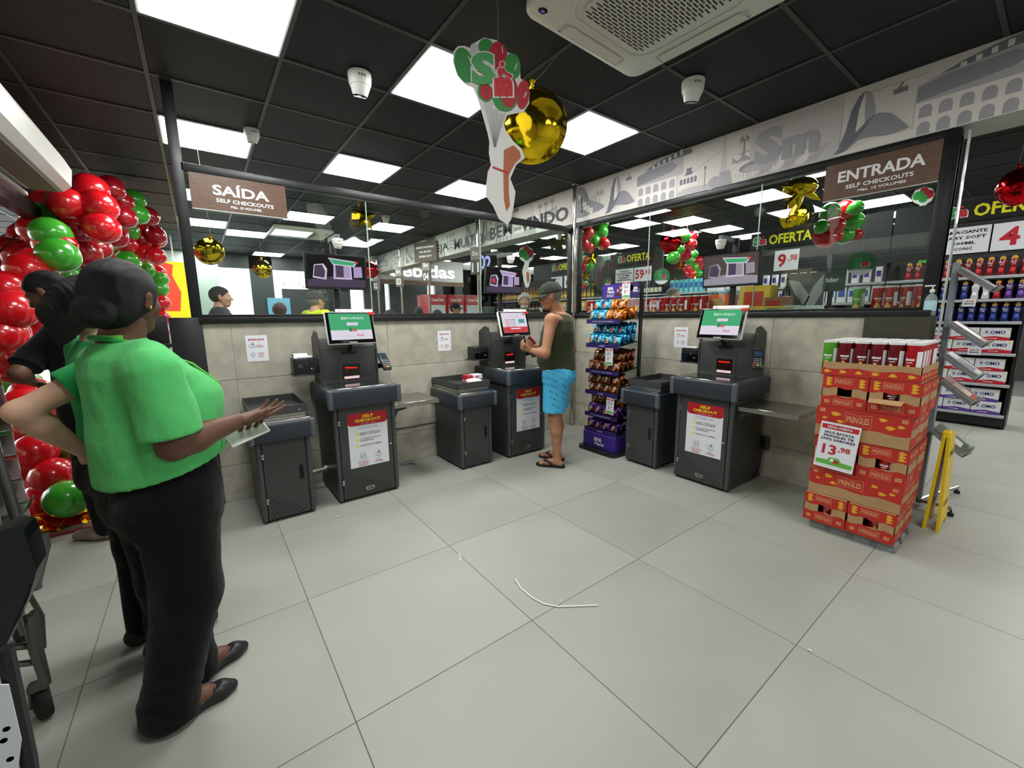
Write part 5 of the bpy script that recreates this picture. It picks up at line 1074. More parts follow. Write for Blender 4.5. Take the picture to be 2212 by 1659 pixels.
vs = [(c.x + math.cos(t) * r * (1 + .12 * math.sin(t * 9)), c.y + math.sin(t) * r * (1 + .12 * math.cos(t * 7)), z + .008 * math.sin(t * 11)) for r, z in ((.02, .05), (.12, .055), (.20, .03), (.235, .012)) for t in np.linspace(0, 2 * PI, 36, endpoint=False)]
m.add(vs, [(i * 36 + k, i * 36 + (k + 1) % 36, (i + 1) * 36 + (k + 1) % 36, (i + 1) * 36 + k) for i in range(3) for k in range(36)], GOLD, True); m.ring_tube([c + Vector((0, 0, .04)), c + Vector((0, 0, .35))], .012, M_black, 8); m.build('base_weight', arch, label='crumpled gold foil base weight')
pth = [Vector((-4.66, .40, .3)), Vector((-4.66, .42, 1.2)), Vector((-4.62, .55, 1.9)), Vector((-4.52, 1.2, 2.3)), Vector((-4.42, 2.0, 2.3)), Vector((-4.33, 2.7, 1.9)), Vector((-4.30, 2.84, 1.2)), Vector((-4.30, 2.84, .0))]
m = MB(); m.ring_tube([p - AO + Vector((-.30, .34, -.10)) for p in pth], .006, M_black, 6); m.build('arch_frame', arch)
tag(arch, 'tall arch of red and green balloons round the entrance on the left', 'balloon arch')
# ---------------------------------------------------------------- foil balloons
def string(m, a, b, r=.0012): m.ring_tube([a, ((a[0] + b[0]) / 2 + .004, (a[1] + b[1]) / 2, (a[2] + b[2]) / 2), b], r, mat('string', (170, 168, 160), .7), 4)
def foil(label, px, py, y, r, mt, top=None, tilt=(0, 0, 0), th=.55, group=None):
    c = atY(px, py, y); top = top or (c.x, c.y + .01, H_S if c.x > .34 else H_C); o = empty('foil_balloon', c); R = Euler(tilt).to_matrix(); m = MB(); n = 40; vs = []; fs = []
    prof = [(1e-4, 1), (.35, .94), (.62, .79), (.82, .55), (.93, .30), (.985, .08), (1.03, 0.0), (.985, -.08), (.93, -.30), (.82, -.55), (.62, -.79), (.35, -.94), (1e-4, -1)]
    for i, (a, b) in enumerate(prof):
        for k in range(n):
            t = 2 * PI * k / n; w = 1 + (.028 * math.sin(t * 20) if .9 < a < 1.02 else .012 * math.sin(t * 20) if a > .7 else 0)
            vs.append(tuple(R @ Vector((a * r * w * math.cos(t), b * r * th, a * r * w * math.sin(t)))))
    fs = [(i * n + k, i * n + (k + 1) % n, (i + 1) * n + (k + 1) % n, (i + 1) * n + k) for i in range(len(prof) - 1) for k in range(n)]
    m.add(vs, fs, mt, True); m.build('foil', o, sharp=70)
    m = MB(); e = R @ Vector((0, 0, r * 1.0)); m.lathe([(.006, 0), (.012, .012), (.007, .02), (.02, .035)], e, mt, 10); m.build('valve', o)
    if top is not None:
        m = MB(); string(m, e + Vector((0, 0, .02)), (top[0] - c.x, top[1] - c.y, top[2] - c.z)); m.build('string', o)
    tag(o, label, 'balloon', group); return o
foil('big round gold foil balloon hanging behind the cutout by the air conditioner', 1150, 273, -1.62, .205, GOLD, atZ(1203, 122, 2.93), (.1, 0, -.72), .60)
foil('round gold foil balloon near the black post beyond the SAÍDA window', 453, 544, 1.0, .115, GOLD, None, (.35, .1, .25), .7)
foil('small round gold foil balloon on a white ribbon beyond the SAÍDA window', 567, 581, 2.6, .115, GOLD, None, (0, 0, .3), .6)
foil('red foil balloon behind the first overhead monitor', 800, 583, 3.2, .13, RFOIL, None, (0, 0, -.2), .7)
foil('red foil balloon at the top right edge, above the fabric softener shelf', 2202, 402, -3.30, .17, RFOIL, None, (0, .2, .9), .8)
foil('big red foil balloon among balloons beyond the right wall window', 1450, 522, .9, .20, RFOIL, None, (.1, 0, -.6), .6)
foil('dark gold foil balloon behind the gold star beyond the ENTRADA window', 1716, 468, -1.0, .20, GOLD, None, (.1, 0, -.8), .6)
def star(label, px, py, y, r, yaw, spikes=5, th=.4, rin=.45):
    c = atY(px, py, y); o = empty('foil_star', c); m = MB(); R = Matrix.Rotation(yaw, 3, 'Z'); n = spikes * 2; ring = []
    for k in range(n):
        t = PI / 2 + PI * k / spikes; q = r if k % 2 == 0 else r * rin; ring.append(R @ Vector((q * math.cos(t), 0, q * math.sin(t))))
    vs = [tuple(p) for p in ring] + [tuple(R @ Vector((0, -r * th * .5, 0))), tuple(R @ Vector((0, r * th * .5, 0)))]
    for k in range(n): m.add([vs[k], vs[(k + 1) % n], vs[n]], [(0, 1, 2)], GOLD); m.add([vs[k], vs[(k + 1) % n], vs[n + 1]], [(0, 2, 1)], GOLD)
    m.build('foil', o); m = MB(); string(m, (0, 0, r * .9), (0, .01, (H_S if c.x > .34 else H_C) - c.z)); m.build('string', o); return tag(o, label, 'balloon')
star('gold star balloon at the top of the cluster by the corner', 1279, 558, 2.2, .15, -.6); star('gold star balloon low in the cluster by the corner', 1265, 594, 2.4, .14, -.3); star('tall gold star balloon beneath the big red foil balloon', 1470, 577, 1.6, .15, -1.4, 4, .5); star('gold star balloon at the foot of the cluster left of the right wall monitor', 1502, 607, 2.2, .14, -.5)
star('gold diamond star balloon beneath the cluster below the ENTRADA sign', 1807, 545, -1.0, .15, -.9, 4, .6); star('gold star tips beyond the SAÍDA window near the far camera', 787, 468, 2.6, .22, .3, 5); star('small gold star balloon far beyond the ENTRADA window', 1948, 557, 1.2, .2, -.5)
# spiky gold burst
c = atY(1728, 405, -1.85); o = empty('foil_burst', c); m = MB(); m.ell((0, 0, 0), (.16, .16, .10), GOLD, 20, 12); m.build('foil', o)
for k, (a, b, c_) in enumerate([(-1, .3, -.05), (-.7, .2, -.8), (.1, .1, -1.1), (.75, -.6, -.55), (-.2, .3, 1.0), (-.85, .3, -.6), (.3, .5, -.9)]):
    d = Vector((a, b, c_)).normalized(); m = MB(); m.ring_tube([d * .08, d * .17, d * .27], [.05, .036, .002], GOLD, 10); m.build('spike', o)
tag(o, 'large gold foil burst balloon with spikes under the ENTRADA window beam', 'balloon')
def cluster(label, pts, y, rpx_scale, sc, off, top=True):
    pts = [((off[0] + a / sc, off[1] + b / sc), r / sc, c) for a, b, r, c in pts]; cx = sum(p[0][0] for p in pts) / len(pts); cy = sum(p[0][1] for p in pts) / len(pts)
    c = atY(cx, cy, y); o = empty('balloon_cluster', c); hi = -9
    for (p, r, col) in pts:
        q = atY(p[0], p[1], y + random.uniform(-.10, .10)); dep = (np.array(q) - CAM) @ W_; R = r * dep / 891.0; balloon(o, q - c, R, cm[col], Vector((random.uniform(-.6, .6), -.5, random.uniform(-.4, .9))), 1.05); hi = max(hi, q.z)
    m = MB(); zt = H_S if c.x > .3 else H_C; string(m, (0, 0, -.1), (0, 0, zt - c.z), .002); m.build('string', o); tag(o, label, 'balloons'); return o
c8o, c9o = (1220, 350), (1640, 280)
cluster('upper red and green balloon cluster beyond the window, right by the chrome corner pole', [(220, 700, 66, 'r'), (360, 690, 68, 'g'), (285, 790, 68, 'g'), (385, 810, 62, 'r'), (170, 820, 66, 'r'), (235, 850, 55, 'r'), (140, 700, 45, 'g'), (405, 615, 35, 'g'), (150, 900, 45, 'g')], 1.5, 1, 4.608, c8o)
cluster('lower small balloon cluster beyond the window, near the chrome corner pole', [(150, 970, 45, 'g'), (200, 980, 42, 'r'), (165, 1040, 48, 'r'), (250, 1040, 44, 'g'), (130, 1130, 38, 'r'), (150, 1185, 42, 'g'), (180, 1225, 34, 'r'), (125, 1230, 32, 'g'), (215, 1215, 26, 'g')], 2.6, 1, 4.608, c8o)
cluster('red and green balloon cluster right of the big red foil balloon', [(1195, 740, 58, 'g'), (1270, 735, 50, 'r'), (1250, 830, 62, 'r'), (1200, 930, 60, 'r'), (1080, 955, 62, 'g'), (1275, 925, 48, 'g'), (1140, 880, 50, 'g'), (1240, 985, 42, 'g')], .9, 1, 4.608, c8o)
cluster('smaller balloon cluster left of the right wall monitor', [(1330, 980, 42, 'r'), (1355, 1035, 38, 'r'), (1220, 1060, 40, 'r'), (1255, 1115, 42, 'r'), (1290, 1045, 40, 'g'), (1330, 1110, 38, 'g'), (1245, 1005, 36, 'g')], 2.2, 1, 4.608, c8o)
cluster('largest balloon cluster beyond the window, below the ENTRADA sign', [(600, 700, 72, 'g'), (820, 670, 58, 'g'), (730, 690, 80, 'r'), (795, 790, 80, 'g'), (640, 820, 74, 'r'), (530, 830, 55, 'g'), (720, 900, 78, 'g'), (560, 925, 80, 'r'), (820, 900, 50, 'r'), (650, 905, 55, 'r')], -1.95, 1, 3.95, c9o)
cluster('small far balloon cluster left of the round green hanging sign', [(430, 1140, 38, 'r'), (510, 1140, 38, 'g'), (465, 1190, 38, 'r'), (520, 1190, 32, 'g'), (375, 1030, 42, 'g'), (385, 1100, 40, 'r'), (370, 1165, 40, 'r'), (405, 1195, 32, 'g')], 1.0, 1, 3.95, c9o)
cluster('balloon cluster half hidden by the black post at the ENTRADA window end', [(1400, 945, 58, 'g'), (1465, 890, 42, 'r'), (1420, 1020, 55, 'g'), (1395, 1045, 50, 'r'), (1410, 1110, 35, 'g'), (1440, 1140, 32, 'g'), (1470, 970, 40, 'g')], -1.9, 1, 3.95, c9o)
cluster('pair of red balloons behind the round green hanging sign', [(730, 1180, 45, 'r'), (780, 1215, 40, 'r')], .6, 1, 3.95, c9o)
# ---------------------------------------------------------------- the printed card cutout
base = vec(-2.446, -1.846, 0); hv = base - CAM; hv[2] = 0; hv = unit(hv); cu = vec(-hv[1], hv[0], 0) * -1
def onc(px, py, off=0.0):
    x, y = 940 + px / 3.772, 60 + py / 3.772; d = ray(x, y); t = ((base - CAM) @ hv) / (d @ hv); p = CAM + d * t; return ((p - base) @ cu, p[2])
def cutout(label, M_, name='hanging_cutout'):
    o = empty(name, tuple(base)); o['x'] = 0; del o['x']
    n_ = -hv
    def pl(m, pts, mt, lay, th=None):
        P_ = [onc(*p) for p in pts]
        if th: m.prism(P_, (0, 0, 0), tuple(cu), (0, 0, 1), th, mt); return
        area = sum(P_[i][0] * P_[(i + 1) % len(P_)][1] - P_[(i + 1) % len(P_)][0] * P_[i][1] for i in range(len(P_)))
        if area < 0: P_ = P_[::-1]
        q = n_ * (.0045 + .0005 * lay); m.add([tuple(cu * a + vec(0, 0, 1) * b + q) for a, b in P_], [tuple(range(len(P_)))], mt)
    def el(cx, cy, rx, ry, tilt=0, n=26):
        c_, s_ = math.cos(tilt), math.sin(tilt); return [(cx + rx * math.cos(t) * c_ - ry * math.sin(t) * s_, cy + rx * math.cos(t) * s_ + ry * math.sin(t) * c_) for t in np.linspace(0, 2 * PI, n, endpoint=False)]
    PW = mat('card_white', (224, 222, 220), .6)
    m = MB(); outline = [(400, 83), (350, 110), (330, 122), (295, 140), (283, 168), (235, 150), (185, 155), (150, 195), (145, 280), (180, 390), (240, 460), (310, 492), (345, 580), (380, 690), (425, 850), (442, 930), (437, 1020), (455, 1120), (428, 1180), (415, 1290), (412, 1370), (470, 1450), (520, 1560), (590, 1605), (620, 1560), (640, 1450), (655, 1340), (612, 1230), (660, 1120), (730, 1060), (700, 985), (640, 930), (580, 850), (560, 790), (585, 715), (650, 700), (720, 690), (765, 620), (770, 530), (745, 450), (695, 415), (690, 300), (650, 220), (590, 205), (560, 150), (500, 105), (450, 95)]
    pl(m, outline, PW, 0, .004); m.build('card', o)
    g, r_ = mat('print_green', (52, 140, 66), .55), mat('print_red', (176, 30, 48), .55); gl = mat('print_shine', (206, 214, 206), .5)
    m = MB()
    items = [(el(330, 190, 42, 60, -.3), mat('print_pale', (198, 198, 196), .6)), (el(412, 155, 60, 62), g), (el(410, 530, 62, 80, -.3), g), (el(415, 530, 50, 66, -.3), r_), (el(515, 235, 74, 116, -.1), r_), (el(240, 310, 78, 145, -.25), g), (el(630, 320, 66, 104, -.1), g), (el(715, 550, 52, 118, .1), r_), (el(570, 560, 105, 128, -.05), g), (el(602, 530, 72, 128, .0), r_)]
    for i, (e, mt) in enumerate(items): pl(m, e, mt, i + 1)
    for i, e in enumerate([el(285, 270, 5, 36, -.5, 10), el(548, 190, 4, 34, -.05, 10), el(658, 325, 5, 36, .3, 10), el(734, 555, 5, 30, .4, 10)]): pl(m, e, gl, 12)
    for k in range(13):
        x0 = 400 + 14 * k; yt = 610 + (60 if k > 4 else 0) + (30 if k > 8 else 0); pl(m, [(x0, yt), (x0 + 3, yt), (483 + k * .8, 975), (481 + k * .8, 975)], M_greyink, 13)
    pl(m, [(560, 1000), (640, 960), (690, 1010), (700, 1060), (650, 1110), (600, 1200), (600, 1330), (610, 1450), (580, 1500), (560, 1400), (555, 1200)], mat('print_tan', (176, 100, 66), .6), 1)
    pl(m, [(470, 1130), (600, 1180), (598, 1196), (468, 1146)], r_, 3)
    m.build('print', o, label='printed red and green balloons with strings')
    # Sm logo standing proud of the card
    m = MB(); n = tuple(n_)
    def txt(s, cx, cy, h_, w_, mt, bold, lay):
        a, b = onc(cx, cy); a2, b2 = onc(cx + w_, cy + h_); m.text(s, tuple(cu * a + vec(0, 0, 1) * b + n_ * (.010 + .0006 * lay)), tuple(cu), (0, 0, 1), abs(b2 - b), mt, w=abs(a2 - a), bold=bold, off=0, res=3)
    txt('S', 392, 342, 280, 216, PW, .10, 1); txt('S', 392, 342, 262, 196, mat('logo_green', (76, 164, 92), .5), .06, 2)
    txt('m', 556, 490, 182, 176, PW, .12, 3); txt('m', 556, 490, 160, 150, mat('logo_red', (200, 28, 44), .5), .085, 4)
    def fl(pts, mt, lay):
        P_ = [onc(*p) for p in pts]; area = sum(P_[i][0] * P_[(i + 1) % len(P_)][1] - P_[(i + 1) % len(P_)][0] * P_[i][1] for i in range(len(P_)))
        if area < 0: P_ = P_[::-1]
        m.add([tuple(cu * a + vec(0, 0, 1) * b + n_ * (.010 + .0006 * lay)) for a, b in P_], [tuple(range(len(P_)))], mt)
    def figure(mt, lay, e):
        fl(el(548, 308, 20 + e, 22 + e), mt, lay); fl([(520 - e, 335 - e), (560 + e, 340), (590 + e, 385), (580, 400 + e), (548, 375), (540, 405), (570 + e, 420 + e), (545, 430 + e), (515 - e, 400), (505 - e, 360)], mt, lay); fl([(575 - e, 375 - e), (630 + e, 395 - e), (622 + e, 425 + e), (590, 412 + e)], mt, lay)
    figure(PW, 3, 7); figure(MATS['logo_red'], 5, 0)
    m.build('logo', o, label='green S and red m logo with a small figure pushing a cart')
    m = MB(); a, b = onc(510, 95); string(m, tuple(cu * a + vec(0, 0, 1) * b), tuple(cu * a + vec(0, 0, 1) * H_C), .0008); m.build('string', o)
    return tag(o, label, 'hanging sign')
cutout('hanging card cutout of red and green balloons with a big Sm logo', None)
# small far copies of the hanging cutout, seen through the glass
def small_cutout(label, px, py, y, h, zt):
    c = atY(px, py, y); o = empty('hanging_cutout', c); d = unit(np.array(CAM) - np.array(c)); d[2] = 0; d = unit(d); u = vec(-d[1], d[0], 0); s = h / 1.0
    m = MB(); P_ = [(-.16, .50), (.0, .56), (.15, .48), (.20, .35), (.16, .20), (.08, .14), (.05, .0), (.10, -.10), (.12, -.25), (.06, -.48), (-.02, -.50), (-.08, -.30), (-.10, -.05), (-.04, .14), (-.16, .22), (-.21, .36)]
    m.prism([(a * s, b * s) for a, b in P_], (0, 0, 0), tuple(u), (0, 0, 1), .004, MATS['card_white']); m.build('card', o); m = MB()
    for i, (a, b, r, mt) in enumerate([(-.11, .36, .085, 'print_green'), (.10, .36, .085, 'print_red'), (0, .45, .08, 'print_red'), (0, .28, .08, 'print_green'), (-.05, .40, .06, 'print_green')]):
        m.add([tuple(u * (a + r * math.cos(t)) * s + vec(0, 0, 1) * (b + r * 1.2 * math.sin(t)) * s + d * (.0048 + .0004 * i)) for t in np.linspace(0, 2 * PI, 14, endpoint=False)], [tuple(range(14))], MATS[mt])
    m.add([tuple(u * a * s + vec(0, 0, 1) * b * s + d * .005) for a, b in ((.0, -.08), (.07, -.12), (.08, -.3), (.03, -.42), (.0, -.25))], [(0, 1, 2, 3, 4)], MATS['print_tan']); m.build('print', o); m = MB(); string(m, (0, 0, .5 * s), (0, 0, zt - c.z)); m.build('string', o); return tag(o, label, 'hanging sign')
small_cutout('small far balloon cutout hanging right of the payment checkout monitor', 1137, 579, 1.6, .62, H_C)
small_cutout('balloon cutout seen through the glass below the end of the ENTRADA sign', 1990, 455, -2.35, .55, H_S)
# ---------------------------------------------------------------- ceiling air conditioner
def aircon(label, loc, rz):
    o = empty('air_conditioner', loc, rz); a = .475; P1 = mat('ac_white', (206, 206, 198), .45)
    def rr(h, r, n=6): return [(sx * (h - r) + r * math.cos(t0 + PI / 2 * k / n), sy * (h - r) + r * math.sin(t0 + PI / 2 * k / n)) for sx, sy, t0 in ((1, 1, 0), (-1, 1, PI / 2), (-1, -1, PI), (1, -1, 1.5 * PI)) for k in range(n + 1)]
    m = MB(); e1, e2, e3 = rr(a, .075), rr(a - .006, .07), rr(a - .022, .06); k = len(e1); m.add([(x, y, 0) for x, y in e1] + [(x, y, -.028) for x, y in e1] + [(x, y, -.039) for x, y in e2] + [(x, y, -.045) for x, y in e3], [(q * k + j, (q + 1) * k + j, (q + 1) * k + (j + 1) % k, q * k + (j + 1) % k) for q in range(3) for j in range(k)] + [tuple(range(3 * k, 4 * k))[::-1]], P1, True); m.build('panel', o)
    m = MB(); o_, i_ = rr(.335, .12), rr(.325, .115); k = len(o_)
    m.add([(x, y, -.047) for x, y in o_] + [(x, y, -.052) for x, y in i_] + [(x, y, -.047) for x, y in rr(.315, .11)], [(j, (j + 1) % k, k + (j + 1) % k, k + j) for j in range(k)] + [(k + j, k + (j + 1) % k, 2 * k + (j + 1) % k, 2 * k + j) for j in range(k)], P1, True); m.build('rim', o)
    m = MB(); m.prism(rr(.275, .07), (0, 0, -.056), (1, 0, 0), (0, 1, 0), .010, P1); gr = m.build('grille', o)
    m = MB(); dk = mat('grille_shadow', (58, 50, 46), .8)
    for j in range(31):
        y = -.255 + .017 * j
        for q in range(-5, 5):
            x0 = q * .056 + (.028 if j % 2 else 0)
            if abs(x0 + .022) > .245: continue
            m.add([(x0, y, -.0566), (x0 + .046, y, -.0566), (x0 + .046, y + .0085, -.0566), (x0, y + .0085, -.0566)], [(3, 2, 1, 0)], dk)
    s = m.build('slots', gr); s['kind'] = 'stuff'
    for q in range(4):
        R = Matrix.Rotation(q * PI / 2, 4, 'Z'); m = MB(R); m.box(-.25, .25, .375, .440, -.0485, -.043, mat('vent_grey', (182, 182, 176), .4), bev=.002, seg=1); m.box(-.245, .245, .432, .437, -.0495, -.045, dk); m.prism([(-.22, .368), (.22, .368), (.235, .43), (-.235, .43)], (0, 0, -.054), (1, 0, 0), (0, 1, 0), .006, P1); m.build('vane', o)
    m = MB(); m.lathe([(1e-6, -.0478), (.020, -.0478), (.024, -.044)], (-.405, .385, 0), M_gloss, 20, scale=(1.2, .9, 1)); m.text('32', (-.405, .385, -.0484), (1, 0, 0), (0, -1, 0), .014, emis('ac_digits', (120, 110, 255), 1.5), bold=.0, off=-.0), m.build('status_display', o, label='small dark display with lilac digits')
    return tag(o, label, 'air conditioner')
aircon('large white ceiling cassette air conditioner at the top of the picture', (-1.845, -2.345, H_C - .002), math.radians(2.5)); aircon('distant ceiling cassette air conditioner beyond the SAÍDA window', (-2.15, 4.75, H_C - .002), 0)
# ---------------------------------------------------------------- signs on the glazing
def wood_sign(label, M, w, h, big, bw, bh):
    o = empty('hanging_sign'); o.matrix_world = M; m = MB(); m.box(0, w, -.008, 0, -h, 0, M_wood); m.box(0, w, -.009, -.0, -h - .006, -h, mat('acrylic_edge', (190, 195, 190), .2)); m.build('board', o)
    m = MB(); c = w * .51; m.text(big, (c, -.0084, -h * (.37 if 'Í' in big else .39)), LX, LZ, bh * (1.25 if 'Í' in big else 1), M_letter, w=bw, bold=.035, res=3); m.text('SELF CHECKOUTS', (c + (.02 if 'Í' in big else 0), -.0084, -h * .70), LX, LZ, h * .115, M_letter, w=bw * (1.03 if 'Í' in big else .78), bold=.03)
    m.text('Máx. 15 VOLUMES', (c + .02, -.0084, -h * .855), LX, LZ, h * .075, M_letter, w=bw * .55, bold=.03); m.build('lettering', o, label='white lettering reading ' + big + ' SELF CHECKOUTS Máx. 15 VOLUMES'); return tag(o, label, 'sign')
wood_sign('dark wood sign reading SAÍDA SELF CHECKOUTS in the left window', Matrix.Translation((-3.735, -.005, 2.388)), .585, .232, 'SAÍDA', .345, .068)
wood_sign('dark wood sign reading ENTRADA SELF CHECKOUTS in the right window', Matrix.Translation((.045, -2.515, 2.46)) @ Matrix.Rotation(-PI / 2, 4, 'Z'), .61, .245, 'ENTRADA', .46, .075)
# chrome poles
def pole(label, x, y, z0, z1_, r=.025):
    m = MB(); m.ring_tube([(x, y, z0), (x, y, z1_)], r, M_chrome, 20); m.ring_tube([(x, y, z0), (x, y, z0 + .012)], r * 1.8, M_chrome, 20); m.ring_tube([(x, y, z1_ - .012), (x, y, z1_)], r * 1.6, M_chrome, 20); return tag(m.build('chrome_pole'), label, 'pole')
pole('full height polished steel pole in the tiled corner behind the man', -.055, -.03, 0, H_C)
# ================================================================ snack rack
M_pur = mat('rack_purple', (66, 40, 140), .4); M_purd = mat('rack_purple_dark', (48, 34, 96), .4)
def foilpack(n, c): return mat(n, c, .18, metal=.75, bump=.5, bscale=28, spec=.8)
PK = {'orange': foilpack('foil_orange', (206, 112, 32)), 'blue': foilpack('foil_blue', (44, 150, 200)), 'brown': foilpack('foil_brown', (124, 66, 34)), 'purple': foilpack('foil_purple', (96, 44, 140))}
M_tan = mat('cake_print', (214, 160, 104), .5); M_brn = mat('dark_cake_print', (78, 44, 26), .5)
def pack_proto(c):
    m = MB(); nx, nz = 6, 6; w, h, t = .098, .098, .040; vs = []; 
    for s in (-1, 1):
        for j in range(nz + 1):
            for i in range(nx + 1):
                u, v = i / nx * 2 - 1, j / nz * 2 - 1; b = max(0, (1 - u ** 4)) * max(0, (1 - abs(v) ** 3)); x = u * w / 2 * (1 - .06 * (1 - v * v)) + random.uniform(-.001, .001); z = v * h / 2 + random.uniform(-.001, .001)
                vs.append((x, s * t / 2 * b ** .6 + random.uniform(-.002, .002) * (b > .05) + .0015 * s, z + h / 2))
    N = (nx + 1) * (nz + 1); fs = []
    for j in range(nz):
        for i in range(nx):
            a = j * (nx + 1) + i; fs.append((a, a + 1, a + nx + 2, a + nx + 1)); fs.append((N + a, N + a + nx + 1, N + a + nx + 2, N + a + 1))
    m.add(vs, fs, PK[c], True)
    for zz in (0, h): m.add([(-w / 2, 0, zz - .006), (w / 2, 0, zz - .006), (w / 2, 0, zz + .006), (-w / 2, 0, zz + .006)], [(0, 1, 2, 3)], PK[c])
    p = m.build('snack_packet'); m = MB(); f = -.0245
    m.lathe([(.021, 0), (.021, .001)], (-.012, f + .001, .036), M_tan, 12, axis='y', scale=(1.1, .9, 1)); m.lathe([(.012, 0), (.012, .0012)], (-.018, f, .036), M_brn, 10, axis='y')
    m.text('ana', (.012, f - .0012, .066), LX, LZ, .013, M_letter, w=.030, bold=.05, res=1); m.text('maria', (.016, f - .0012, .052), LX, LZ, .012, M_letter, w=.036, bold=.05, res=1); m.build('front_print', p); return p
rk = empty('snack_rack', (-.28, -.97, 0), -PI / 2)     # local: x to the right, y towards the wall
W = .425; hw = W / 2; shz = [1.335, 1.095, .83, .61, .375, .215]; dp = .315
m = MB()
for s in (-1, 1): m.box(s * hw - .010, s * hw + .010, -.02, .02, .02, 1.70, M_black, bev=.002, seg=1)
m.build('upright', rk); 
m = MB(); m.prism([(-hw - .035, -.36), (-hw - .03, .04), (hw + .03, .04), (hw + .035, -.36), (hw, -.395), (-hw, -.395)], (0, 0, .004), (1, 0, 0), (0, 1, 0), .030, M_black); m.build('base', rk)
m = MB(); m.box(-hw, hw, -.335, -.02, .035, .19, M_pur, bev=.003, seg=1); f = -.3358; m.text('ana', (-.01, f, .128), LX, LZ, .038, M_letter, w=.10, bold=.05); m.text('Maria', (.01, f, .085), LX, LZ, .038, M_letter, w=.125, bold=.05); m.build('plinth', rk, label='purple plinth lettered ana Maria')
m = MB(); m.box(-hw - .01, hw * .18, -.075, -.065, 1.565, 1.705, M_pur); m.box(hw * .62, hw + .02, -.075, -.065, 1.565, 1.705, M_purd); f = -.0758
m.text('ana', (-.115, f, 1.665), LX, LZ, .030, M_letter, w=.07, bold=.05); m.text('Maria', (-.108, f, 1.632), LX, LZ, .030, M_letter, w=.09, bold=.05); m.text('UM SABOR PARA', (-.118, f, 1.600), LX, LZ, .012, M_letter, w=.095, bold=.02, res=1); m.text('CADA MOMENTO!', (-.118, f, 1.584), LX, LZ, .012, M_letter, w=.095, bold=.02, res=1)
for q in ((-.035, 1.60, .018), (-.02, 1.64, .016), (.0, 1.60, .02), (.015, 1.665, .018), (.02, 1.62, .014)): m.lathe([(q[2], 0), (q[2], .001)], (q[0], f + .0008, q[1]), M_tan if q[1] > 1.61 else M_brn, 10, axis='y')
m.text('ana', (.195, f, 1.655), LX, LZ, .024, M_letter, w=.045, bold=.05, res=1); m.text('Maria', (.195, f, 1.63), LX, LZ, .024, M_letter, w=.06, bold=.05, res=1); m.lathe([(.018, 0), (.018, .001)], (.15, f + .0008, 1.66), M_tan, 10, axis='y', scale=(.8, 1.8, 1)); m.build('header_sign', rk, label='purple ana Maria header signs')
for i, z in enumerate(shz):
    m = MB(); m.prism([(-dp, z - .005), (-dp, z + .003), (-.02, z + .045), (-.02, z + .037)], (-hw + .008, 0, 0), (0, 1, 0), (0, 0, 1), W - .016, M_black); s_ = m.build('shelf', rk)
    m = MB(); m.prism([(-dp - .004, z - .022), (-dp - .004, z + .022), (-dp + .002, z + .022), (-dp + .002, z - .022)], (-hw, 0, 0), (0, 1, 0), (0, 0, 1), W, M_purd)
    m.text('UM SABOR PARA CADA MOMENTO!' if i in (0, 2, 4) else 'ana Maria', (0, -dp - .0048, z), LX, LZ, .012 if i in (0, 2, 4) else .018, mat('pale_lilac_ink', (190, 184, 220), .5), w=.27 if i in (0, 2, 4) else .07, bold=.03, res=1); m.build('price_rail', s_)
    if i < 5:
        m = MB()
        for q in range(8): m.ring_tube([(hw - .004, -dp + .02 + q * .035, z), (hw - .004, -dp + .02 + q * .035, z + .05)], .0015, M_black, 4, caps=False)
        m.ring_tube([(hw - .004, -dp, z + .05), (hw - .004, -.02, z + .085)], .002, M_black, 4); g_ = m.build('side_wires', s_); g_['kind'] = 'stuff'
def pricecard(label, M, w, h, big, small):
    o = empty('price_card'); o.matrix_world = M; m = MB(); m.box(-w / 2, w / 2, -.001, .001, -h, 0, M_paper); m.build('sheet', o); m = MB(); f = -.0014
    m.box(-w * .44, w * .44, f - .0003, f, -h * .13, -h * .04, M_redink); m.text('OFERTA', (0, f - .0006, -h * .085), LX, LZ, h * .05, M_paper, res=1, bold=.03)
    for k, t in enumerate(['BOLO ANA', 'MARIA 35G', 'SABORES']): m.text(t, (0, f, -h * (.20 + .085 * k)), LX, LZ, h * .05, M_ink, w=w * .6, res=1, bold=.02)
    m.text(big, (-w * .12, f, -h * .60), LX, LZ, h * .19, M_redink, bold=.05); m.text(small, (w * .2, f, -h * .55), LX, LZ, h * .10, M_redink, bold=.04, res=1)
    m.prism([(-w * .44, -h * .95), (w * .44, -h * .95), (w * .44, -h * .84), (w * .1, -h * .80), (-w * .15, -h * .80), (-w * .44, -h * .86)], (0, f, 0), (1, 0, 0), (0, 0, 1), .0003, mat('offer_green', (110, 180, 90), .6)); m.build('print', o); return tag(o, label, 'price tag')
RM = rk.matrix_basis.copy(); RM = Matrix.Translation((-.28, -.97, 0)) @ Matrix.Rotation(-PI / 2, 4, 'Z')
pricecard('white 3,99 price card on the header of the purple snack rack', RM @ Matrix.Translation((.085, -.08, 1.725)), .095, .165, '3', ',99')
pricecard('white 3,99 price card on the second shelf edge of the snack rack', RM @ Matrix.Translation((.10, -dp - .012, 1.075)), .095, .165, '3', ',99')
pricecard('white 3,99 price card on the fourth shelf edge of the snack rack', RM @ Matrix.Translation((.135, -dp - .012, .585)) @ Matrix.Rotation(.06, 4, 'Y'), .095, .165, '3', ',99')
tag(rk, 'tall black and purple snack rack in the tiled corner behind the man', 'display rack')
protos = {c: pack_proto(c) for c in PK}; used = set(); SN = ['top', 'second', 'third', 'fourth', 'fifth', 'bottom']
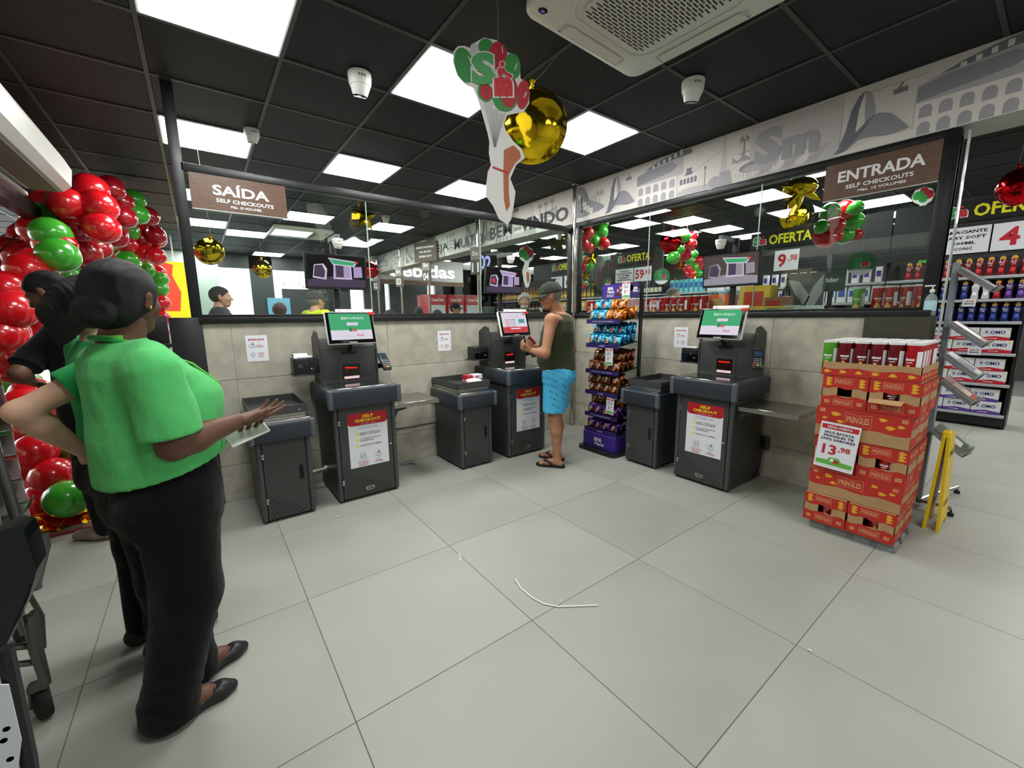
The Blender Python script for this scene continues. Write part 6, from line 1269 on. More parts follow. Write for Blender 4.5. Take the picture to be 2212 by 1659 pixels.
for i, z in enumerate(shz):
    for layer in range(2 if i < 5 else 1):
        for d_ in range(4 if layer == 0 else (4 if i in (1, 2) else 2)):
            for k in range(4):
                if layer == 1 and d_ == 0 and i != 3: continue
                col = {0: 'orange' if (k > 1 or d_ > 1 and k > 0) else 'blue', 1: 'blue', 2: 'brown', 3: 'brown', 4: 'purple', 5: 'purple'}[i]
                if layer == 1 and i == 4: col = 'brown'
                p0 = protos[col]; o = dup(p0) if col in used else p0; used.add(col)
                yy = -dp + .030 + .070 * d_; zz = z + .006 + (yy + dp) * .14 + layer * .092; xx = -hw + .058 + .103 * k
                o.matrix_world = RM @ Matrix.Translation((xx + random.uniform(-.006, .006), yy, zz)) @ Euler((random.uniform(-.25, .02) - .12, random.uniform(-.14, .14), random.uniform(-.22, .22))).to_matrix().to_4x4()
                tag(o, f'{col} snack packet, {ORD[k]} from left, {ORD[d_]} row back, {"upper" if layer else "lower"} layer, {SN[i]} rack shelf', 'snack', f'snack packets on the {SN[i]} shelf of the rack')
# ================================================================ cans of crisps
M_canred = mat('can_red', (176, 20, 26), .28, metal=.25); M_candk = mat('can_dark_red', (108, 18, 24), .28, metal=.25); M_cangrn = mat('can_green', (84, 160, 46), .28, metal=.25); M_lid = mat('can_lid', (222, 222, 220), .35)
def can_proto(mt, h, face):
    r = .0375; m = MB(); m.lathe([(r * .96, 0), (r, .003), (r, h - .012), (r * .98, h - .008)], (0, 0, 0), mt, 18); o = m.build('crisp_can')
    m = MB(); m.lathe([(r * 1.03, h - .012), (r * 1.04, h), (r * .98, h + .001), (r * .95, h - .003), (1e-6, h - .003)], (0, 0, 0), M_lid, 18); m.build('lid', o)
    m = MB()
    def band(a0, a1, z0, z1_, mm, e=.0006):
        n = 6; P_ = [((r + e) * math.cos(a0 + (a1 - a0) * k / n), (r + e) * math.sin(a0 + (a1 - a0) * k / n)) for k in range(n + 1)]
        m.add([(x, y, z) for z in (z0, z1_) for x, y in P_], [(k, k + 1, n + 2 + k, n + 1 + k) for k in range(n)], mm)
    F0 = -PI / 2 + face
    for a in (F0, F0 + PI):
        P_ = text_mesh('PRINGLES', .06, 1); vs, fs, sz = P_
        m.add([((r + .0010) * math.cos(a + p[0] * .042 / sz[0] / r), (r + .0010) * math.sin(a + p[0] * .042 / sz[0] / r), h * .56 + p[1] * .013 / sz[1]) for p in vs], fs, M_letter)
        band(a - .35, a + .35, h * .47, h * .49, M_letter); band(a - .55, a + .4, h * .16, h * .34, mat('crisp_yellow', (224, 172, 84), .5)); band(a - .3, a + .1, h * .22, h * .42, MATS['crisp_yellow'], .0009)
        band(a + .75, a + 1.5, h * .30, h * .78, M_paper)
    m.build('print', o); return o
H1 = .205
canp = {('r', 0): can_proto(M_canred, H1, .0), ('d', 0): can_proto(M_candk, H1, .15), ('g', 0): can_proto(M_cangrn, H1, -.2)}; cu_ = set()
def can(c, loc, rz, label, group):
    p = canp[(c, 0)]; o = dup(p) if c in cu_ else p; cu_.add(c); o.location = loc; o.rotation_euler = (0, 0, rz); return tag(o, label, 'crisp can', group)
cn = {'r': 'bright red', 'd': 'dark red', 'g': 'green'}
for i in range(6):        # from the left as the camera sees it
    for j in range(6):    # from the front
        c = 'g' if i == 0 else ('r' if i == 5 or (i == 4 and j > 1) else 'd')
        can(c, (-.694 + .045 + .0765 * j + random.uniform(-.001, .001), -2.86 - .0765 * i, 1.024), random.uniform(-.5, .5) - PI / 2, f'{cn[c]} crisp can in the top tray, {ORD[i]} from left, {ORD[j]} row back', 'crisp cans on the carton stack')
k = 0
for y in list(np.arange(.10, -1.50, -.083)):
    if -1.29 < y < -1.20 : pass
    can('r', (.36 + random.uniform(-.02, .02), y, 1.385), random.uniform(-2.6, .4), f'red crisp can behind the right window, {ORD[min(k, 19)]} from the corner', 'red crisp cans behind the right window'); k += 1
for q, (y, c) in enumerate([(-2.73, 'g'), (-2.84, 'r'), (-2.92, 'r'), (-3.00, 'r'), (-3.085, 'r')]):
    can(c, (.33 + .03 * (q % 2), y, 1.385), random.uniform(-2.2, -1.0), 'green crisp can behind the glass, below the ENTRADA sign' if c == 'g' else f'red crisp can behind the glass near the sanitizer, {ORD[q - 1]} right of the green can', 'crisp cans near the ENTRADA end')
# ================================================================ carton stack
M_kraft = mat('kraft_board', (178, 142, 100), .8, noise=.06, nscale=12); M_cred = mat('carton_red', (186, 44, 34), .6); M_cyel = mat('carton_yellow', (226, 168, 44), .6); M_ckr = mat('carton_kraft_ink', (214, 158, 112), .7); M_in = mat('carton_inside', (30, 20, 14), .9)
def carton_print(m, w, h, o, u, kind, seed):
    rnd = random.Random(seed); u = Vector(u); nrm = u.cross(Vector((0, 0, 1)))
    def pl(pts, mt, l): m.add([tuple(Vector(o) + u * a + Vector((0, 0, b)) + nrm * (.0006 + .0003 * l)) for a, b in pts], [tuple(range(len(pts)))], mt)
    def wavy(z0, z1_, up, n=10):
        e = [(w * k / n, (z1_ if up else z0) + .006 * math.sin(k * 1.4 + seed)) for k in range(n + 1)]
        if up: pl([(0, z0), (w, z0)] + e[::-1], M_cred, 0)
        else: pl(e + [(w, z1_), (0, z1_)], M_cred, 0)
    def chip(x, z, s, t=0):
        pl([(x + s * (1.0 + .35 * math.cos(3 * a)) * math.cos(a + t), z + s * .62 * math.sin(a + t) * (1 + .2 * math.sin(a))) for a in np.linspace(0, 2 * PI, 12, endpoint=False)], M_cyel, 1)
    def bow(x, z, bw, bh, th=.045):
        for e, mt, l in ((0, M_ckr, 1), (.0022, M_cred, 2)):
            pl([(x - bw / 2 + e, z - bh / 2 + e), (x, z - bh * .36 + e), (x + bw / 2 - e, z - bh / 2 + e), (x + bw / 2 - e, z + bh / 2 - e), (x, z + bh * .36 - e), (x - bw / 2 + e, z + bh / 2 - e)], mt, l)
        m.text('PRINGLES', tuple(Vector(o) + u * x + Vector((0, 0, z)) + nrm * .0018), tuple(u), (0, 0, 1), bh * .52, M_ckr, w=bw * .86, bold=.05, res=1, off=0)
    def mark(x, z, s):
        pl([(x - s, z - s * .8), (x + s, z - s * .8), (x + s, z + s * .8), (x - s, z + s * .8)], M_ckr, 1)
        for q in (-.4, .4): pl([(x + q * s - s * .12, z - s * .5), (x + q * s + s * .12, z - s * .5), (x + q * s + s * .12, z + s * .2), (x + q * s + s * .3, z + s * .2), (x + q * s, z + s * .6), (x + q * s - s * .3, z + s * .2), (x + q * s - s * .12, z + s * .2)], M_cred, 2)
    if kind == 'window':
        wavy(0, h * .36, True); wavy(h * .62, h, False); bow(w * .5, h * .18, w * .42, h * .22); mark(w * .14, h * .17, h * .065); mark(w * .86, h * .17, h * .065); bow(w * .46, h * .84, w * .38, h * .20)
        for q in range(3): chip(w * .14, h * (.72 + .09 * q), h * .075, .2); chip(w * .86, h * (.72 + .09 * q), h * .075, -.2)
    elif kind == 'wide':
        wavy(h * .40, h, False); bow(w * .47, h * .68, w * .28, h * .42); mark(w * .07, h * .88, h * .07); mark(w * .93, h * .85, h * .07)
        for (a, b, s) in ((.10, .62, .05), (.22, .78, .09), (.72, .80, .07), (.80, .58, .08), (.90, .66, .06), (.28, .55, .07)): chip(w * a, h * b, h * s * 1.3, rnd.uniform(-.6, .6))
    elif kind == 'tray':
        wavy(0, h * .55, True)
        for q in range(6): chip(w * (.06 + .17 * q), h * .30, h * .20, rnd.uniform(-.5, .5))
    else:
        wavy(0, h * .34, True); wavy(h * .6, h, False); bow(w * .5, h * .17, w * .4, h * .24)
        for q in range(2): chip(w * (.2 + .6 * q), h * .82, h * .09)
        bow(w * .5, h * .80, w * .34, h * .2)
def carton(label, x0, y0, z0, dx, wy, h, kind, seed, hole=None, rz=0.0):
    """front face towards -x, x0 = front, y0 = left edge as seen, wy = width towards the right (-y)"""
    o = empty('carton', (x0 + dx / 2, y0 - wy / 2, z0), rz); m = MB(); a, b = dx / 2, wy / 2; t = .004
    if kind == 'window':
        h0, h1, s0, s1 = h * .37, h * .64, -wy * .15 + hole * wy, wy * .17 + hole * wy   # opening in the front, s along -y
        m.box(-a + t, a, -b, b, 0, t, M_kraft); m.box(-a + t, a, -b, b, h - t, h, M_kraft); m.box(-a, a, b - t, b, 0, h, M_kraft); m.box(-a, a, -b, -b + t, 0, h, M_kraft); m.box(a - t, a, -b, b, 0, h, M_kraft)
        m.box(-a, -a + t, -b, b, 0, h0, M_kraft); m.box(-a, -a + t, -b, b, h1, h, M_kraft); m.box(-a, -a + t, -s0, b, h0, h1, M_kraft); m.box(-a, -a + t, -b, -s1, h0, h1, M_kraft)
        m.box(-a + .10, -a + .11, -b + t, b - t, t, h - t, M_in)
    elif kind == 'tray':
        m.box(-a, a, -b, b, 0, t, M_kraft)
        for q in ((-a, -a + t, -b, b), (a - t, a, -b, b), (-a, a, b - t, b), (-a, a, -b, -b + t)): m.box(q[0], q[1], q[2], q[3], 0, h, M_kraft)
    else: m.box(-a, a, -b, b, 0, h, M_kraft, bev=.002, seg=1)
    m.build('board', o); m = MB(); carton_print(m, wy, h, (-a, b, 0), (0, -1, 0), kind, seed); carton_print(m, dx, h, (-a, -b, 0), (1, 0, 0), 'tray' if kind == 'tray' else 'side', seed + 3)
    m.build('print', o, label='red and kraft print with PRINGLES lettering'); return tag(o, label, 'carton')
XF, Y0, WY, DX = -.694, -2.838, .452, .47
m = MB(); m.box(XF + .02, XF + DX - .02, Y0 - WY + .02, Y0 - .02, .045, .056, mat('pallet_grey', (138, 140, 142), .7), bev=.003, seg=1)
for i in range(4): 
    for j in range(3): m.box(XF + .02 + j * .17, XF + .10 + j * .17, Y0 - .02 - i * .115 - .085, Y0 - .02 - i * .115, .0, .05, MATS['pallet_grey'], bev=.004, seg=1)
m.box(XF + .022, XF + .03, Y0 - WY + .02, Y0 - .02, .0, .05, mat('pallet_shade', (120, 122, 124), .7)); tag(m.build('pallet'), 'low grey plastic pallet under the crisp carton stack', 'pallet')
h2 = WY / 2 - .002
def two(z, h, name, ox, oy, holes=(0, 0)):
    for q, sd in ((0, 'left'), (1, 'right')):
        carton(f'{sd} small windowed carton in the {name} layer of the stack', XF + ox + random.uniform(-.006, .004), Y0 + oy - q * (h2 + .004), z, DX * .5, h2, h, 'window', q + int(z * 50), holes[q]); carton(f'{sd} rear small carton in the {name} layer of the stack, seen from the side', XF + ox + DX * .5 + .004, Y0 + oy - q * (h2 + .004), z, DX * .48, h2, h, 'window', q + 7, 0)
two(.058, .186, 'bottom', -.012, .012, (.0, .0)); carton('wide carton in the second layer from the floor of the stack', XF + .004, Y0 + .004, .246, DX * .98, WY, .165, 'wide', 3); two(.413, .215, 'third', .01, .0, (.0, .02)); carton('wide carton with large PRINGLES lettering behind the price sign', XF + .0, Y0 + .002, .630, DX, WY * .99, .19, 'wide', 5); two(.822, .193, 'uppermost closed', .004, -.012, (.0, -.06))
carton('open tray carton holding the cans at the top of the stack', XF, Y0, 1.018, DX, WY, .082, 'tray', 9)
m = MB(); m.add([(XF - .004, Y0 - .245, .905), (XF - .06, Y0 - .255, .888), (XF - .055, Y0 - .395, .885), (XF - .004, Y0 - .40, .905)], [(0, 1, 2, 3)], M_kraft); m.add([(XF - .004, Y0 - .245, .902), (XF - .06, Y0 - .255, .885), (XF - .055, Y0 - .395, .882), (XF - .004, Y0 - .40, .902)], [(3, 2, 1, 0)], M_kraft); tag(m.build('carton_flap'), 'torn open cardboard flap hanging from the right upper carton', 'carton flap')
for q, (y, z, c, lab) in enumerate([(Y0 - .33, .828, 'd', 'red crisp can inside the torn right upper carton'), (Y0 - .355, .417, 'r', 'red crisp can inside the right third layer carton'), (Y0 - .11, .062, 'r', 'red crisp can inside the bottom left carton window'), (Y0 - .345, .0625, 'r', 'can with a white label inside the bottom right carton window')]):
    can(c, (XF + .052, y, z), -PI / 2 + random.uniform(-.3, .3), lab, None).scale = (1, 1, .85)
o = empty('price_sign'); o.matrix_world = Matrix.Translation((XF - .018, Y0 - .135, .725)) @ Matrix.Rotation(-PI / 2, 4, 'Z') @ Euler((-.06, .05, .0)).to_matrix().to_4x4(); m = MB(); w, h = .20, .29; m.box(-w / 2, w / 2, -.001, .001, -h, 0, M_paper); m.build('sheet', o); m = MB(); f = -.0015
m.box(-w * .46, w * .46, f - .0003, f, -h * .145, -h * .045, M_redink); m.text('MEGA OFERTA', (0, f - .0006, -h * .095), LX, LZ, h * .05, M_paper, w=w * .62, bold=.03)
for k_, t in enumerate(['SALG BATATA', 'PRINGLES TB', '109G SABORES']): m.text(t, (0, f, -h * (.215 + .075 * k_)), LX, LZ, h * .052, M_ink, w=w * (.75, .75, .85)[k_], bold=.04)
m.text('13', (-w * .17, f, -h * .585), LX, LZ, h * .215, M_redink, w=w * .36, bold=.07); m.text(',98', (w * .20, f, -h * .55), LX, LZ, h * .13, M_redink, w=w * .30, bold=.06)
m.prism([(-w * .46, -h * .92), (w * .46, -h * .92), (w * .46, -h * .83), (w * .18, -h * .82), (w * .12, -h * .75), (-w * .12, -h * .75), (-w * .18, -h * .82), (-w * .46, -h * .83)], (0, f, 0), (1, 0, 0), (0, 0, 1), .0003, mat('sign_green', (96, 178, 66), .6)); m.text('S', (-w * .05, f - .0006, -h * .82), LX, LZ, h * .10, M_letter, bold=.1); m.text('m', (w * .06, f - .0006, -h * .83), LX, LZ, h * .07, M_redink, bold=.08)
m.build('print', o); tag(o, 'white MEGA OFERTA price sign reading 13,98 on the carton stack', 'price sign')
# ================================================================ things at the end of the right wall
o = empty('hand_sanitizer', (.045, -3.175, 1.375)); lq = glass_mat('clear_gel', (205, 232, 232), .8); m = MB(); m.lathe([(.036, 0), (.038, .004), (.038, .105), (.030, .125), (.012, .14), (.012, .15)], (0, 0, 0), mat('gel_bottle', (206, 232, 230), .12, trans=.65, ior=1.3), 20, scale=(1.1, .8, 1)); m.build('bottle', o)
m = MB(); m.lathe([(.0385, .03), (.0385, .095)], (0, 0, 0), mat('gel_label', (176, 214, 222), .5), 20, scale=(1.1, .8, 1)); m.text('gel', (-.034, -.012, .07), (0, -1, 0), (0, 0, 1), .016, M_letter, off=.010); m.build('label', o)
m = MB(); m.lathe([(.014, .148), (.014, .165), (.006, .168), (.006, .188)], (0, 0, 0), M_white, 12); m.box(-.008, .008, -.012, .040, .184, .194, M_white, bev=.003, seg=1); m.build('pump', o, label='white pump top'); tag(o, 'clear hand sanitizer pump bottle at the end of the right wall', 'sanitizer')
o = empty('wet_floor_sign', (.0, -3.352, 0)); My = mat('safety_yellow', (238, 202, 24), .4)
for q, s in ((0, 1), (1, -1)):
    m = MB(Matrix.Translation((0, 0, .62)) @ Matrix.Rotation(.035 * s, 4, 'X')); m.prism([(-.14, -.62), (-.10, -.62), (-.095, -.58), (.095, -.58), (.10, -.62), (.14, -.62), (.11, 0), (-.11, 0)], (0, .010 * s, 0), (1, 0, 0), (0, 0, 1), .016, My); m.build('panel', o)
    m = MB(Matrix.Translation((0, 0, .62)) @ Matrix.Rotation(.035 * s, 4, 'X')); yq = -.0065 - .0 if s < 0 else .0105 - .017
    m.text('CUIDADO', (0, -.028 if s < 0 else -.0072, -.12), LX, LZ, .035, M_ink, w=.16, bold=.04, res=1); m.text('PISO MOLHADO', (0, -.028 if s < 0 else -.0072, -.45), LX, LZ, .03, M_ink, w=.18, bold=.03, res=1); m.build('print', o)
m = MB(); m.box(-.05, .05, -.02, .02, .60, .64, My, bev=.008); m.build('handle', o); tag(o, 'yellow folding wet floor sign leaning behind the crisp carton stack', 'floor sign')
o = empty('magazine_rack', (.30, -3.235, 0)); m = MB(); m.box(-.03, .03, -.015, .015, .02, 1.72, mat('rack_post_grey', (150, 156, 166), .35, metal=.2), bev=.004, seg=1); m.build('post', o)
for (a, b) in (((-.05, .0, .05), (.50, -.14, .05)), ((-.05, .0, .05), (-.06, -.17, .05)), ((0, 0, .05), (.22, .06, .05))):
    m = MB(); m.ring_tube([a, ((a[0] + b[0]) / 2, (a[1] + b[1]) / 2, .055), b], .014, M_steel, 8); m.lathe([(.018, 0), (.018, .02), (.006, .025), (.006, .045)], (b[0], b[1], 0), M_rubber, 10); m.build('foot_bar', o)
M_acr = mat('clear_acrylic', (210, 220, 222), .08, trans=.8, ior=1.2); mags = [((190, 60, 60), (230, 220, 200)), ((60, 90, 60), (220, 210, 210)), ((200, 190, 190), (90, 50, 60)), ((160, 40, 50), (210, 215, 190)), ((225, 222, 214), (110, 120, 140))]
pz = [1.66, 1.31, 1.10, .93, .58]
for i, z in enumerate(pz):
    m = MB(); Mx = Matrix.Translation((0, -.015, z)) @ Matrix.Rotation(math.radians(40), 4, 'X')
    m.M = Mx; m.box(-.12, .12, -.004, 0, -.0, .0 + .005, M_acr); m.box(-.12, .12, -.22, -.0, -.004, .0, M_acr); m.box(-.12, .12, -.22, -.216, 0, .05, M_acr); m.box(-.12, -.116, -.22, 0, 0, .035, M_acr); m.box(.116, .12, -.22, 0, 0, .035, M_acr)
    for q in range(7): m.ring_tube([(-.10 + q * .033, -.222, 0), (-.10 + q * .033, -.225, .05)], .0016, M_chrome, 5)
    p_ = m.build('pocket', o)
    for q in range(3):
        m = MB(Mx @ Matrix.Translation((0, 0, .006 + .009 * q))); c1, c2 = mags[(i + q) % 5]; m.box(-.10, .10, -.205, .0, 0, .006, mat('magazine_%d' % ((i + q) % 5), c1, .35)); m.box(-.08, .06, -.17, -.06, .006, .0065, mat('magazine_photo_%d' % ((i + q) % 5), c2, .35)); 
        tag(m.build('magazine'), f'glossy {["front", "middle", "back"][2 - q]} magazine in the {["top", "second", "third", "fourth", "lowest"][i]} pocket of the steel magazine rack', 'magazine').location = (.30, -3.235, 0)
tag(o, 'slim steel magazine rack with clear pockets at the right wall end', 'magazine rack')
for (lab, x, y, z, rz, c) in (('white wall socket box with a cable, left of the snack rack', -.02, -.60, .34, -PI / 2, M_white), ('dark socket box with plugs on the right wall beside the checkout', -.02, -2.30, .305, -PI / 2, mat('slate_plastic', (60, 66, 76), .4))):
    o = empty('wall_socket', (x, y, z), rz); m = MB(); m.box(-.035, .035, -.025, .018, -.055, .055, c, bev=.006, seg=2); m.build('box', o); m = MB()
    for q in (-.022, .022): m.box(-.018, .018, -.045, -.024, q - .014, q + .014, M_black, bev=.005, seg=1)
    if c is not M_white: m.build('plug', o)
    tag(o, lab, 'socket')
m = MB(); m.ring_tube([(-.06, -2.30, .30), (-.10, -2.31, .22), (-.09, -2.30, .12), (-.13, -2.29, .05), (-.22, -2.275, .02), (-.16, -2.27, .10), (-.10, -2.275, .16)], .006, M_rubber, 8); tag(m.build('power_cable'), 'black power cable looping down beside the right wall checkout', 'cable')
m = MB(); m.ring_tube([(-.03, -.60, .33), (-.06, -.54, .325), (-.05, -.45, .32)], .005, M_rubber, 6); tag(m.build('power_cable'), 'short black cable at the white wall socket behind the man', 'cable')
# small items in the tray of the second bagging counter
c = (-1.72, -.33, .757); m = MB(Matrix.Translation(c) @ Matrix.Rotation(.2, 4, 'Z')); m.box(-.095, .095, -.04, .04, 0, .085, M_paper, bev=.002, seg=1); m.box(-.097, -.03, -.041, .041, .045, .0865, M_redink); m.text('Q', (.02, -.0405, .05), LX, LZ, .05, M_redink, bold=.04); tag(m.build('product_box'), 'white and red product box lying in the tray left of the man', 'box')
m = MB(Matrix.Translation((-1.78, -.44, .757)) @ Matrix.Rotation(-.3, 4, 'Z')); m.ell((0, 0, .035), (.09, .05, .033), mat('white_pack', (222, 214, 206), .35, noise=.12, nscale=30), 16, 10); m.ell((-.07, 0, .03), (.035, .038, .024), mat('maroon_pack', (90, 26, 30), .4), 12, 8); tag(m.build('product_packet'), 'crumpled white and maroon packet in front of the box in the tray', 'packet')
# ================================================================ litter on the floor
pts = [atZ(1113, 1254), atZ(1125, 1272), atZ(1150, 1293), atZ(1175, 1306), atZ(1205, 1312), atZ(1240, 1311), atZ(1291, 1309)]
m = MB(); m.ring_tube([(p.x, p.y, .004 + (.006 if k_ in (0,) else 0)) for k_, p in enumerate(pts)], .0035, M_white, 8); tag(m.build('cable_tie'), 'long curved white cable tie lying on the floor tiles', 'cable tie')
for (a, b, lab) in (((991, 1196), (994, 1212), 'short white strip on the floor left of the long cable tie'), ((1745, 1405), (1752, 1409), 'tiny white scrap on the floor near the right foreground'), ((724, 1117), (732, 1118), 'tiny white scrap on the floor by the first checkout')):
    p, q = atZ(*a), atZ(*b); m = MB(); m.ring_tube([(p.x, p.y, .003), ((p.x + q.x) / 2 + .004, (p.y + q.y) / 2, .005), (q.x, q.y, .003)], .003, M_white, 6); tag(m.build('scrap'), lab, 'litter')
p = [atZ(866, 1003), atZ(880, 1006), atZ(890, 1001), atZ(898, 1004), atZ(880, 1001)]; m = MB(); m.ring_tube([(q.x, q.y, .004) for q in p], .003, mat('blue_wire', (70, 90, 120), .5), 6); tag(m.build('wire'), 'thin blue wire on the floor below the first steel shelf', 'wire')
# ================================================================ long shelf run of the shop hall (front face x = 3.68)
M_shelf = mat('shelf_grey', (176, 180, 184), .45); M_shelfback = mat('shelf_back_dark', (44, 44, 46), .6)
GX = 3.68; SZ = [.174, .542, .91, 1.28, 1.542, 1.81]
def gondola(label, y0, y1, header, x=GX, zs=SZ, dep=.45, top=2.05):
    """front faces the camera side (-x); y0 is the end nearer the camera"""
    o = empty('shelf_unit', (x, (y0 + y1) / 2, 0)); h = (y1 - y0) / 2; m = MB(); m.box(dep - .02, dep + .02, -h, h, .10, top, M_shelfback); m.build('back_panel', o)
    m = MB(); m.box(.02, dep, -h, h, .03, .13, M_black); m.build('base', o)
    for s in (-1, 1): m = MB(); m.box(.05, dep, s * h - .015, s * h + .015, 0, top, M_black); m.build('side_frame', o)
    for z in zs:
        m = MB(); m.box(0, dep, -h, h, z - .036, z - .004, M_shelf, bev=.003, seg=1); m.build('shelf_board', o)
    if header:
        m = MB(); m.box(.0, .03, -h, h, 2.05, 2.72, M_shelfback); m.build('header_board', o)
    return tag(o, label, 'shelf')
gondola('shelf of fabric softener and washing powder boxes at the right edge', -3.42, -2.2, True); gondola('shelf run beyond the ENTRADA end of the right window', -2.18, -.55, True); gondola('shelf run beyond the middle of the right window', -.53, 1.2, False)
gondola('shelf run under the 59,90 offer boards beyond the right window', 1.22, 3.0, True); gondola('shelf run beyond the corner, under the leftmost offer board', 3.02, 5.2, True)
gondola('next aisle shelf at the lower right edge, behind the softener shelf', -4.6, -3.62, False, x=5.2, top=1.75)
def sign_board(label, y, z, w, h, kind, lines=None, big=None, x=GX - .012):
    o = empty('offer_board', (x, y, z), -PI / 2); m = MB()
    if kind == 'oferta':
        m.box(0, w, -.006, 0, -h, 0, mat('offer_board_black', (26, 25, 26), .5)); m.build('board', o); m = MB(); f = -.0066
        m.text('S', (w * .10, f, -h * .5), LX, LZ, h * .62, M_letter, w=h * .5, bold=.12); m.text('S', (w * .10, f - .001, -h * .5), LX, LZ, h * .55, mat('sign_sgreen', (60, 150, 80), .5), w=h * .42, bold=.07)
        m.text('m', (w * .20, f - .002, -h * .56), LX, LZ, h * .42, M_letter, w=h * .46, bold=.12); m.text('m', (w * .20, f - .003, -h * .56), LX, LZ, h * .35, M_redink, w=h * .38, bold=.07); m.lathe([(h * .06, 0), (h * .06, .001)], (w * .195, f - .001, -h * .25), M_redink, 10, axis='y')
        m.text('OFERTA', (w * .62, f, -h * .5), LX, LZ, h * .60, mat('offer_yellow', (232, 228, 40), .5), w=w * .64, bold=.07, shear=.0)
    else:
        m.box(0, w, -.004, 0, -h, 0, M_paper); m.build('board', o); m = MB(); f = -.0046
        if lines:
            for k, t in enumerate(lines): m.text(t, (w / 2, f, -h * (.18 + .64 * k / max(1, len(lines) - 1))), LX, LZ, h * .125, M_ink, w=w * min(.86, .095 * len(t)), bold=.03, res=1)
        else: m.text(big[0], (w * .32, f, -h * .5), LX, LZ, h * .66, M_redink, w=w * (.5 if len(big[0]) > 1 else .36), bold=.07); m.text(big[1], (w * .76, f, -h * .42), LX, LZ, h * .36, M_redink, w=w * .36, bold=.06)
    m.build('print', o); return tag(o, label, 'offer sign')
sign_board('black OFERTA board at the right edge over the softener shelf', -2.62, 2.69, .95, .24, 'oferta')
sign_board('white card reading AMACIANTE BABY SOFT 500ML CONC', -2.66, 2.39, .41, .305, 'card', ['AMACIANTE', 'BABY SOFT', '500ML', 'CONC']); sign_board('white card with a large red 4 at the right edge', -3.085, 2.387, .42, .305, 'card', None, ('4', ',98'))
sign_board('black OFERTA board cut off left of the ENTRADA sign', -.42, 2.68, .92, .25, 'oferta'); sign_board('white card with red 9,98 price beside the gold burst', -.80, 2.37, .34, .31, 'card', None, ('9', ',98'))
sign_board('black OFERTA board above the 59,90 price beyond the right window', 2.35, 2.70, .90, .25, 'oferta'); sign_board('white card reading WHISKY BALLANTINES beyond the right window', 2.37, 2.37, .47, .29, 'card', ['WHISKY', 'BALLANTINES', '8 750ML', 'FINEST', 'TRADICIONAL']); sign_board('white card with red 59,90 price beyond the right window', 1.88, 2.37, .42, .29, 'card', None, ('59', ',90'))
sign_board('black OFERTA board seen just left of the chrome corner pole', 4.47, 2.72, .95, .25, 'oferta'); sign_board('white card reading GOLE C MIXER PETIN left of the corner pole', 4.47, 2.37, .42, .30, 'card', ['GOLE C', 'MIXER', 'PETIN']); sign_board('white card with a red 6 price left of the corner pole', 3.98, 2.37, .42, .30, 'card', None, ('6', ',98'))
def disc_sign(label, px, py, x, r):
    c = atX(px, py, x); o = empty('round_sign', c, -PI / 2 + .3); m = MB(); m.lathe([(r, 0), (r, .006)], (0, 0, 0), mat('disc_green', (52, 112, 70), .5), 28, axis='y'); m.build('disc', o); m = MB(); f = -.001
    m.text('S', (-r * .2, f, .05 * r), LX, LZ, r * .8, MATS['sign_sgreen'], w=r * .6, bold=.12); m.text('m', (r * .3, f, -.05 * r), LX, LZ, r * .45, M_letter, w=r * .6, bold=.13); m.text('m', (r * .3, f - .0006, -.05 * r), LX, LZ, r * .38, M_redink, w=r * .52, bold=.08)
    m.prism([(r * math.cos(t), r * math.sin(t)) for t in np.linspace(PI * 1.18, PI * 1.82, 10)], (0, f, 0), (1, 0, 0), (0, 0, 1), .0004, M_paper); m.text('ATENDIMENTO', (0, f - .0006, -r * .45), LX, LZ, r * .12, M_letter, res=1); m.build('print', o); m = MB(); string(m, (0, 0, r), (0, 0, H_S - c.z)); m.build('string', o); return tag(o, label, 'hanging sign')
disc_sign('round green hanging sign with Sm logo beyond the ENTRADA window', 1860, 569, 2.5, .135); disc_sign('round green hanging sign right of the 59,90 card', 1429, 597, 3.4, .15); disc_sign('small round green sign left of the 59,90 card', 1313, 608, 3.5, .09)
# ---------------------------------------------------------------- products as single things
def proto(fn): o = fn(); return [o, False]
def inst(p):
    o = p[0] if not p[1] else dup(p[0]); p[1] = True; return o
def softener(name, c, capc):
    def f():
        m = MB(); m.lathe([(.030, 0), (.034, .006), (.030, .05), (.026, .085), (.033, .125), (.036, .150), (.022, .172), (.020, .178)], (0, 0, 0), mat('bottle_' + name, c, .25, coat=.3), 14, scale=(.85, 1, 1)); o = m.build('softener_bottle')
        m = MB(); m.lathe([(.023, .178), (.024, .200), (.014, .204), (.013, .216)], (0, 0, 0), mat('cap_' + name, capc, .35), 12); m.build('cap', o)
        m = MB(); m.text('Baby', (-.031, 0, .138), (0, -1, 0), (0, 0, 1), .022, M_letter, w=.038, bold=.05, res=1, off=.002); m.text('Soft', (-.031, 0, .118), (0, -1, 0), (0, 0, 1), .014, M_letter, w=.028, bold=.04, res=1, off=-.002); m.ell((-.022, 0, .055), (.010, .020, .028), mat('label_' + name, tuple(min(255, int(v * 1.5 + 30)) for v in c), .4), 8, 6); m.build('label_print', o); return o
    return proto(f)
SB = {'red': softener('red', (136, 16, 24), (214, 168, 70)), 'blue': softener('blue', (26, 42, 110), (196, 156, 70)), 'white': softener('white', (222, 220, 224), (206, 170, 90)), 'purple': softener('purple', (70, 40, 110), (196, 156, 70))}
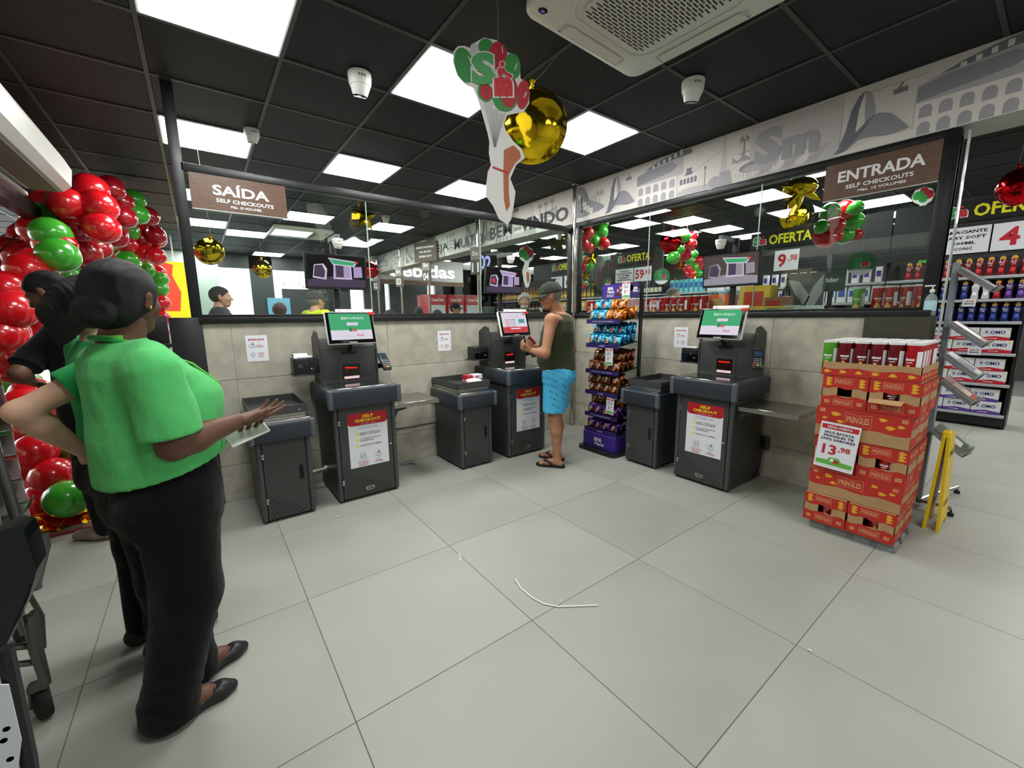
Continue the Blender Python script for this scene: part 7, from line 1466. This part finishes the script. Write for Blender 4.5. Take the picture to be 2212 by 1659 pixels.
for r, (z, nm) in enumerate(((SZ[5], 'top'), (SZ[4], 'middle'), (SZ[3], 'lower'))):
    for k in range(12):
        y = -3.37 + .088 * k; c = 'red' if r == 0 else ('blue' if r == 2 else ['purple', 'purple', 'red', 'white', 'white', 'blue', 'blue', 'blue', 'blue', 'blue', 'blue', 'blue'][k])
        o = inst(SB[c]); o.location = (GX + .05, y, z); tag(o, f'{c} gold-capped softener bottle, {ORD[k]} from the right end of the {nm} bottle shelf', 'bottle', f'softener bottles on the {nm} shelf')
def omo(band):
    def f():
        m = MB(); m.box(0, .16, -.118, .118, 0, .145, M_paper, bev=.002, seg=1); o = m.build('powder_box'); m = MB(); u = (0, -1, 0); x = -.0007
        m.add([(x, -.118, .0), (x, .118, .0), (x, .118, .030), (x, .0, .048), (x, -.118, .030)], [(0, 4, 3, 2, 1)], mat('omo_' + band, {'red': (196, 30, 46), 'purple': (96, 60, 150)}[band], .5)); m.add([(.0, -.1187, .0), (.16, -.1187, .0), (.16, -.1187, .035), (.0, -.1187, .035)], [(0, 1, 2, 3)], mat('omo_' + band, (0, 0, 0)))
        nv = mat('navy_ink', (22, 32, 92), .5); m.text('OMO', (x, -.022, .092), u, (0, 0, 1), .040, nv, w=.115, bold=.09, off=.0003)
        for t in range(6): a = t * PI / 3; m.add([(x - .0004, .065 + .004 * math.sin(a), .092 + .004 * math.cos(a)), (x - .0004, .065 + .024 * math.cos(a) + .003 * math.sin(a), .092 + .024 * math.sin(a)), (x - .0004, .065 + .024 * math.cos(a) - .003 * math.sin(a), .092 + .024 * math.sin(a) + .002), (x - .0004, .065 - .004 * math.sin(a), .092)], [(0, 1, 2, 3)], nv)
        m.lathe([(.009, 0), (.009, .0006)], (x - .0006, -.095, .125), MATS['offer_yellow'], 10, axis='x'); m.text('LAVAGEM', (x, .02, .020), u, (0, 0, 1), .012, M_letter, w=.08, bold=.03, res=1); m.build('print', o); return o
    return proto(f)
OB = {'red': omo('red'), 'purple': omo('purple')}
for r, (z, c, nm) in enumerate(((SZ[2], 'red', 'upper box'), (SZ[1], 'red', 'middle box'), (SZ[0], 'purple', 'bottom box'))):
    for lay in range(2):
        for k in range(5):
            o = inst(OB[c]); o.location = (GX + .02 + (.012 if (k + lay) % 2 else 0), -3.265 + .243 * k + (.03 if lay else 0), z + .148 * lay)
            tag(o, f'white OMO powder box with {c} band, {ORD[k]} from right, {"upper" if lay else "lower"} tier, {nm} shelf', 'box', f'washing powder boxes on the {nm} shelf')
def small_tag(label, y, z):
    o = empty('shelf_label', (GX - .012, y, z), -PI / 2); m = MB(); m.box(-.055, .055, -.002, 0, -.045, .045, M_paper); m.build('sheet', o); m = MB(); m.text('LEVE', (0, -.0024, .016), LX, LZ, .018, M_redink, w=.075, bold=.06, res=1); m.text('MAIS', (0, -.0024, -.012), LX, LZ, .018, MATS['navy_ink'], w=.08, bold=.06, res=1); m.build('print', o); tag(o, label, 'shelf label')
small_tag('white shelf label under the middle row of softener bottles', -2.99, 1.50); small_tag('white shelf label between the two tiers of red banded boxes', -3.10, .92)
def block(name, w, h, d, c, c2, shape='box'):
    def f():
        m = MB()
        if shape == 'box': m.box(0, d, -w / 2, w / 2, 0, h, mat('pk_%d_%d_%d' % c, c, .4), bev=.002, seg=1)
        else: m.lathe([(w * .42, 0), (w * .45, h * .03), (w * .45, h * .55), (w * .17, h * .74), (w * .15, h * .97), (w * .17, h)], (d / 2, 0, 0), mat('pk_%d_%d_%d' % c, c, .2), 10)
        o = m.build(name); m = MB()
        if shape == 'box': m.box(-.0008, 0, -w * .36, w * .36, h * .35, h * .75, mat('pk_%d_%d_%d' % c2, c2, .4))
        else: m.lathe([(w * .46, h * .12), (w * .46, h * .42)], (d / 2, 0, 0), mat('pk_%d_%d_%d' % c2, c2, .4), 10)
        m.build('label', o); return o
    return proto(f)
BL = {'wine': block('wine_bottle', .085, .31, .08, (26, 30, 22), (226, 220, 200), 'b'), 'spirit': block('spirit_bottle', .08, .27, .08, (150, 96, 40), (232, 200, 90), 'b'), 'white': block('product_pack', .11, .22, .08, (226, 228, 234), (60, 90, 170)), 'cyan': block('product_pack', .075, .24, .08, (120, 206, 220), (40, 110, 190)), 'yellow': block('product_pack', .13, .19, .08, (236, 190, 40), (190, 40, 30)), 'gold': block('product_pack', .12, .20, .08, (214, 176, 90), (240, 230, 200)), 'red': block('product_pack', .11, .20, .08, (190, 34, 34), (236, 226, 220)), 'purple': block('product_pack', .07, .2, .08, (230, 226, 236), (90, 50, 150))}
def row(kind, x, y0, n, dy, z, where):
    where = where.replace('packs,', 'pack,').replace('bottles,', 'bottle,')
    for k in range(n):
        o = inst(BL[kind]); o.location = (x, y0 + dy * k, z); tag(o, where + f', {ORD[k]} from right', 'bottle' if kind in ('wine', 'spirit') else 'product', 'row of ' + where)
for z, kinds in ((1.542, ('white', 'gold', 'cyan', 'red', 'purple')), (1.81, ('purple', 'yellow', 'white', 'red', 'cyan'))):
    zn = 'upper' if z > 1.7 else 'lower'
    pass; row(kinds[0], GX + .04, -2.1, 12, .13, z, f'white packs, {zn} shelf below the round green sign')
    row('wine', GX + .04, 1.3, 14, .10, z, f'dark wine bottles, {zn} shelf beneath the whisky offer cards'); row(kinds[2], GX + .04, -.45, 8, .10, z, f'{kinds[2]} packs, {zn} shelf right of the balding man'); row(kinds[4], GX + .04, .42, 7, .10, z, f'striped {kinds[4]} packs, {zn} shelf behind the cans')
    row('gold' if z < 1.7 else 'spirit', GX + .04, 3.1, 10, .135, z, f'{"golden packs" if z < 1.7 else "amber bottles"}, {zn} shelf beneath the leftmost offer board')
for z, kk in ((.174, 'red'), (.542, 'yellow'), (.91, 'white'), (1.28, 'gold')): row(kk, 5.24, -4.55, 7, .135, z, f'{kk} packs, shelf of the next aisle at the lower right edge')
# ledge unit just behind the right wall
o = empty('ledge_unit', (.38, -1.4, 0)); m = MB(); m.box(-.20, .20, -1.72, 1.60, 1.34, 1.382, M_shelf, bev=.002, seg=1); m.build('top_board', o); m = MB(); m.box(-.18, .18, -1.70, 1.58, 0, 1.34, M_shelfback); m.build('body', o); tag(o, 'low shelf unit directly behind the right wall window', 'shelf')
# goods near the right part of the window
def boxthing(name, label, cat, px, py, x, w, h, d, c, c2, txt=None):
    p = atX(px, py, x); o = empty(name, (x, p.y, 1.384)); m = MB(); m.box(0, d, -w / 2, w / 2, 0, h, mat('bt_%d_%d_%d' % c, c, .5), bev=.003, seg=1); m.build('box', o); m = MB(); m.box(-.001, 0, -w * .3, w * .35, h * .3, h * .8, mat('bt_%d_%d_%d' % c2, c2, .5))
    if txt: m.text(txt, (-.0015, 0, h * .5), (0, -1, 0), (0, 0, 1), h * .25, M_paper if sum(c2) < 400 else M_ink, res=1)
    m.build('print', o); return tag(o, label, cat)
boxthing('product_box', 'yellow box behind the glass right of the right wall screen', 'box', 1670, 665, .25, .15, .075, .12, (222, 200, 40), (120, 140, 50)); boxthing('product_box', 'white box with a banana picture behind the glass', 'box', 1705, 665, .25, .10, .08, .12, (206, 222, 220), (210, 180, 60)); boxthing('product_box', 'plain white box behind the glass beside the banana box', 'box', 1733, 665, .25, .10, .075, .1, (236, 236, 236), (215, 215, 215)); boxthing('product_box', 'second plain white box behind the glass, further right', 'box', 1757, 667, .24, .09, .075, .1, (240, 240, 240), (222, 222, 222))
boxthing('carton', 'orange carton behind the glass left of the right wall screen', 'carton', 1552, 650, .45, .20, .21, .2, (226, 92, 30), (190, 150, 100)); boxthing('carton', 'brown opened carton with red print above the yellow box', 'carton', 1672, 650, .42, .17, .16, .2, (150, 100, 64), (180, 40, 30)); boxthing('product_box', 'yellow and white packs stacked behind the monitor, above the cans', 'box', 1630, 630, .9, .3, .30, .2, (226, 188, 60), (200, 60, 40))
c = atX(1735, 640, 1.2); o = empty('poster_stand', (1.2, c.y, 0), -PI / 2); m = MB(); m.box(-.17, .17, 0, .02, 1.30, 1.80, mat('photo_grey', (96, 96, 98), .5)); m.box(-.15, .15, .0, .02, 0, 1.30, M_black); m.build('board', o); m = MB()
for q in ([(-.15, 1.74), (-.05, 1.72), (.06, 1.56), (.02, 1.46), (-.08, 1.60)], [(.16, 1.78), (.08, 1.66), (.02, 1.50), (-.02, 1.40), (.10, 1.46), (.16, 1.60)]): m.prism(q, (0, -.001, 0), (1, 0, 0), (0, 0, 1), .001, mat('photo_light', (176, 176, 176), .5))
m.build('photo', o); tag(o, 'grey photo poster board standing beyond the ENTRADA window', 'poster')
c = atX(1796, 605, 1.6); o = empty('poster_stand', (1.6, c.y, 0), -PI / 2); m = MB(); m.box(-.12, .12, 0, .02, 1.62, 1.86, mat('poster_dark_green', (60, 84, 72), .5)); m.box(-.02, .02, 0, .02, 0, 1.62, M_black); m.build('board', o); m = MB(); m.text('rider', (0, -.001, 1.74), LX, LZ, .05, M_letter, bold=.04); m.build('print', o); tag(o, 'dark green poster reading rider beyond the ENTRADA window', 'poster')
c = atX(1695, 640, 1.0); o = inst(BL['wine']); o.location = (1.0, c.y, 1.44); 
tag(o, 'dark wine bottle with red label left of the grey photo poster', 'bottle'); m = MB(); m.box(.92, 1.14, c.y - .1, c.y + .1, 0, 1.44, M_shelfback); tag(m.build('display_plinth'), 'dark plinth carrying the wine bottle beyond the window', 'plinth')
# ================================================================ checkout lanes beyond the left window
for k, (y, num) in enumerate(((4.0, '04'), (5.4, '03'), (6.9, '02'), (2.17, ''))):
    pole(['polished pole beside the brown hanging notice beyond the window', 'thin polished pole in the middle of the row beyond the window', 'farthest polished pole, left end of the row beyond the window', 'thick polished pole nearest the tiled corner, beyond the SAÍDA window'][k], -.0 - .03, y, 0, H_C)
    o = empty('lane_sign', (-.07, y, 0), -PI / 2 + .5); m = MB(); m.box(-.09, .09, -.03, .03, 2.07, 2.50, mat('lane_sign_taupe', (150, 138, 130), .5), bev=.004, seg=1); m.box(-.09, .09, -.031, -.03, 2.07, 2.30, mat('lane_sign_brown', (92, 84, 80), .5)); m.build('panel', o); m = MB()
    m.text('Sm', (0, -.0315, 2.40), LX, LZ, .08, M_letter, w=.11, bold=.07); m.text(num or '11', (0, -.0325, 2.18), LX, LZ, .15, M_letter, w=.13, bold=.06); m.build('print', o); tag(o, ['taupe lane number sign beneath the brown hanging notice', 'taupe lane number sign on the middle far pole', 'smallest taupe lane number sign, on the farthest pole', 'tall taupe lane sign on the pole nearest the tiled corner'][k], 'lane sign')
o = empty('hanging_sign', (-.10, 3.95, 2.83), -PI / 2 + .35); m = MB(); m.box(-.30, .30, -.01, .01, -.37, 0, mat('notice_brown', (88, 74, 64), .5)); m.build('board', o); m = MB()
for q, t in enumerate(('AMBIENTE MONITORADO', 'POR CIRCUITO', 'INTERNO DE TV')): m.text(t, (0, -.0106, -.10 - .085 * q), LX, LZ, .04, M_letter, bold=.03, w=(.50, .32, .34)[q], res=1)
m.build('lettering', o); tag(o, 'brown hanging sign reading AMBIENTE MONITORADO POR CIRCUITO INTERNO DE TV', 'sign')
S_on = emis('lit_sign_white', (250, 246, 255), 1.6); S_lilac = emis('lit_sign_lilac', (176, 178, 246), 1.3)
o = empty('department_sign', (0, 7.0, 0)); m = MB(); m.box(-.10, 2.52, 0, .25, 2.32, 2.93, mat('sign_fascia', (190, 186, 186), .6)); m.box(-.10, 2.52, -.02, .0, 2.24, 2.36, M_wood); m.build('fascia', o); m = MB(); m.text('bebidas', (1.28, -.03, 2.62), LX, LZ, .34, S_on, w=1.9, bold=.09, res=3); m.build('lettering', o, label='glowing white bebidas lettering'); tag(o, 'pale fascia with glowing bebidas lettering beyond the left window', 'sign')
p = atY(1048, 567, 3.2); o = empty('lit_sign', (p.x, 3.2, p.z)); m = MB(); m.text('02', (0, 0, 0), LX, LZ, .26, S_lilac, w=.27, bold=.08, res=3); m.build('number', o); m = MB(); m.box(-.15, .15, .01, .04, -.16, H_S - p.z, M_black); m.build('hanger', o); tag(o, 'glowing lilac 02 sign beyond the window, beside the corner pole', 'sign')
for k in range(3):
    x = .42 + .48 * k; o = empty('drinks_fridge', (x, 5.0, 0)); rd = mat('fridge_red', (170, 22, 30), .35); m = MB(); m.box(0, .46, 0, .6, 0, 1.90, rd, bev=.01); m.box(.04, .42, -.004, 0, .2, 1.66, mat('fridge_inside', (196, 204, 208), .3)); m.build('cabinet', o); m = MB(); m.text('Coca-Cola', (.23, -.003, 1.78), LX, LZ, .07, M_letter, w=.30, bold=.03); m.build('print', o)
    for s in range(3): m = MB(); m.box(.04, .42, -.006, .0, .5 + .36 * s, .52 + .36 * s, M_shelf); m.build('shelf', o)
    tag(o, f'red drinks fridge beyond the left window, {["left", "middle", "right"][k]} of three', 'fridge')
o = empty('checkout_lane', (-1.9, 4.6, 0)); m = MB(); m.box(0, .5, -.6, 1.6, 0, .9, M_whitepaint, bev=.01); m.build('counter', o); m = MB(); m.box(.1, .14, -.2, .3, 1.15, 1.52, mat('lane_green', (60, 130, 96), .5)); m.box(.11, .13, .03, .07, .9, 1.15, M_black); m.build('screen', o); tag(o, 'checkout lane with a green backed screen beyond the left window', 'checkout lane')
o = empty('checkout_lane', (.55, 3.1, 0), .2); m = MB(); m.box(0, .6, -.3, .5, 0, .9, M_whitepaint, bev=.01); m.build('counter', o); m = MB(); m.box(.0, .40, -.05, -.02, 1.18, 1.58, mat('lane_dark_green', (52, 74, 66), .5), bev=.005); m.box(.18, .22, -.03, 0, .9, 1.2, M_black); m.build('screen', o); tag(o, 'checkout lane with a dark screen back left of the payment screen', 'checkout lane')
# wine rack near the corner
m = MB(); m.box(2.2, 2.6, 3.2, 5.0, 0, 1.44, M_shelfback); m.box(2.6, 2.64, 3.2, 5.0, 0, 2.2, M_shelfback); m.box(2.2, 2.6, 3.2, 5.0, 1.72, 1.745, M_shelf); rkk = m.build('wine_shelf'); rkk['kind'] = 'thing'; del rkk['kind']; tag(rkk, 'dark wine shelf beyond the window, left of the man in the cap', 'shelf')
row('wine', 2.24, 3.28, 15, .115, 1.442, 'dark bottles, lower board of the dark wine shelf'); row('spirit', 2.24, 3.28, 15, .115, 1.747, 'amber bottles, upper board of the dark wine shelf')
# far back wall with daylight openings (left window background)
YB = 8.6; gl_ = mat('shopfront_dark', (46, 52, 54), .25, spec=.6)
def bw(px0, px1, z0, z1_, m_, name='wall_back'):
    a, b = atY(px0, 640, YB).x, atY(px1, 640, YB).x; return shell(name, a, b, YB, YB + .12, z0, z1_, m_)
bw(300, 478, 0, H_C, mat('pale_green_panel', (176, 190, 182), .6)); bw(545, 594, 0, H_C, gl_); bw(610, 668, 0, 2.15, gl_); bw(668, 757, 0, H_C, gl_); bw(786, 832, 0, H_C, gl_); bw(842, 924, 0, H_C, gl_); bw(941, 982, 0, H_C, gl_); bw(1000, 1330, 0, H_C, M_dkwall)
a = atY(478, 600, YB).x; b = atY(1330, 600, YB).x; shell('wall_back', a, b, YB, YB + .12, 2.62, H_C, M_dkwall)
m = MB(); a = atY(594, 600, YB - .05); b = atY(757, 600, YB - .05)
for k in range(46):
    x = random.uniform(a.x, b.x); z = random.uniform(2.15, 2.6); t = random.uniform(0, 6.3); 
    for q in range(3): m.add([(x, YB - .03, z), (x + .10 * math.cos(t), YB - .03, z + .10 * math.sin(t)), (x + .11 * math.cos(t + .12), YB - .03, z + .11 * math.sin(t + .12)), (x + .01, YB - .03, z + .006)], [(0, 1, 2, 3)], mat('twig_print', (150, 128, 110), .6)); x += .05 * math.cos(t); z += .05 * math.sin(t); t += .9
q = m.build('window_print'); q['kind'] = 'stuff'; tag(q, 'sparse twig pattern print on the bright far window', 'window print', None, 'stuff')
p = atY(612, 650, 8.3); m = MB(); m.box(p.x - .35, p.x + .15, 8.3, 8.34, 0, 1.9, mat('blue_banner', (120, 190, 226), .5)); tag(m.build('blue_banner'), 'light blue banner in front of the far window', 'banner')
p = atY(380, 600, 6.4); o = empty('banner', (p.x, 6.4, 0)); m = MB(); m.box(-.01, .01, 0, .006, 2.45, 2.93, M_white); m.box(-.24, .24, 0, .01, 1.35, 2.45, mat('banner_yellow', (240, 214, 20), .5)); m.prism([(-.24, 1.55), (.0, 1.55), (.05, 1.9), (-.05, 2.2), (-.02, 2.40), (-.24, 2.45)], (0, -.002, 0), (1, 0, 0), (0, 0, 1), .002, mat('banner_red', (222, 70, 40), .5)); m.build('sheet', o); tag(o, 'yellow and red banner hanging left of the black post', 'banner')
# cashier desk left of the end panel
o = empty('cashier_desk', (-4.02, 1.15, 0)); m = MB(); m.box(-.52, .10, 0, .65, 0, .90, mat('desk_pale', (196, 180, 168), .5), bev=.006); m.ring_tube([(-.30, -.012, .30), (-.30, -.012, .72), (-.24, -.012, .78), (.02, -.012, .78)], .012, M_steel, 8); m.build('desk', o); m = MB(); m.box(-.56, .12, -.03, .68, .90, .935, M_black, bev=.005); m.build('desk_top', o); tag(o, 'pale cashier desk with a black top beside the black end panel', 'desk')
o = empty('cash_register', (-4.16, 1.45, .935)); m = MB(); m.box(-.22, .20, -.16, .18, 0, .10, M_black, bev=.006); m.build('drawer', o); m = MB(); m.box(-.17, .14, -.06, -.03, .24, .50, M_black, bev=.008); m.box(-.16, .13, -.09, .05, .10, .20, M_gloss, bev=.01); m.box(-.04, .02, -.05, -.02, .18, .28, M_black); m.build('monitor', o); m = MB(); m.box(-.28, .24, -.10, .14, .20, .24, M_black, bev=.004); m.build('top_tray', o); tag(o, 'black cash register and screen on the cashier desk', 'cash register')
# ================================================================ entrance on the left
M_curt = mat('air_curtain_white', (216, 214, 206), .35, noise=.04, nscale=4)
o = empty('air_curtain', (-4.5, -.5, 0)); m = MB(); pr_ = [(-.12, 2.285), (.055, 2.29), (.10, 2.33), (.115, 2.44), (.085, 2.51), (-.12, 2.54)]
m.prism([(b_, a_) for a_, b_ in pr_], (0, 1.62, 0), (0, 0, 1), (1, 0, 0), 3.4, M_curt) if False else None
vs = [(a_, y_, b_) for y_ in (-1.9, 1.13, 1.18) for a_, b_ in [(a * (1 if y_ < 1.15 else .7), 2.41 + (b - 2.41) * (1 if y_ < 1.15 else .7)) for a, b in pr_]]
m.add(vs, [tuple(range(6)), tuple(range(12, 18))[::-1]] + [(6 * k + i, 6 * k + 6 + i, 6 * k + 6 + (i + 1) % 6, 6 * k + (i + 1) % 6) for k in range(2) for i in range(6)], M_curt, True); m.build('housing', o, sharp=25)
m = MB(); m.box(-.10, .04, -1.8, 1.1, 2.276, 2.288, mat('curtain_slot', (120, 112, 108), .6)); m.build('outlet', o)
m = MB(); m.box(-.155, -.13, -1.9, 1.2, 2.25, 2.275, M_white, bev=.004); m.build('trim_strip', o); tag(o, 'long white air curtain housing above the entrance at the upper left', 'air curtain')
for (x0, x1, z0, z1_) in ((-4.78, -4.70, 2.18, 2.30),): shell('door_1', x0, x1, -2.6, 3.4, z0, z1_, M_black)
shell('wall_left', -4.92, -4.80, -7, 3.6, 2.30, H_C, mat('fascia_black', (34, 33, 32), .7)); shell('wall_left', -4.92, -4.86, -7, -.9, 0, 2.3, mat('entrance_wall', (150, 140, 130), .8)); shell('wall_left', -4.92, -4.80, 3.3, 8.6, 0, H_C, mat('pale_green_panel', (176, 190, 182), .6))
# door mat and step
m = MB(); m.box(-5.6, -4.18, .12, 2.6, .0, .012, mat('door_mat', (104, 92, 80), .95, noise=.25, nscale=60, bump=.3, bscale=300)); m.box(-5.6, -4.18, .09, .125, .0, .016, mat('mat_red_edge', (120, 44, 38), .7)); tag(m.build('door_mat'), 'brown door mat with a dark red edge under the balloon arch', 'mat')
# outside: pavement, soffit and a beige building
shell('ground', -16, -9, -8, 14, -.12, -.02, mat('pavement', (176, 172, 164), .9, noise=.1)); shell('ceiling', -6.2, -4.92, -7, 5.5, 2.95, 3.02, mat('soffit_cream', (226, 214, 190), .8)); shell('trim_2', -6.3, -6.2, -7, 5.5, 2.72, 3.02, mat('soffit_beam', (66, 56, 50), .7))
shell('wall_outer', -10.5, -10.2, -8, 3.2, 0, 3.6, mat('beige_render', (222, 190, 150), .9)); 
# ---------------------------------------------------------------- product rack on the far left
for k_ in list(BL):
    if not BL[k_][1]:
        for ch in list(BL[k_][0].children): bpy.data.objects.remove(ch)
        bpy.data.objects.remove(BL[k_][0])
o = empty('product_rack', (-4.84, .16, 0)); m = MB()
for (dx_, dy_) in ((0, 0), (0, -1.3)): m.box(dx_ - .02, dx_ + .02, dy_ - .03, dy_ + .03, 0, 1.9, mat('rack_dark_wood', (58, 40, 34), .5), bev=.003)
m.box(-.04, -.02, -1.3, 0, 0, 1.9, mat('rack_back', (90, 86, 82), .4)); m.build('frame', o); tag(o, 'dark framed rack of red and green packets at the left edge', 'display rack')
k = 0
for r in range(9):
    for q in range(3):
        c = [(186, 34, 34), (60, 120, 50), (120, 92, 60)][(r + q // 2) % 3]; m = MB(Matrix.Translation((-4.785, -.02 - .20 * q, .22 + .145 * r)) @ Euler((.62, .0, .25)).to_matrix().to_4x4()); m.box(-.04, .04, -.085, .085, -.02, .02, mat('pouch_%d' % c[0], c, .3, bump=.4, bscale=30), bev=.012); m.box(-.042, .042, -.092, .092, .022, .030, M_steel, bev=.002, seg=1)
        tag(m.build('packet'), f'{["red", "green", "brown"][(r + q // 2) % 3]} packet on the left edge rack, row {["one", "two", "three", "four", "five", "six", "seven", "eight", "nine"][r]} from floor, column {["one", "two", "three"][q]}', 'packet', 'packets on the left edge rack'); k += 1
# ---------------------------------------------------------------- shopping trolley at the bottom left
tx, ty = -4.38, -1.74; o = empty('shopping_trolley', (tx, ty, 0)); M_tr = mat('trolley_tube', (104, 106, 102), .35, metal=.8)
def tp(px, py, y): p = atY(px, py, y); return (p.x - tx, p.y - ty, p.z)
m = MB(); m.ring_tube([tp(62, 1330, -1.9), tp(72, 1400, -1.88), tp(98, 1475, -1.80)], .013, M_tr, 8); m.ring_tube([tp(72, 1320, -1.86), tp(86, 1400, -1.84), tp(104, 1475, -1.78)], .009, M_tr, 8); m.ring_tube([tp(-60, 1405, -1.9), tp(70, 1395, -1.86)], .010, M_tr, 8); m.ring_tube([tp(-80, 1450, -1.9), tp(78, 1430, -1.84)], .010, M_tr, 8); m.ring_tube([tp(60, 1280, -1.7), tp(90, 1330, -1.6), tp(94, 1400, -1.6)], .008, M_tr, 8)
m.ring_tube([tp(-10, 1270, -1.6), tp(30, 1300, -1.5), tp(50, 1370, -1.4)], .008, M_tr, 8); m.ring_tube([tp(-20, 1240, -1.4), tp(45, 1225, -1.3)], .008, M_tr, 8); m.build('frame', o)
m = MB(); a = [tp(-70, 1190, -2.0), tp(18, 1140, -2.0), tp(50, 1145, -2.0), tp(62, 1165, -2.0), tp(80, 1230, -1.98), tp(62, 1290, -1.98), tp(0, 1420, -2.0), tp(-70, 1440, -2.0)]
k = len(a); m.add(a + [(x, y + .10, z) for x, y, z in a], [tuple(range(k))[::-1], tuple(range(k, 2 * k))] + [(i, (i + 1) % k, k + (i + 1) % k, k + i) for i in range(k)], mat('trolley_black', (24, 30, 32), .3)); m.build('bumper', o, label='black plastic end of the trolley')
m = MB(); a = [tp(66, 1165, -1.75), tp(105, 1150, -1.5), tp(108, 1160, -1.5), tp(86, 1245, -1.72), tp(78, 1235, -1.75)]; m.add(a + [(x, y, z - .03) for x, y, z in a], [(0, 1, 2, 3, 4), (9, 8, 7, 6, 5)] + [(i, 5 + i, 5 + (i + 1) % 5, (i + 1) % 5) for i in range(5)], mat('trolley_tray', (74, 68, 72), .35)); m.build('tray', o)
def caster(px, py, s):
    p = atZ(px, py, .0); r = .055 * s; m = MB(); m.lathe([(r * .5, -.016), (r * .97, -.014), (r, -.008), (r, .008), (r * .97, .014), (r * .5, .016)], (p.x - tx, p.y - ty, r), M_rubber, 24, axis='x', R=Matrix.Rotation(.5, 3, 'Z')); w_ = m.build('wheel', o)
    m = MB(); m.box(p.x - tx - .024, p.x - tx + .024, p.y - ty - .02, p.y - ty + .02, r * 2 + .004, r * 2 + .03, M_tr, bev=.004); m.ring_tube([(p.x - tx + .02, p.y - ty, r * 2 + .01), (p.x - tx + .024, p.y - ty - .01, r)], .006, M_tr, 6); m.ring_tube([(p.x - tx - .02, p.y - ty, r * 2 + .01), (p.x - tx - .024, p.y - ty - .01, r)], .006, M_tr, 6); m.build('fork', w_)
caster(97, 1548, 1.0); caster(46, 1385, .9)
tag(o, 'shopping trolley cut off at the lower left edge, black plastic end', 'trolley')
o = empty('basket_cart', (-4.45, -2.45, 0)); m = MB(); u0 = atY(-30, 1150, -2.2); m.ring_tube([(.0, .0, .02), (-.02, .16, .75), (-.04, .2, 1.15)], .014, M_tr, 8); q_ = [atY(-40, 1480, -2.5), atY(18, 1480, -2.5), atY(46, 1600, -2.5), atY(34, 1700, -2.5), atY(-40, 1700, -2.5)]
m.ring_tube([tuple(atY(10, 1400, -2.48) - Vector((-4.45, -2.45, 0))), tuple(atY(62, 1640, -2.48) - Vector((-4.45, -2.45, 0))), tuple(atY(72, 1720, -2.48) - Vector((-4.45, -2.45, 0)))], .014, M_black, 8); m.build('frame', o); m = MB(); V_ = [tuple(p - Vector((-4.45, -2.45, 0))) for p in q_]; m.add(V_ + [(x, y + .004, z) for x, y, z in V_], [(4, 3, 2, 1, 0), (5, 6, 7, 8, 9)] + [(i, (i + 1) % 5, 5 + (i + 1) % 5, 5 + i) for i in range(5)], mat('cart_card', (206, 212, 222), .6)); m.build('card', o, label='pale card with grey scribble'); m = MB()
for (a, b, r1, r2) in ((8, 1600, 5, 9), (14, 1575, 4, 7), (22, 1640, 4, 3)): p = atY(a, b, -2.5) - Vector((-4.45, -2.45, 0)); m.lathe([(.006, 0), (.006, .0008)], tuple(p), M_greyink, 8, axis='y', scale=(1, 1, 1))
m.build('scribble', o)['kind'] = 'stuff'; tag(o, 'edge of a cart with a pale card at the bottom left corner', 'cart')
m = MB(); m.ring_tube([(-4.62, -.62, 0), (-4.66, -.55, .5), (-4.72, -.48, 1.1)], .022, M_tr, 10); m.ring_tube([(-4.57, -.60, .50), (-4.60, -.50, .46), (-4.63, -.46, .40), (-4.66, -.55, .38)], .006, M_tr, 6); tag(m.build('barrier_post'), 'worn grey metal post at the left edge in front of the packet rack', 'post')
